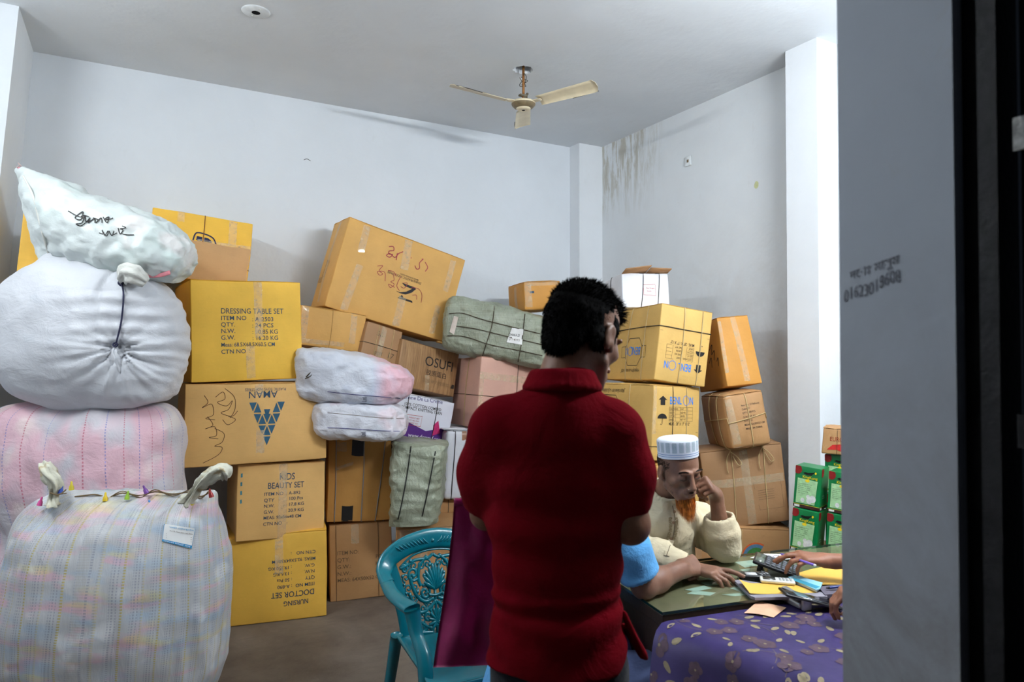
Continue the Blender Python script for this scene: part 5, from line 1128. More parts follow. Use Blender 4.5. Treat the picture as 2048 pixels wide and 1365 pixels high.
b = MB(); pts = [CL(-.171, .003 + 1.1 * k / 30) for k in range(31)]; b.tube(pts, [(.006, .003)] * 31, 6); rel(b.obj('hem', M_OW, None, False), tb2)
# printed flowers, leaves and stems lying in the cloth
M_LEAF = plain('cream_leaf_print', rgb(140, 128, 104), .6, .2, 0, .15, 60); M_BLO = plain('dusty_blossom_print', rgb(88, 70, 82), .6, .2, 0, .2, 60); M_STM = plain('stem_print', rgb(104, 92, 96), .6, .2)
rnd = random.Random(11); LB, BB, SB = MB(), MB(), MB()
def okp(s, t): return -.165 < s < 1.14 and t > max(0, s) * .365 + .004 and t < 1.11
def shape(mb, pts, c, lift):
    P_ = [(c[0] + x, c[1] + y) for x, y in pts]
    if not all(okp(*p) for p in P_): return
    cc = CL(*c); nrm = Vector((0, 0, 1)) if c[0] > -.01 else -G_ + Vector((0, 0, .2))
    mb.add([CL(*c) + nrm * lift] + [CL(*p) + nrm * lift for p in P_], [(0, 1 + i, 1 + (i + 1) % len(P_)) for i in range(len(P_))])
def leaf(s, t, a, L): 
    o = []
    for k in range(10):
        q = k / 10 * 2 * math.pi; x = L * .5 * (1 + math.cos(q)); y = L * .24 * math.sin(q) * (1 - .25 * math.cos(q)); o.append((x * math.cos(a) - y * math.sin(a), x * math.sin(a) + y * math.cos(a)))
    shape(LB, o, (s, t), .0008)
def bloss(s, t, r):
    for k in range(5):
        a = k * 1.2566 + rnd.random() * .5; shape(BB, [(r * .55 * math.cos(a) + r * .52 * math.cos(q * .6283), r * .55 * math.sin(a) + r * .52 * math.sin(q * .6283)) for q in range(10)], (s, t), .0007 + .00012 * k)
    shape(LB, [(r * .16 * math.cos(q * 1.047), r * .16 * math.sin(q * 1.047)) for q in range(6)], (s, t), .0017)
for gi in range(-1, 9):
    for gj in range(0, 9):
        s = gi * .15 + rnd.uniform(-.03, .03) + (.07 if gj % 2 else 0) - .03; t_ = gj * .13 + rnd.uniform(-.02, .02) + .03; a = rnd.uniform(0, 6.28)
        bloss(s, t_, rnd.uniform(.024, .034)); bloss(s + .05 * math.cos(a), t_ + .05 * math.sin(a), rnd.uniform(.018, .026))
        for k in range(3): a2 = a + 2 + rnd.uniform(-.9, .9) + k * .9; leaf(s + .045 * math.cos(a2), t_ + .045 * math.sin(a2), a2 + rnd.uniform(-.5, .5), rnd.uniform(.028, .040))
        pts = [(s + (.035 + .026 * k) * math.cos(a + 3.6 + .12 * k), t_ + (.035 + .026 * k) * math.sin(a + 3.6 + .12 * k)) for k in range(5)]
        if all(okp(*p) for p in pts):
            for k in range(4): 
                (x0, y0), (x1, y1) = pts[k], pts[k + 1]; dx, dy = x1 - x0, y1 - y0; L = math.hypot(dx, dy); nx, ny = -dy / L * .0014, dx / L * .0014
                nrm = Vector((0, 0, .0007)) if x0 > -.01 else (-G_ * .0009); SB.add([CL(x0 + nx, y0 + ny) + nrm, CL(x0 - nx, y0 - ny) + nrm, CL(x1 - nx, y1 - ny) + nrm, CL(x1 + nx, y1 + ny) + nrm], [(0, 1, 2, 3)])
for mb, nm, m in ((LB, 'leaf_print', M_LEAF), (BB, 'blossom_print', M_BLO), (SB, 'stem_print', M_STM)):
    o = rel(mb.obj(nm, m, None, False), tb2); o['kind'] = 'stuff'

# ---------------------------------------------------------------- things lying on the desks
def frame(a, b_, z, up=None):
    # a matrix with x running from a to b (places on the plane z), origin halfway
    A, B = WZ(*a, z), WZ(*b_, z); x = (B - A); L = x.length; x.normalize(); y = Vector((0, 0, 1)).cross(x); M = Matrix(((x.x, y.x, 0, 0), (x.y, y.y, 0, 0), (0, 0, 1, 0), (0, 0, 0, 1))); return (A + B) / 2, M, L
def thing(name, label, cat, loc, group=None): return empty(name, label, cat, loc, group=group)
M_BP = plain('black_plastic', rgb(26, 27, 30), .32, .5, 0, .2, 40); M_GP = plain('grey_keys', rgb(92, 96, 104), .5); M_WP = plain('white_phone_plastic', rgb(224, 226, 220), .3, .5, 0, .04); M_SIL = plain('brushed_steel', rgb(170, 172, 174), .35, .5, .6, .1); M_LCD = plain('grey_green_display', rgb(106, 116, 104), .2, .6)
# desk calculator tilted up at its far end
p, M, L = frame((1588, 1150), (1508, 1140), TZ); M = M @ Matrix.Rotation(R_(-14), 4, 'Y')
ca = thing('calculator', 'black desk calculator tilted up on the glass, in front of the writing hand', 'calculator', p)
b = MB(); b.box((-.0, .0, .030), (L * 1.12, .135, .012), M, bev=.004); b.obj('case', M_BP, ca)
b = MB(); b.box((L * .40, .0, .0365), (L * .22, .11, .002), M); b.obj('display', M_LCD, ca)
b = MB()
for i in range(6):
    for j in range(5): b.box((-L * .48 + i * L * .135, -.048 + j * .024, .038), (L * .10, .017, .005), M, bev=.0015)
o = b.obj('keypad', M_GP, ca); o['kind'] = 'stuff'
b = MB(); b.box((.05, 0, .012), (.02, .11, .026), Matrix(M.to_3x3().to_4x4())); b.obj('stand', M_BP, ca)
# black gadget with silver stripes under the old man's fingers
p, M, L = frame((1476, 1158), (1540, 1160), TZ); g = thing('card_reader', 'small black device with white stripes beside the old man\'s fingertips', 'device', p)
b = MB(); b.box((0, 0, .011), (L, .055, .020), M, bev=.005); b.obj('case', M_BP, g); b = MB(); b.box((-.012, -.004, .0215), (.040, .03, .001), M); b.obj('sticker', plain('white_plastic', (0, 0, 0)), g)
for q in range(3): b = MB(); b.box((.020 + q * .013, -.006, .0215), (.004, .036, .001), M @ Matrix.Rotation(.5, 4, 'Z')); b.obj('stripe', M_SIL, g)
# notebook with a yellow cover, curled
nb = thing('register_book', 'grey register book with an open yellow cover at the desk edge', 'book', WZ(1560, 1180, TZ))
flat([(1469, 1162), (1478, 1160), (1650, 1186), (1655, 1194), (1640, 1194), (1510, 1196), (1500, 1192)], TZ + .010, 'page_block', plain('grey_page_edge', rgb(140, 136, 146), .7), nb, .009)
def sheet(q, z0, curl, name, mat, root, n=10):
    vs = []
    for j in range(n + 1):
        for i in range(n + 1):
            u, v = i / n, j / n; x = (q[0][0] * (1 - u) + q[1][0] * u) * (1 - v) + (q[3][0] * (1 - u) + q[2][0] * u) * v; y = (q[0][1] * (1 - u) + q[1][1] * u) * (1 - v) + (q[3][1] * (1 - u) + q[2][1] * u) * v
            z = z0 + curl(u, v); vs.append(WZ(x, y, z0) + Vector((0, 0, z - z0)))
    o = mesh_obj(name, vs, [(j * (n + 1) + i, (j + 1) * (n + 1) + i, (j + 1) * (n + 1) + i + 1, j * (n + 1) + i + 1) for j in range(n) for i in range(n)], mat, None)
    if root is not None: rel(o, root)
    return o
M_YP = plain('yellow_paper', rgb(232, 184, 84), .6, .3, 0, .05, 6)
sheet([(1478, 1168), (1580, 1166), (1636, 1186), (1500, 1190)], TZ + .0108, lambda u, v: .016 * max(0, 1 - u * 3.2) ** 2 * (1 - v * .7), 'yellow_cover', M_YP, nb)
yb = thing('envelope', 'yellow envelope lying behind the light blue notebook', 'envelope', WZ(1640, 1155, TZ))
sheet([(1592, 1150), (1700, 1136), (1712, 1172), (1640, 1172)], TZ + .002, lambda u, v: .012 * math.sin(u * 3.1) * (1 - v) + .004, 'paper', M_YP, yb)
bb = thing('notebook', 'light blue and white spiral notebook across the yellow papers', 'book', WZ(1620, 1165, TZ))
flat([(1576, 1155), (1590, 1151), (1645, 1166), (1640, 1178), (1632, 1180)], TZ + .024, 'cover', plain('sky_blue_cover', rgb(150, 208, 228), .5), bb, .003); flat([(1578, 1158), (1588, 1156), (1640, 1174), (1632, 1178)], TZ + .0246, 'teal_band', plain('teal_band', rgb(60, 150, 178), .5), bb, .0005); flat([(1578, 1157), (1592, 1153), (1644, 1168), (1634, 1181)], TZ + .020, 'page_block', PAPER, bb, .008)
# white keypad phone
p, M, L = frame((1520, 1163), (1590, 1169), TZ + .012); ph = thing('mobile_phone', 'white keypad mobile phone lying on the yellow cover', 'phone', p)
b = MB(); b.box((0, 0, .007), (L, .046, .013), M, bev=.005); b.obj('case', M_WP, ph); b = MB(); b.box((-L * .24, 0, .0137), (L * .36, .036, .001), M); b.obj('screen', plain('phone_screen', rgb(70, 70, 66), .15, .7), ph)
b = MB()
for i in range(4):
    for j in range(3): b.box((L * .08 + i * L * .10, -.012 + j * .012, .0140), (L * .07, .008, .0022), M)
o = b.obj('keypad', plain('pale_grey_keys', rgb(176, 180, 182), .5), ph); o['kind'] = 'stuff'
# stapler and the smartphone leaning on it
ZS = Z2 + .002
p, M, L = frame((1566, 1200), (1612, 1222), ZS); st = thing('stapler', 'grey and silver stapler under the leaning smartphone', 'stapler', p)
b = MB(); b.box((-.004, -.0, .012), (L * .92, .034, .022), M, bev=.007); b.obj('base', M_SIL, st); b = MB(); b.box((-.012, 0, .036), (L * .80, .026, .018), M @ Matrix.Rotation(R_(5), 4, 'Y'), bev=.006); b.obj('arm', M_SIL, st); b = MB(); b.box((L * .52, .0, .022), (.016, .036, .042), M, bev=.006); b.obj('nose', M_SIL, st)
A, B = WZ(1564, 1184, ZS + .058), WZ(1680, 1214, ZS + .008); x = (B - A); L = x.length; x.normalize(); y = Vector((0, 0, 1)).cross(x).normalized(); z = x.cross(y); M = Matrix(((x.x, y.x, z.x, 0), (x.y, y.y, z.y, 0), (x.z, y.z, z.z, 0), (0, 0, 0, 1)))
sp = thing('smartphone', 'black smartphone propped on the stapler, screen up', 'phone', (A + B) / 2)
b = MB(); b.box((0, .0, 0), (L, .072, .009), M, bev=.0035); b.obj('case', M_BP, sp); b = MB(); b.box((0, 0, .0048), (L * .90, .064, .0006), M); b.obj('screen', plain('dark_screen', rgb(24, 30, 38), .08, .8), sp)
b = MB(); b.box((-L * .18, 0, .0055), (L * .22, .052, .0004), M); b.obj('screen_notice', plain('dull_notice', rgb(90, 120, 130), .3), sp)
# slips and pens
pn = thing('paper_note', 'peach paper slip on the purple floral cloth', 'paper', WZ(1530, 1220, ZS)); sheet([(1516, 1204), (1573, 1217), (1547, 1236), (1488, 1227)], ZS + .001, lambda u, v: .004 * math.sin(u * 3) * v + .002 * (1 - v), 'slip', plain('peach_paper', rgb(226, 178, 146), .7), pn)
def pen(a, za, c_, zc, r, mat, label, tip=None):
    A, B = WZ(*a, za), WZ(*c_, zc); o = thing('pen', label, 'pen', (A + B) / 2); d = (B - A); b = MB(); b.tube([A + d * .0, A + d * .02, A + d * .86, A + d * .97, B], [r * .8, r, r, r * .5, r * .15], 10); rel(b.obj('barrel', mat, None), o)
    if tip: b = MB(); b.tube([B - d * .14, B - d * .02, B], [r * 1.02, r * .5, r * .2], 10); rel(b.obj('tip', tip, None), o)
    return o
pen((1568, 1193), ZS + .006, (1536, 1199), ZS + .005, .0045, plain('pink_pen', rgb(196, 70, 150), .35), 'pink and black pen at the edge of the glass', plain('black_tip', rgb(20, 20, 20), .4))
pen((1700, 1172), TZ + .030, (1652, 1177), TZ + .022, .0045, plain('blue_pen_plastic', rgb(36, 52, 120), .3), 'dark blue pen at the right edge, beside the cement jamb', plain('black_tip', (0, 0, 0)))
wp = thing('paper_sheet', 'white paper with blue scribbles at the far side of the desk', 'paper', WZ(1545, 1112, TZ)); flat([(1500, 1116), (1528, 1108), (1590, 1110), (1600, 1117), (1545, 1122)], TZ + .002, 'sheet', PAPER, wp)
b = MB()
for st_ in ([(1545, 1114), (1552, 1112), (1560, 1115), (1556, 1111)], [(1565, 1113), (1572, 1115), (1580, 1112)]): b.tube(crom([WZ(x, y, TZ + .0026) for x, y in st_], 3), .0012, 4)
rel(b.obj('scribble', ink('violet_ink', (0, 0, 0)), None), wp)
bf = thing('ledger', 'dark ledger at the right end of the glass, under the pen', 'book', WZ(1670, 1185, TZ)); flat([(1636, 1174), (1700, 1168), (1712, 1186), (1650, 1190)], TZ + .014, 'cover', plain('grey_violet_cover', rgb(104, 98, 112), .6), bf, .013)
# ---------------------------------------------------------------- people: smooth blended volumes turned into one continuous surface
def _rc(P, a, b, r1, r2):
    a = np.array(a, float); b = np.array(b, float); ba = b - a; L = (ba @ ba) + 1e-12
    t = np.clip(((P - a) @ ba) / L, 0, 1); return np.linalg.norm(P - a - t[..., None] * ba, axis=-1) - (r1 + (r2 - r1) * t)
def _el(P, c, r, M):
    q = (P - np.array(c, float)); 
    if M is not None: q = q @ M
    r = np.array(r, float); k0 = np.linalg.norm(q / r, axis=-1); k1 = np.linalg.norm(q / (r * r), axis=-1) + 1e-9; return k0 * (k0 - 1) / k1
class Body:
    def __init__(s): s.p = []
    def cap(s, a, b, r1, r2=None, k=.02, sub=False): s.p.append(('c', tuple(a), tuple(b), r1, r1 if r2 is None else r2, k, sub)); return s
    def chain(s, pts, rs, k=.02):
        for i in range(len(pts) - 1): s.cap(pts[i], pts[i + 1], rs[i], rs[i + 1], k)
        return s
    def ell(s, c, r, M=None, k=.02, sub=False): s.p.append(('e', tuple(c), tuple(r), None if M is None else np.array([[M[i][j] for j in range(3)] for i in range(3)], float), 0, k, sub)); return s
    def cut(s, c, n, k=.004, lim=None): s.p.append(('p', tuple(c), tuple(n), lim, 0, k, True)); return s
    def mesh(s, h, name, mat, parent=None, noise_amp=None, smooth_it=0):
        lo = np.full(3, 1e9); hi = -lo
        for q in s.p:
            if q[-1]: continue
            if q[0] == 'c':
                for e, r in ((q[1], q[3]), (q[2], q[4])): lo = np.minimum(lo, np.array(e) - r); hi = np.maximum(hi, np.array(e) + r)
            elif q[0] == 'e': m = max(q[2]); lo = np.minimum(lo, np.array(q[1]) - m); hi = np.maximum(hi, np.array(q[1]) + m)
        lo -= 4 * h; hi += 4 * h; n = np.ceil((hi - lo) / h).astype(int) + 1
        F = np.full(n, 1.0, dtype=np.float32); ax = [lo[i] + h * np.arange(n[i]) for i in range(3)]
        for q in s.p:
            k = q[5]
            if q[0] == 'c': a, b_ = np.array(q[1]), np.array(q[2]); r = max(q[3], q[4]); l2 = np.minimum(a, b_) - r - k - 3 * h; h2 = np.maximum(a, b_) + r + k + 3 * h
            elif q[0] == 'e': m = max(q[2]); l2 = np.array(q[1]) - m - k - 3 * h; h2 = np.array(q[1]) + m + k + 3 * h
            else:
                if q[3] is None: l2, h2 = lo, hi
                else: l2 = np.array(q[3][0]); h2 = np.array(q[3][1])
            i0 = np.clip(((l2 - lo) / h).astype(int), 0, n); i1 = np.clip(((h2 - lo) / h).astype(int) + 2, 0, n)
            if (i1 <= i0).any(): continue
            sl = tuple(slice(i0[i], i1[i]) for i in range(3))
            X, Y, Z = np.meshgrid(ax[0][sl[0]], ax[1][sl[1]], ax[2][sl[2]], indexing='ij'); P = np.stack([X, Y, Z], -1)
            if q[0] == 'c': d = _rc(P, q[1], q[2], q[3], q[4])
            elif q[0] == 'e': d = _el(P, q[1], q[2], q[3])
            else: d = (P - np.array(q[1])) @ np.array(q[2])      # keeps the side the normal points away from
            f = F[sl]
            if q[0] == 'p': d2 = d; hh = np.maximum(k - np.abs(f - d2), 0) / k; F[sl] = np.maximum(f, d2) + hh * hh * k * .25
            elif q[6]: d2 = -d; hh = np.maximum(k - np.abs(f - d2), 0) / k; F[sl] = np.maximum(f, d2) + hh * hh * k * .25
            else: hh = np.maximum(k - np.abs(f - d), 0) / k; F[sl] = np.minimum(f, d) - hh * hh * k * .25
        # naive surface nets
        neg = F < 0; nx, ny, nz_ = n - 1
        c = sum(neg[i:nx + i, j:ny + j, l:nz_ + l].astype(np.int8) for i in (0, 1) for j in (0, 1) for l in (0, 1))
        act = np.argwhere((c > 0) & (c < 8)); idx = -np.ones((nx, ny, nz_), dtype=np.int64); idx[tuple(act.T)] = np.arange(len(act))
        acc = np.zeros((len(act), 3)); cnt = np.zeros(len(act)); co = [(i, j, l) for i in (0, 1) for j in (0, 1) for l in (0, 1)]
        val = {o: F[act[:, 0] + o[0], act[:, 1] + o[1], act[:, 2] + o[2]].astype(float) for o in co}
        for a in co:
            for d in range(3):
                if a[d] == 1: continue
                b_ = tuple(a[t] + (t == d) for t in range(3)); fa, fb = val[a], val[b_]; m = (fa < 0) != (fb < 0); t = np.where(m, fa / np.where(m, fa - fb, 1), 0)
                pt = np.array(a, float) + np.outer(t, np.eye(3)[d]); acc += pt * m[:, None]; cnt += m
        V = lo + h * (act + acc / cnt[:, None]); faces = []
        for d in range(3):
            e1, e2 = [(1, 2), (2, 0), (0, 1)][d]
            a = neg[tuple(slice(0, n[t] - 1) if t == d else slice(1, n[t] - 1) for t in range(3))]; b_ = neg[tuple(slice(1, n[t]) if t == d else slice(1, n[t] - 1) for t in range(3))]
            w_ = np.argwhere(a != b_)
            if not len(w_): continue
            base = w_.copy()
            for t in range(3):
                if t != d: base[:, t] += 1
            flip = a[tuple(w_.T)]
            def ix(o1, o2): q = base.copy(); q[:, e1] -= o1; q[:, e2] -= o2; return idx[tuple(q.T)]
            quad = np.stack([ix(1, 1), ix(0, 1), ix(0, 0), ix(1, 0)], 1); quad[~flip] = quad[~flip][:, ::-1]; faces.append(quad)
        Fc = np.concatenate(faces); Fc = Fc[(Fc >= 0).all(1)]
        me = bpy.data.meshes.new(name); me.vertices.add(len(V)); me.vertices.foreach_set('co', V.ravel()); me.loops.add(len(Fc) * 4); me.loops.foreach_set('vertex_index', Fc.ravel().astype(np.int32)); me.polygons.add(len(Fc)); me.polygons.foreach_set('loop_start', np.arange(0, len(Fc) * 4, 4, dtype=np.int32))
        me.update(calc_edges=True); me.validate(); me.materials.append(mat); me.polygons.foreach_set('use_smooth', [True] * len(me.polygons))
        if noise_amp:
            nn = np.empty(len(V) * 3); me.vertices.foreach_get('normal', nn); nn = nn.reshape(-1, 3); out = V.copy()
            for i in range(len(V)):
                out[i] += nn[i] * noise_amp(Vector(V[i]), Vector(nn[i]))
            me.vertices.foreach_set('co', out.ravel()); me.update()
        o = bpy.data.objects.new(name, me); COL.objects.link(o)
        if parent is not None: rel(o, parent)
        return o

def skin(name, r, g, b):
    t = NT(name); co = t.coord(); t.color(t.ramp(t.noise(co, 14, 5), [(.3, rgb(r * .86, g * .84, b * .82)), (.7, rgb(r * 1.05, g * 1.05, b * 1.05))]))
    b1 = t.bump(t.noise(co, 120, 4, .6), .25, .002); t.bump(t.noise(co, 30, 4), .2, .004, b1); t.b.inputs['Subsurface Weight'].default_value = .05; t.b.inputs['Subsurface Radius'].default_value = (.01, .004, .002); t.b.inputs['Subsurface Scale'].default_value = .5
    return t.set(.48, .4)
def cloth(name, c, folds=.5, fs=7, weave=260, rough=.85, var=.08):
    t = NT(name); co = t.coord(); t.color(t.ramp(t.noise(co, 5, 4), [(.3, tuple(v * (1 - var) for v in c[:3])), (.7, tuple(min(1, v * (1 + var)) for v in c[:3]))]))
    b1 = t.bump(t.noise(co, fs, 5, .55, .5), folds, .03); t.bump(t.noise(co, weave, 2), .12, .001, b1); t.b.inputs['Sheen Weight'].default_value = .12; return t.set(rough, .2)

def frame3(f, up):          # columns: right-hand side, forward, up  (x = f x up)
    f = Vector(f).normalized(); up = Vector(up); x = f.cross(up).normalized(); u = x.cross(f).normalized(); return Matrix(((x.x, f.x, u.x), (x.y, f.y, u.y), (x.z, f.z, u.z)))
def head(B, c, M, s=1.0, thin=0.0, ears=True):
    # c: middle of the skull, M: frame3; all sizes in metres
    def q(x, y, z): return c + M @ Vector((x * s, y * s, z * s))
    def E(x, y, z, rx, ry, rz, k=.015, sub=False, tilt=0): B.ell(q(x, y, z), (rx * s, ry * s, rz * s), (M @ Matrix.Rotation(R_(tilt), 3, 'X')) if tilt else M, k, sub)
    E(0, -.012, .030, .074, .094, .084); E(0, .022, -.028, .060, .066, .072, .03); E(0, .042, -.070, .040 - thin, .042, .040, .02)
    E(0, .070, -.102, .020, .016, .016, .018)
    for x in (-1, 1):
        E(x * .040, .056, -.026, .022, .022, .018, .02); B.cap(q(x * .058, .010, -.060), q(x * .028, .060, -.098), .014 * s, .013 * s, .02)
        E(x * .033, .098, .002, .015, .014, .011, .014, True); E(x * .032, .077, -.001, .0135, .0125, .0115, .004)
        B.cap(q(x * .020, .0895, -.008), q(x * .043, .083, -.009), .0032 * s, .0022 * s, .004)
        B.cap(q(x * .016, .092, .021), q(x * .044, .084, .020), .0085 * s, .006 * s, .012)
        E(x * .0125, .104, -.044, .0085, .0095, .0075, .007); E(x * .043 , .078, -.052, .012 + thin, .014, .022, .016, True)
        if ears:
            E(x * .078, -.012, -.012, .007, .019, .031, .006, tilt=-12); E(x * .086, -.008, -.010, .006, .010, .018, .005, True); B.cap(q(x * .075, .004, -.036), q(x * .079, -.002, -.022), .008 * s, .006 * s, .006)
    B.cap(q(0, .090, .014), q(0, .113, -.034), .0085 * s, .0105 * s, .010); E(0, .112, -.038, .0115, .011, .0100, .006)
    for x in (-1, 1): E(x * .007, .1085, -.0485, .0035, .0045, .0025, .003, True)
    E(0, .082, -.068, .030, .020, .020, .014)
    B.cap(q(-.022, .093, -.0695), q(.022, .093, -.0695), .0035 * s, .0035 * s, .006); B.cap(q(-.012, .100, -.0675), q(.012, .100, -.0675), .0050 * s, None, .006); B.cap(q(-.013, .0985, -.0785), q(.013, .0985, -.0785), .0062 * s, None, .006)
    B.cap(q(-.026, .102, -.0730), q(.026, .102, -.0730), .0016 * s, None, .003, True)
    return q
def hand(B, w_, d, n, side, curl=(20, 25, 15), s=1.0, thumb=(.75, .55, -.25), spread=1.0, tcurl=25, curls=None, wr=.024):
    # w_: wrist, d: towards the fingers, n: back of the hand, side: +1/-1 picks the thumb side
    d = Vector(d).normalized(); n = Vector(n); n = (n - d * n.dot(d)).normalized(); t = d.cross(n).normalized() * side
    off = (.030, .0105, -.0095, -.0275); met = (.088, .090, .085, .077); L = ((.043, .026, .021), (.048, .030, .022), (.044, .028, .022), (.034, .021, .019)); rr = (.0092, .0094, .0089, .0080)
    B.cap(w_ - d * .03, w_, wr * s, wr * s * .95, .015)
    tips = []
    for i in range(4):
        k = w_ + d * met[i] * s + t * off[i] * s; B.cap(w_ + t * off[i] * .55 * s + d * .012 * s, k, .0135 * s, .0112 * s, .018)
        cu = curls[i] if curls else curl; a = 0; p = k; fan = t * (off[i] * 1.6 * (spread - .4))
        for j in range(3):
            a += R_(cu[j]); dd = (d * math.cos(a) - n * math.sin(a) + fan * math.cos(a)).normalized(); e = p + dd * L[i][j] * s
            B.cap(p, e, rr[i] * s * (1.06 - .10 * j), rr[i] * s * (.98 - .11 * j), .0035); p = e
        tips.append((p, dd))
    th = Vector(d * thumb[0] + t * thumb[1] + n * thumb[2]).normalized(); p = w_ + d * .018 * s + t * .020 * s - n * .004; e = p + th * .044 * s; B.cap(p, e, .0145 * s, .0120 * s, .016)
    for j, l in enumerate((.033, .027)):
        th = (th * math.cos(R_(tcurl)) + (d * .5 - n * .6 - t * .35).normalized() * math.sin(R_(tcurl))).normalized(); p, e = e, e + th * l * s; B.cap(p, e, (.0112 - .001 * j) * s, (.0105 - .0018 * j) * s, .004)
    tips.append((e, th)); return tips
def nails(tips, n, root, mat):
    for p, d in tips:
        x = d.cross(Vector(n)).normalized(); u = x.cross(d).normalized(); b = MB(); M = Matrix(((x.x, d.x, u.x, p.x), (x.y, d.y, u.y, p.y), (x.z, d.z, u.z, p.z), (0, 0, 0, 1)))
        vs = [(.0042 * math.cos(a) , .0055 * math.sin(a) + .001, .0062 - .0020 * math.cos(a) ** 2) for a in [k * .5236 for k in range(12)]]; b.add([(0, 0, .0066)] + vs, [(0, 1 + k, 1 + (k + 1) % 12) for k in range(12)], M); rel(b.obj('fingernail', mat, None), root)
def strands(name, mat, roots, parent, width=.0012, seg=3):
    # roots: (point, direction, length, bend vector)
    vs = []; fs = []
    for p, d, L, bend in roots:
        d = d.normalized(); sd = d.cross(Vector((random.uniform(-1, 1), random.uniform(-1, 1), random.uniform(-1, 1)))).normalized(); k = len(vs)
        for j in range(seg + 1):
            t = j / seg; q = p + d * (L * t) + bend * (t * t); w_ = width * (1 - t * .85); vs += [q + sd * w_, q - sd * w_]
        fs += [(k + 2 * j, k + 2 * j + 1, k + 2 * j + 3, k + 2 * j + 2) for j in range(seg)]
    o = mesh_obj(name, vs, fs, mat, None, False); return rel(o, parent)

# ---------------- the man in red, seen from behind
S1 = skin('dark_brown_skin', 120, 80, 58); HAIR = plain('black_hair', rgb(10, 9, 9), .9, .05, 0, .3, 90)
org = W(1118, 1360, 1.6); org = Vector((org.x, org.y, 0)); a1 = YAW + R_(6)
M1 = Matrix.Rotation(-a1, 3, 'Z')
def L1(x, y, z): return org + M1 @ Vector((x, y, z))
m1 = empty('person', 'standing man in a red polo shirt and dark trousers, seen from behind', 'person', org)
B = Body()
HF = (M1 @ Matrix.Rotation(R_(-34), 3, 'Z')) @ Vector((0, .94, -.40)); HM = frame3(HF, Vector((0, 0, 1)) + HF * .2)
hc = L1(.058, .055, 1.648); hq = head(B, hc, HM, 1.10)
B.cap(L1(.0, -.005, 1.50), L1(.038, .035, 1.62), .064, .060, .03)
B.ell(L1(0, .01, 1.33), (.135, .08, .16), M1, .04); B.ell(L1(0, .01, 1.12), (.120, .075, .19), M1, .04); B.ell(L1(0, .005, .93), (.125, .08, .12), M1, .04); B.cap(L1(-.13, .0, 1.43), L1(.12, .0, 1.43), .045, .045, .04)
lE, lW = L1(-.185, .09, 1.20), L1(-.12, .31, 1.16); rE, rW = L1(.166, -.005, 1.205), L1(.10, .25, 1.20)
B.chain([L1(-.155, .0, 1.42), lE, lW], [.044, .038, .027]); B.chain([L1(.140, .0, 1.42), rE, rW], [.044, .043, .027])
t1 = hand(B, lW, lW - lE, M1 @ Vector((-.6, .1, .75)), 1, (60, 70, 40)); t1 = hand(B, rW, rW - rE, M1 @ Vector((.4, 0, .9)), -1, (50, 60, 30))
for sx in (-1, 1):
    B.chain([L1(sx * .075, .0, .88), L1(sx * .095, .01, .48), L1(sx * .10, -.02, .09)], [.072, .055, .042], .03); B.chain([L1(sx * .10, -.02, .07), L1(sx * .115, .13, .035)], [.042, .030], .03)
B.mesh(.006, 'body', S1, m1)
# polo shirt
RED = cloth('red_polo_cloth', rgb(98, 5, 16), .35, 9, 300, 1.0); RED.node_tree.nodes['Principled BSDF'].inputs['Sheen Weight'].default_value = 0; RED.node_tree.nodes['Principled BSDF'].inputs['Specular IOR Level'].default_value = .05
def shirtn(p, nn):
    q = M1.transposed() @ (p - org); x, y, z = q
    a = .0015 * nz(p, 9, 3) + .003 * nz(p, 4, 8)
    lo = max(0, min(1, (1.22 - z) / .2)); a += lo * (.0034 * math.sin(z * 62 + 2.2 * math.sin(x * 11 + 1) + 3 * nz(p, 3, 2)) * (1 if y < .04 else .4))
    a += .007 * math.exp(-((z - 1.045 - .05 * x) / .014) ** 2) * (1 if y < 0 else .2) - .006 * math.exp(-((z - 1.018 - .05 * x) / .012) ** 2) * (1 if y < 0 else .2)
    return a
B = Body()
for z, hw, d, yo in ((1.435, .145, .085, -.005), (1.39, .168, .105, .0), (1.30, .172, .118, .005), (1.20, .168, .118, .008), (1.10, .158, .115, .01), (1.00, .152, .115, .005), (.93, .154, .112, .0), (.88, .156, .112, .0), (.83, .158, .112, .0)):
    B.ell(L1(-.006, yo, z), (hw, d, .085), M1, .05)
B.cap(L1(-.125, -.01, 1.448), L1(.118, -.01, 1.448), .045, .045, .04); B.cap(L1(0, -.008, 1.475), L1(.02, .01, 1.53), .078, .070, .04)
B.chain([L1(-.150, -.005, 1.415), L1(-.180, .045, 1.31), L1(-.185, .075, 1.245)], [.064, .060, .058], .05); B.chain([L1(.140, -.005, 1.415), L1(.162, -.005, 1.32), L1(.163, -.005, 1.265)], [.064, .058, .054], .035)
B.cut(L1(0, 0, .878), (0, 0, -1), .006)
dl = (L1(-.185, .085, 1.22) - L1(-.182, .03, 1.31)).normalized(); B.cut(L1(-.186, .075, 1.225), dl, .004, (L1(-.20, .08, 1.15) - Vector((.095, .095, .1)), L1(-.20, .08, 1.2) + Vector((.05, .05, .10))))
B.mesh(.006, 'shirt', RED, m1, shirtn)
B = Body(); ring = []
for k in range(25):
    a = R_(-200 + 220 * k / 24) - R_(0); 
for k in range(29):
    a = 2 * math.pi * k / 28; p = L1(.008 + .068 * math.cos(a), .006 + .072 * math.sin(a), 1.536 + .006 * math.sin(a) * -1 - .010 * max(0, math.sin(a))); ring.append(p)
cc = L1(.008, .006, 1.536)
for k in range(28):
    for q_, (rs_, dz) in enumerate(((1.0, .016), (1.10, .0), (1.24, -.016))): B.cap(cc + (ring[k] - cc) * rs_ + Vector((0, 0, dz)), cc + (ring[k + 1] - cc) * rs_ + Vector((0, 0, dz)), .0065, None, .016)
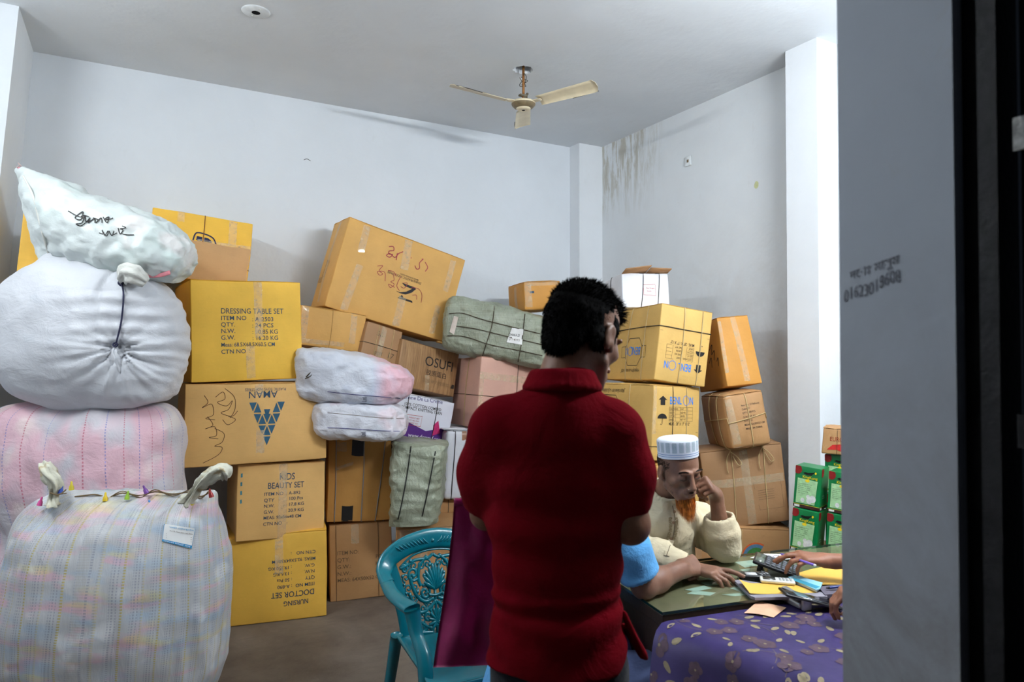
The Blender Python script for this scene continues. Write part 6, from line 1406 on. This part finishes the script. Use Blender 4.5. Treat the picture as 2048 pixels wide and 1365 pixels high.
B.mesh(.004, 'collar', RED, m1)
b = MB(); b.tube([L1(.174, -.02, .93), L1(.196, -.012, .925), L1(.205, .0, .895)], [(.004, .02), (.004, .03), (.003, .015)], 8); 
B = Body(); B.cap(L1(.150, -.01, 1.0), L1(.196, .02, .895), .008, .006, .01); B.cap(L1(.150, .02, .96), L1(.205, .035, .880), .006, .004, .03); B.mesh(.005, 'shirt_tail', RED, m1)
B = Body()
NAVY = cloth('navy_trouser_cloth', rgb(13, 17, 25), .3, 10, 200)
B.ell(L1(0, .0, .93), (.140, .095, .10), M1, .05)
for sx in (-1, 1): B.chain([L1(sx * .082, .0, .87), L1(sx * .095, .01, .48), L1(sx * .10, -.02, .07)], [.080, .074, .068], .03)
B.mesh(.008, 'trousers', NAVY, m1, lambda p, nn: .005 * nz(p, 8, 5))
for sx in (-1, 1):
    B = Body(); B.chain([L1(sx * .10, -.05, .045), L1(sx * .115, .12, .038), L1(sx * .12, .19, .032)], [.045, .042, .034], .02); B.cut(L1(0, 0, .003), (0, 0, -1), .004); B.mesh(.007, 'shoe', plain('black_shoe', rgb(20, 18, 18), .4), m1)
# hair: a close cap with short tufts standing up on the crown
B = Body(); B.ell(hq(0, -.020, .042), (.080, .096, .080), HM, .01); B.ell(hq(0, -.050, .005), (.070, .060, .062), HM, .03); B.ell(hq(0, .040, .074), (.062, .050, .036), HM, .02); B.ell(hq(0, -.070, -.045), (.052, .026, .036), HM, .03)
for x in (-1, 1): B.ell(hq(x * .062, .012, .012), (.017, .022, .036), HM, .012); B.ell(hq(x * .064, -.030, -.02), (.014, .028, .034), HM, .012)
B.ell(hq(0, .128, -.030), (.075, .055, .058), HM, .012, True)
for x in (-1, 1): B.ell(hq(x * .092, -.008, -.022), (.022, .022, .030), HM, .006, True)
hb = B.mesh(.005, 'hair', HAIR, m1, lambda p, nn: .0035 * nz(p, 60, 1) + .003 * nz(p, 25, 2))
rt = []; rs = random.Random(5); me = hb.data; base = m1.location
vv = [(v.co + base, v.normal.copy()) for v in me.vertices]
for _ in range(15000):
    p, nn = rs.choice(vv); l = HM.transposed() @ (p - hc)
    top = l.z > .055; L = rs.uniform(.008, .016) if top else rs.uniform(.006, .011)
    if top and abs(l.x) < .06 and l.y > -.03: L *= 1.45
    d = nn * (.8 if top else .30) + (HM @ Vector((.15, .55, .5))) * .7 * top + (HM @ Vector((0, -.15, -.8))) * (not top) + Vector((rs.uniform(-.35, .35), rs.uniform(-.35, .35), rs.uniform(-.2, .4))); rt.append((p - nn * .002, d, L, Vector((0, 0, -.002))))
hs = strands('hair_tufts', HAIR, rt, m1, .0011, 2)
# the magenta bag he holds at his left side
t = NT('magenta_nonwoven'); co = t.coord(); t.color(t.ramp(t.noise(co, 5, 4), [(.3, rgb(122, 10, 70)), (.7, rgb(146, 14, 86))])); t.bump(t.noise(co, 7, 4, .6, .5), .4, .02); M_MAG = t.set(.45, .4)
mb = empty('shopping_bag', 'magenta shopping bag held by the standing man, hanging before the teal chair', 'bag', W(930, 1338, 1.84))
gr = [[(908, 1005), (958, 1003), (1010, 1006)], [(903, 1070), (958, 1070), (1010, 1070)], [(893, 1150), (955, 1150), (1010, 1150)], [(884, 1215), (950, 1215), (1010, 1215)], [(874, 1280), (946, 1290), (1010, 1292)], [(866, 1336), (932, 1334), (1010, 1330)]]
def bagside(D0, bulge, name, back=False):
    nu, nv = 16, 30; G = interp_sections([[c for pt in r for c in pt] for r in gr], nv + 1); vs = []
    for j, r in enumerate(G):
        for i in range(nu + 1):
            u = i / nu; x = (r[0] * (1 - u) ** 2 + 2 * (2 * r[2] - .5 * (r[0] + r[4])) * u * (1 - u) * .5 + r[4] * u * u) if False else (r[0] + (r[4] - r[0]) * u); y = r[1] + (r[5] - r[1]) * u
            v = j / nv; D = D0 - bulge * math.sin(u * 3.14) * (.25 + v) + .012 * math.sin(u * 9 + v * 3) * v + .010 * nz(Vector((u * 3, v * 4, D0)), 1, 2); vs.append(W(x, y, D))
    return vs, [(j * (nu + 1) + i, (j + 1) * (nu + 1) + i, (j + 1) * (nu + 1) + i + 1, j * (nu + 1) + i + 1) for j in range(nv) for i in range(nu)], nu, nv
v1_, f1_, nu, nv = bagside(1.80, .015, 'a'); v2_, f2_, _, _ = bagside(1.90, -.015, 'b')
b = MB(); b.add(v1_, f1_); b.add(v2_, [tuple(reversed(f)) for f in f2_]); m = len(v1_)
for j in range(nv):
    for i in (0, nu): q = j * (nu + 1) + i; b.f.append((q, q + nu + 1, m + q + nu + 1, m + q))
for i in range(nu): q = nv * (nu + 1) + i; b.f.append((q, q + 1, m + q + 1, m + q))
rel(b.obj('bag_body', M_MAG, None), mb)
b = MB(); b.tube(crom([v1_[4], W(985, 960, 1.80), lW + Vector((.0, .0, .02)), W(1040, 965, 1.84), v1_[12]], 6), [(.003, .014)] * 25, 6); rel(b.obj('strap', M_MAG, None), mb)
b = MB(); b.tube(v1_[:nu + 1], [(.003, .012)] * (nu + 1), 6); rel(b.obj('top_hem', M_MAG, None), mb)

# ---------------- the old man seated at the desk
S2 = skin('weathered_brown_skin', 132, 94, 74); KUR = cloth('cream_kurta_cloth', rgb(214, 200, 168), .45, 10, 300)
m2 = empty('person', 'seated old man in white cap and cream kurta, cheek on fist', 'person', WZ(1330, 1400, .45))
fdl = (RT * .27 - FH * .86 + Vector((0, 0, -.26))); HM2 = frame3(fdl, Vector((0, 0, 1)) - RT * .10); hc2 = W(1358, 936, 2.66)
B = Body(); q2 = head(B, hc2, HM2, .97, .004)
nk = W(1322, 1012, 2.80); B.cap(q2(0, -.035, -.055), nk, .050, .052, .03)
shR, shL = W(1262, 1052, 2.90), W(1398, 1040, 2.96)
B.chain([shR, nk - Vector((0, 0, .04)), shL], [.055, .08, .055], .05); tor = W(1312, 1180, 3.0); B.chain([nk - Vector((0, 0, .06)), tor, W(1300, 1290, 3.02)], [.10, .13, .15], .06)
TZs = TZ + .002
elL = WZ(1449, 1098, TZs + .05); wrL = W(1431, 990, 2.74); B.chain([shL, elL, wrL], [.05, .040, .026], .02)
kn = W(1410, 944, 2.66)
dh = (W(1403, 948, 2.63) - wrL); tips2 = hand(B, wrL, dh, RT * .75 + Vector((0, 0, .55)) - FH * .25, 1, (85, 75, 35), 1.0, (.7, .35, -.6), 1.0, 30, wr=.024)
elR = W(1262, 1090, 2.62); wrR = W(1378, 1136, 2.56); B.chain([shR, elR, wrR], [.048, .040, .026], .02)
dR = WZ(1462, 1152, TZ + .03) - wrR; tipsR = hand(B, wrR, dR, Vector((0, 0, 1)) - FH * .12, -1, (14, 26, 16), 1.08, (.8, .45, -.25), 1.25, 12, curls=((-2, 12, 8), (16, 26, 12), (24, 30, 14), (28, 34, 16)))
B.mesh(.0042, 'body', S2, m2, lambda p, nn: .0006 * nz(p, 60, 3) + .0008 * nz(p, 28, 5))
NAIL = plain('fingernail', rgb(200, 168, 148), .35)
nails(tipsR, Vector((0, 0, 1)), m2, NAIL)
# kurta
def kn_fold(p, nn):
    e = p - W(1330, 1080, 2.85); a = .003 * nz(p, 8, 1) + .0060 * ridg(Vector((p.x * 1.5, p.y * 1.5, p.z * .4)), 8, 3) * .8 + .002 * ridg(p, 26, 7)
    for J, r_ in ((elL, .12), (elR, .14), (shL, .12)):
        d = (p - J).length; a += .0032 * math.exp(-(d / r_) ** 2) * math.sin(d * 150 + 5 * nz(p, 7, 2))
    return a
B = Body(); B.chain([shR, nk - Vector((0, 0, .055)), shL], [.066, .085, .068], .05); B.chain([nk - Vector((0, 0, .085)), W(1318, 1130, 2.90), W(1308, 1200, 2.95), W(1300, 1300, 3.0)], [.115, .135, .150, .16], .07)
ct = elL.lerp(wrL, .58); B.chain([shL, shL.lerp(elL, .5), elL + Vector((0, 0, .004)), elL.lerp(wrL, .30), ct], [.068, .066, .056, .062, .058], .03)
dcl = (wrL - elL).normalized(); B.cut(ct + dcl * .006, dcl, .003, (ct - Vector((.10, .10, .03)), ct + Vector((.10, .10, .09)))); B.cap(ct - dcl * .01, ct + dcl * .10, .050, .056, .002, True)
cR = elR.lerp(wrR, .92); B.chain([shR, shR.lerp(elR, .5), elR, elR.lerp(wrR, .5), cR], [.070, .066, .062, .054, .044], .03)
dcr = (wrR - elR).normalized(); B.cut(cR, dcr, .003, (cR - Vector((.07, .07, .06)), cR + Vector((.07, .07, .06)))); B.cap(cR - dcr * .012, cR + dcr * .06, .036, .04, .002, True)
nt = nk.lerp(q2(0, -.035, -.055), .55); B.cap(nk + Vector((0, 0, -.02)), nt, .070, .066, .03); nd_ = (nt - nk).normalized(); B.cut(nt, nd_, .003, (nt - Vector((.10, .10, .02)), nt + Vector((.10, .10, .10)))); B.cap(nk + nd_ * .02, nt + nd_ * .08, .059, .061, .002, True)
kb = B.mesh(.0055, 'kurta', KUR, m2, kn_fold)
bvk = BVHTree.FromPolygons([v.co + m2.location for v in kb.data.vertices], [tuple(f.vertices) for f in kb.data.polygons])
kd = cloth('kurta_shadow_cloth', rgb(176, 160, 124), .2)
pl = strip_on(bvk, [[(1345, 1012), (1349, 1040), (1346, 1070), (1338, 1095), (1334, 1112)]], 12, 'button_placket', KUR, None, None, .003); rel(pl, m2)
ft = strip_on(bvk, [[(1345, 1012), (1350, 1040), (1347, 1070), (1339, 1095), (1333, 1112)]], 1.4, 'placket_edge', plain('kurta_stitching', rgb(110, 96, 72), .8), None, None, .0045); rel(ft, m2)
for (x, y) in ((1347, 1046), (1342, 1078), (1349, 1024)):
    p = hit(bvk, x, y, .006)
    if p: b = MB(); d = (CP - p).normalized(); u = d.orthogonal().normalized(); v = d.cross(u); b.add([p + d * .002] + [p + (u * math.cos(k * .785) + v * math.sin(k * .785)) * .006 for k in range(8)], [(0, 1 + k, 1 + (k + 1) % 8) for k in range(8)]); rel(b.obj('button', plain('brown_button', rgb(140, 112, 84), .5), None), m2)
em = plain('embroidery_thread', rgb(168, 150, 116), .9); rs = random.Random(3); b = MB()
for _ in range(230):
    y = rs.uniform(1036, 1080); cx = 1347 - max(0, y - 1060) * .27; x = cx + rs.choice((-1, 1)) * rs.uniform(3, 9); p = hit(bvk, x, y, .004)
    if p: r = .0022; b.add([p + RT * r, p + UP * r * 1.4, p - RT * r, p - UP * r * 1.4], [(0, 1, 2, 3)])
o = rel(b.obj('embroidery', em, None, False), m2); o['kind'] = 'stuff'
# legs and lungi under the desk
B = Body(); B.chain([W(1290, 1290, 3.0) - Vector((0, 0, .02)), W(1270, 1330, 2.75)], [.14, .11], .05); B.ell(tor - Vector((0, 0, .22)), (.19, .17, .13), None, .06)
hp = Vector((tor.x, tor.y, .50)); kf = -FH
for sx in (-.11, .11): kn_ = hp + RT * sx + kf * .33 + Vector((0, 0, .0)); B.chain([hp + RT * sx * .8, kn_, Vector((kn_.x, kn_.y, .10)) + kf * .0], [.10, .085, .07], .04)
B.mesh(.012, 'lungi', cloth('checked_lungi_cloth', rgb(70, 74, 92), .4), m2)
# plain wooden seat he sits on
wc = empty('wooden_stool', 'wooden chair behind the desk, its slats seen beside the old man', 'chair', (hp.x, hp.y, 0)); CH = plain('varnished_chair_wood', rgb(166, 120, 82), .5, .4, 0, .2, 10)
WM = Matrix(((RT.x, FH.x, 0, 0), (RT.y, FH.y, 0, 0), (0, 0, 1, 0), (0, 0, 0, 1)))
b = MB(); b.box((0, .02, .355), (.46, .42, .03), WM, bev=.006); b.obj('seat', CH, wc)
for sx in (-.2, .2):
    b = MB(); b.box((sx, -.16, .17), (.035, .035, .34), WM); b.obj('leg', CH, wc); b = MB(); b.box((sx * 1.02, .235, .46), (.035, .03, .92), WM); b.obj('rear_leg', CH, wc)
for k in range(4): b = MB(); b.box((-.12 + k * .08, .238, .66), (.03, .014, .46), WM); b.obj('back_slat', CH, wc)
b = MB(); b.box((0, .236, .90), (.44, .022, .06), WM, bev=.005); b.obj('top_rail', CH, wc)
# brows, closed lids, moustache, beard, hair above the ears
DH = plain('dark_grizzled_hair', rgb(52, 42, 36), .6, .2, 0, .4, 90)
rt = []; rs = random.Random(8)
for x in (-1, 1):
    for k in range(220): u = rs.random(); rt.append((q2(x * (.014 + .034 * u), .0985 - .012 * u, .0245 + .004 * math.sin(u * 3) + rs.uniform(-.0035, .0035)), HM2 @ Vector((x * 1, -.1, .25 - u * .6)), .007, Vector((0, 0, 0))))
strands('eyebrows', DH, rt, m2, .0007, 2)
for x in (-1, 1):
    b = MB(); b.tube(crom([q2(x * .0185, .0915, -.0055), q2(x * .031, .0922, -.0090), q2(x * .0455, .0850, -.0060)], 4), [(.0012, .0012)] * 9, 6); rel(b.obj('eyelashes', DH, None), m2)
rt = []
for _ in range(420):
    u = rs.uniform(-1, 1); p = q2(.026 * u, .1035 - .016 * u * u, -.0580 - .006 * abs(u) + rs.uniform(-.003, .002)); rt.append((p, HM2 @ Vector((u * .5, .25, -1)), rs.uniform(.003, .006), Vector((0, 0, 0))))
for _ in range(900):
    u = rs.uniform(-1, 1); z = rs.uniform(-.100, -.035); x = u * .052; 
    if abs(u) > .55: rt.append((q2(.060 * (1 if u > 0 else -1) * (1 - max(0, -z - .06) * 5), .030 + rs.uniform(-.03, .03), z), HM2 @ Vector((u, .3, -1)), rs.uniform(.002, .005), Vector((0, 0, 0))))
strands('stubble', DH, rt, m2, .0005, 2)
ORB = NT('henna_orange_beard'); ORB.color(ORB.ramp(ORB.noise(ORB.coord(), 60, 3), [(.3, rgb(150, 78, 20)), (.7, rgb(226, 138, 48))])); ORB = ORB.set(.55, .4)
rt = []
for _ in range(2600):
    u = rs.uniform(-1, 1); v = rs.random(); p = q2(.034 * u, .090 - .020 * abs(u) - .030 * v, -.090 - .006 * (1 - abs(u)) - .008 * v)
    L = rs.uniform(.05, .10) * (1 - .35 * abs(u)); dn = Vector((0, 0, -1)) * 1.0 + (HM2 @ Vector((u * .10 - .02, .22 - .12 * v, 0))) + Vector((rs.uniform(-.12, .12), rs.uniform(-.12, .12), 0)); rt.append((p, dn, L, HM2 @ Vector((-u * .006, 0, 0))))
strands('beard', ORB, rt, m2, .0009, 4)
rt = []
for _ in range(1500):
    x = rs.choice((-1, 1)); a = rs.uniform(-1.2, 1.2); zz_ = rs.uniform(-.008, .046); tt_ = a * .62 - .18; p = q2(x * .0745 * math.cos(tt_) * math.sqrt(1 - ((zz_ - .03) / .084) ** 2), -.012 + .094 * math.sin(tt_) * math.sqrt(1 - ((zz_ - .03) / .084) ** 2), zz_); rt.append((p, HM2 @ Vector((x * .3, -.3, -1)), rs.uniform(.006, .011), Vector((0, 0, 0))))
strands('short_hair', DH, rt, m2, .0008, 2)
# embroidered prayer cap
t = NT('white_cap_embroidery'); tc = t.new('TexCoord'); U, V, _ = t.sep(tc.outputs['UV'])[0:3]
fu = t.math('FRACT', t.math('MULTIPLY', U, 19)); col_ = t.math('MULTIPLY', t.math('GREATER_THAN', fu, .18), t.math('LESS_THAN', fu, .85))
z1 = t.math('SINE', t.math('ADD', t.math('MULTIPLY', V, 95), t.math('MULTIPLY', U, 620))); z2 = t.math('SINE', t.math('SUBTRACT', t.math('MULTIPLY', V, 95), t.math('MULTIPLY', U, 620)))
zig = t.math('GREATER_THAN', t.math('MAXIMUM', z1, z2), .72); rng_ = t.math('MULTIPLY', t.math('GREATER_THAN', V, .34), t.math('LESS_THAN', V, .88))
c = t.mix(t.math('MULTIPLY', t.math('MULTIPLY', zig, col_), rng_), rgb(216, 222, 232), rgb(70, 116, 128))
for a_ in (.13, .235): c = t.mix(t.math('LESS_THAN', t.math('ABSOLUTE', t.math('SUBTRACT', V, a_)), .013), c, rgb(66, 116, 176))
t.color(c); t.bump(t.noise(t.coord(), 150, 3), .3, .002); M_CAP = t.set(.8, .2)
cp = []; uv = []; nu = 72; prof = [(.078, .0), (.0785, .026), (.079, .050), (.0795, .062), (.078, .068), (.072, .073), (.06, .075), (.03, .076), (.001, .076)]; Vv = [0, .36, .70, .86, .92, .95, .97, .99, 1]
for (r, z), v in zip(prof, Vv):
    for k in range(nu + 1): a = 2 * math.pi * k / nu; yy = r * math.sin(a) * 1.12; cp.append(q2(r * math.cos(a) * .985, -.012 + yy - z * .22, .047 + z + yy * .30)); uv.append((k / nu, v))
rel(mesh_obj('cap', cp, [(j * (nu + 1) + k, j * (nu + 1) + k + 1, (j + 1) * (nu + 1) + k + 1, (j + 1) * (nu + 1) + k) for j in range(len(prof) - 1) for k in range(nu)], M_CAP, None, uvs=uv), m2)['label'] = 'white cap with teal and blue embroidery'

# ---------------- the man in the light blue shirt, mostly behind the standing man
S3 = skin('brown_skin', 136, 98, 80); BLU = cloth('light_blue_shirt_cloth', rgb(96, 168, 226), .5, 9)
m3 = empty('person', 'man in light blue shirt, mostly hidden behind the standing man, forearm on the glass', 'person', Vector((W(1080, 1300, 2.35).x, W(1080, 1300, 2.35).y, .0)))
sh3 = W(1228, 1040, 2.36); el3 = WZ(1288, 1172, TZ + .036); wr3 = WZ(1362, 1140, TZ + .055); shx = W(1120, 1030, 2.55); nk3 = W(1170, 985, 2.45)
B = Body(); f3 = frame3(RT * .9 + FH * .3 + Vector((0, 0, -.2)), Vector((0, 0, 1))); hc3 = W(1185, 915, 2.42); head(B, hc3, f3, 1.0); B.cap(hc3 - Vector((0, 0, .05)), nk3, .055, .06, .03)
pv = W(1085, 1330, 2.42); B.chain([nk3, W(1120, 1180, 2.45), pv], [.09, .13, .14], .05); B.chain([sh3, nk3 - Vector((0, 0, .03)), shx], [.055, .07, .055], .04)
B.chain([sh3, el3, el3.lerp(wr3, .35), wr3], [.052, .043, .043, .029], .02); hand(B, wr3, (WZ(1402, 1128, TZ + .055) - wr3), -FH * .75 + Vector((0, 0, .6)), -1, (75, 80, 40), 1.06, (.75, .3, -.5), 1.0, 35, wr=.028)
el4 = W(1130, 1170, 2.75); wr4 = W(1210, 1150, 2.66); B.chain([shx, el4, wr4], [.05, .042, .028], .02); hand(B, wr4, RT, Vector((0, 0, 1)), 1, (40, 40, 20))
B.mesh(.0055, 'body', S3, m3)
B = Body(); B.ell(hc3 + Vector((0, 0, .025)) - RT * .012, (.088, .088, .088), f3, .01); B.ell(hc3 + RT * .085 - Vector((0, 0, .03)), (.05, .08, .07), f3, .01, True); B.mesh(.006, 'hair', HAIR, m3, lambda p, nn: .003 * nz(p, 50, 1))
B = Body(); B.chain([nk3 - Vector((0, 0, .04)), W(1120, 1180, 2.45), pv, W(1060, 1400, 2.40)], [.12, .155, .165, .17], .06); B.chain([sh3, nk3 - Vector((0, 0, .05)), shx], [.068, .08, .068], .05)
s3e = sh3.lerp(el3, .84); B.chain([sh3, sh3.lerp(el3, .45), s3e], [.072, .072, .070], .04); d3_ = (el3 - sh3).normalized(); B.cut(s3e, d3_, .003, (s3e - Vector((.11, .11, .07)), s3e + Vector((.11, .11, .11))))
B.chain([shx, shx.lerp(el4, .7)], [.066, .06], .04); B.mesh(.006, 'shirt', BLU, m3, lambda p, nn: .006 * ridg(p, 9, 2) + .004 * nz(p, 6, 1))
B = Body(); hp3 = Vector((pv.x, pv.y, .50))
for sy in (-.1, .1): k_ = hp3 + RT * .38 + FH * sy; B.chain([hp3 + FH * sy, k_, Vector((k_.x, k_.y, .08))], [.11, .08, .06], .04)
B.mesh(.010, 'trousers', cloth('slate_trousers', rgb(80, 92, 130), .4), m3)
s3_ = empty('stool', 'low stool under the man in the light blue shirt', 'stool', (hp3.x, hp3.y, 0)); b = MB(); b.lathe([(0, .385), (.17, .385), (.18, .375), (.18, .36), (0, .36)], 24); b.obj('seat', CH, s3_)
for k in range(4): a = .785 + k * 1.571; b = MB(); b.tube([(.12 * math.cos(a), .12 * math.sin(a), .36), (.16 * math.cos(a), .16 * math.sin(a), 0)], .016, 8); b.obj('leg', CH, s3_)

# ---------------- the person at the right end, a writing hand reaching in from behind the jamb
m4 = empty('person', 'person beyond the cement jamb, brown hand with a violet pen reaching in', 'person', (2.62, 1.10, 0)); S4 = skin('warm_brown_skin', 150, 100, 76)
wr = W(1652, 1122, 2.50); el = W(1790, 1128, 2.44); nk4 = Vector((2.68, 1.12, 1.17)); shA = nk4 + Vector((-.02, .19, -.07)); shB = nk4 + Vector((-.02, -.19, -.07)); B = Body()
f4 = frame3(Vector((-.8, .35, -.5)), Vector((0, 0, 1))); hc4 = nk4 + Vector((-.09, .03, .17)); head(B, hc4, f4, 1.0); B.cap(hc4 - Vector((0, 0, .04)), nk4, .052, .06, .03)
B.chain([nk4, nk4 + Vector((.04, -.02, -.35)), nk4 + Vector((.06, -.03, -.62))], [.09, .13, .14], .05); B.chain([shA, nk4 - Vector((0, 0, .03)), shB], [.052, .07, .052], .04)
B.chain([shA, el, wr], [.05, .038, .024], .02)
dd = (W(1585, 1112, 2.50) - wr); tp = hand(B, wr, dd, Vector((0, 0, 1)) - FH * .2, 1, (18, 30, 15), 1.0, (.72, .62, -.42), 1.1, 18, curls=((22, 22, 10), (10, 20, 10), (24, 42, 20), (34, 48, 24)))
wl = W(1738, 1182, 2.16); el_ = W(1840, 1170, 2.12); B.chain([shB, el_, wl], [.05, .038, .025], .02); tq = hand(B, wl, -RT + FH * .1 - UP * .10, Vector((0, 0, 1)), -1, (40, 45, 25), .95, (.8, .35, -.4), 1.0, 25)
B.mesh(.005, 'body', S4, m4)
B = Body(); B.ell(hc4 + Vector((.012, 0, .03)), (.085, .095, .085), f4, .01); B.ell(hc4 - Vector((.09, -.03, .02)), (.06, .06, .07), None, .01, True); B.mesh(.007, 'hair', HAIR, m4)
B = Body(); B.chain([nk4 - Vector((0, 0, .05)), nk4 + Vector((.04, -.02, -.35)), nk4 + Vector((.06, -.03, -.66))], [.115, .15, .17], .05); B.chain([shA, nk4 - Vector((0, 0, .05)), shB], [.066, .08, .066], .05)
for s_, e_ in ((shA, el), (shB, el_)): q_ = s_.lerp(e_, .6); B.chain([s_, q_], [.066, .058], .03)
B.mesh(.008, 'shirt', cloth('olive_shirt_cloth', rgb(96, 100, 84), .4), m4)
B = Body(); hp4 = Vector((nk4.x + .06, nk4.y - .03, .50))
for sy in (-.1, .1): k_ = hp4 + Vector((-.36, sy + .04, 0)); B.chain([hp4 + Vector((0, sy, 0)), k_, Vector((k_.x, k_.y, .08))], [.11, .08, .06], .04)
B.mesh(.012, 'trousers', NAVY, m4)
s4_ = empty('stool', 'low stool under the person beyond the cement jamb', 'stool', (hp4.x, hp4.y, 0)); b = MB(); b.lathe([(0, .385), (.17, .385), (.18, .375), (.18, .36), (0, .36)], 24); b.obj('seat', CH, s4_)
for k in range(4): a = .785 + k * 1.571; b = MB(); b.tube([(.12 * math.cos(a), .12 * math.sin(a), .36), (.16 * math.cos(a), .16 * math.sin(a), 0)], .016, 8); b.obj('leg', CH, s4_)
A_, B_ = W(1560, 1108, 2.56), W(1631, 1132, 2.43); o = empty('pen', 'violet pen held in the writing hand, over the calculator', 'pen', (A_ + B_) / 2); d = B_ - A_
b = MB(); b.tube([A_, A_ + d * .04, A_ + d * .15, B_ - d * .02, B_], [.001, .003, .0045, .0045, .003], 10); rel(b.obj('barrel', plain('violet_pen', rgb(122, 96, 196), .35), None), o); b = MB(); b.tube([B_ - d * .04, B_ + d * .005], .0046, 10); rel(b.obj('end_cap', PAPER, None), o)
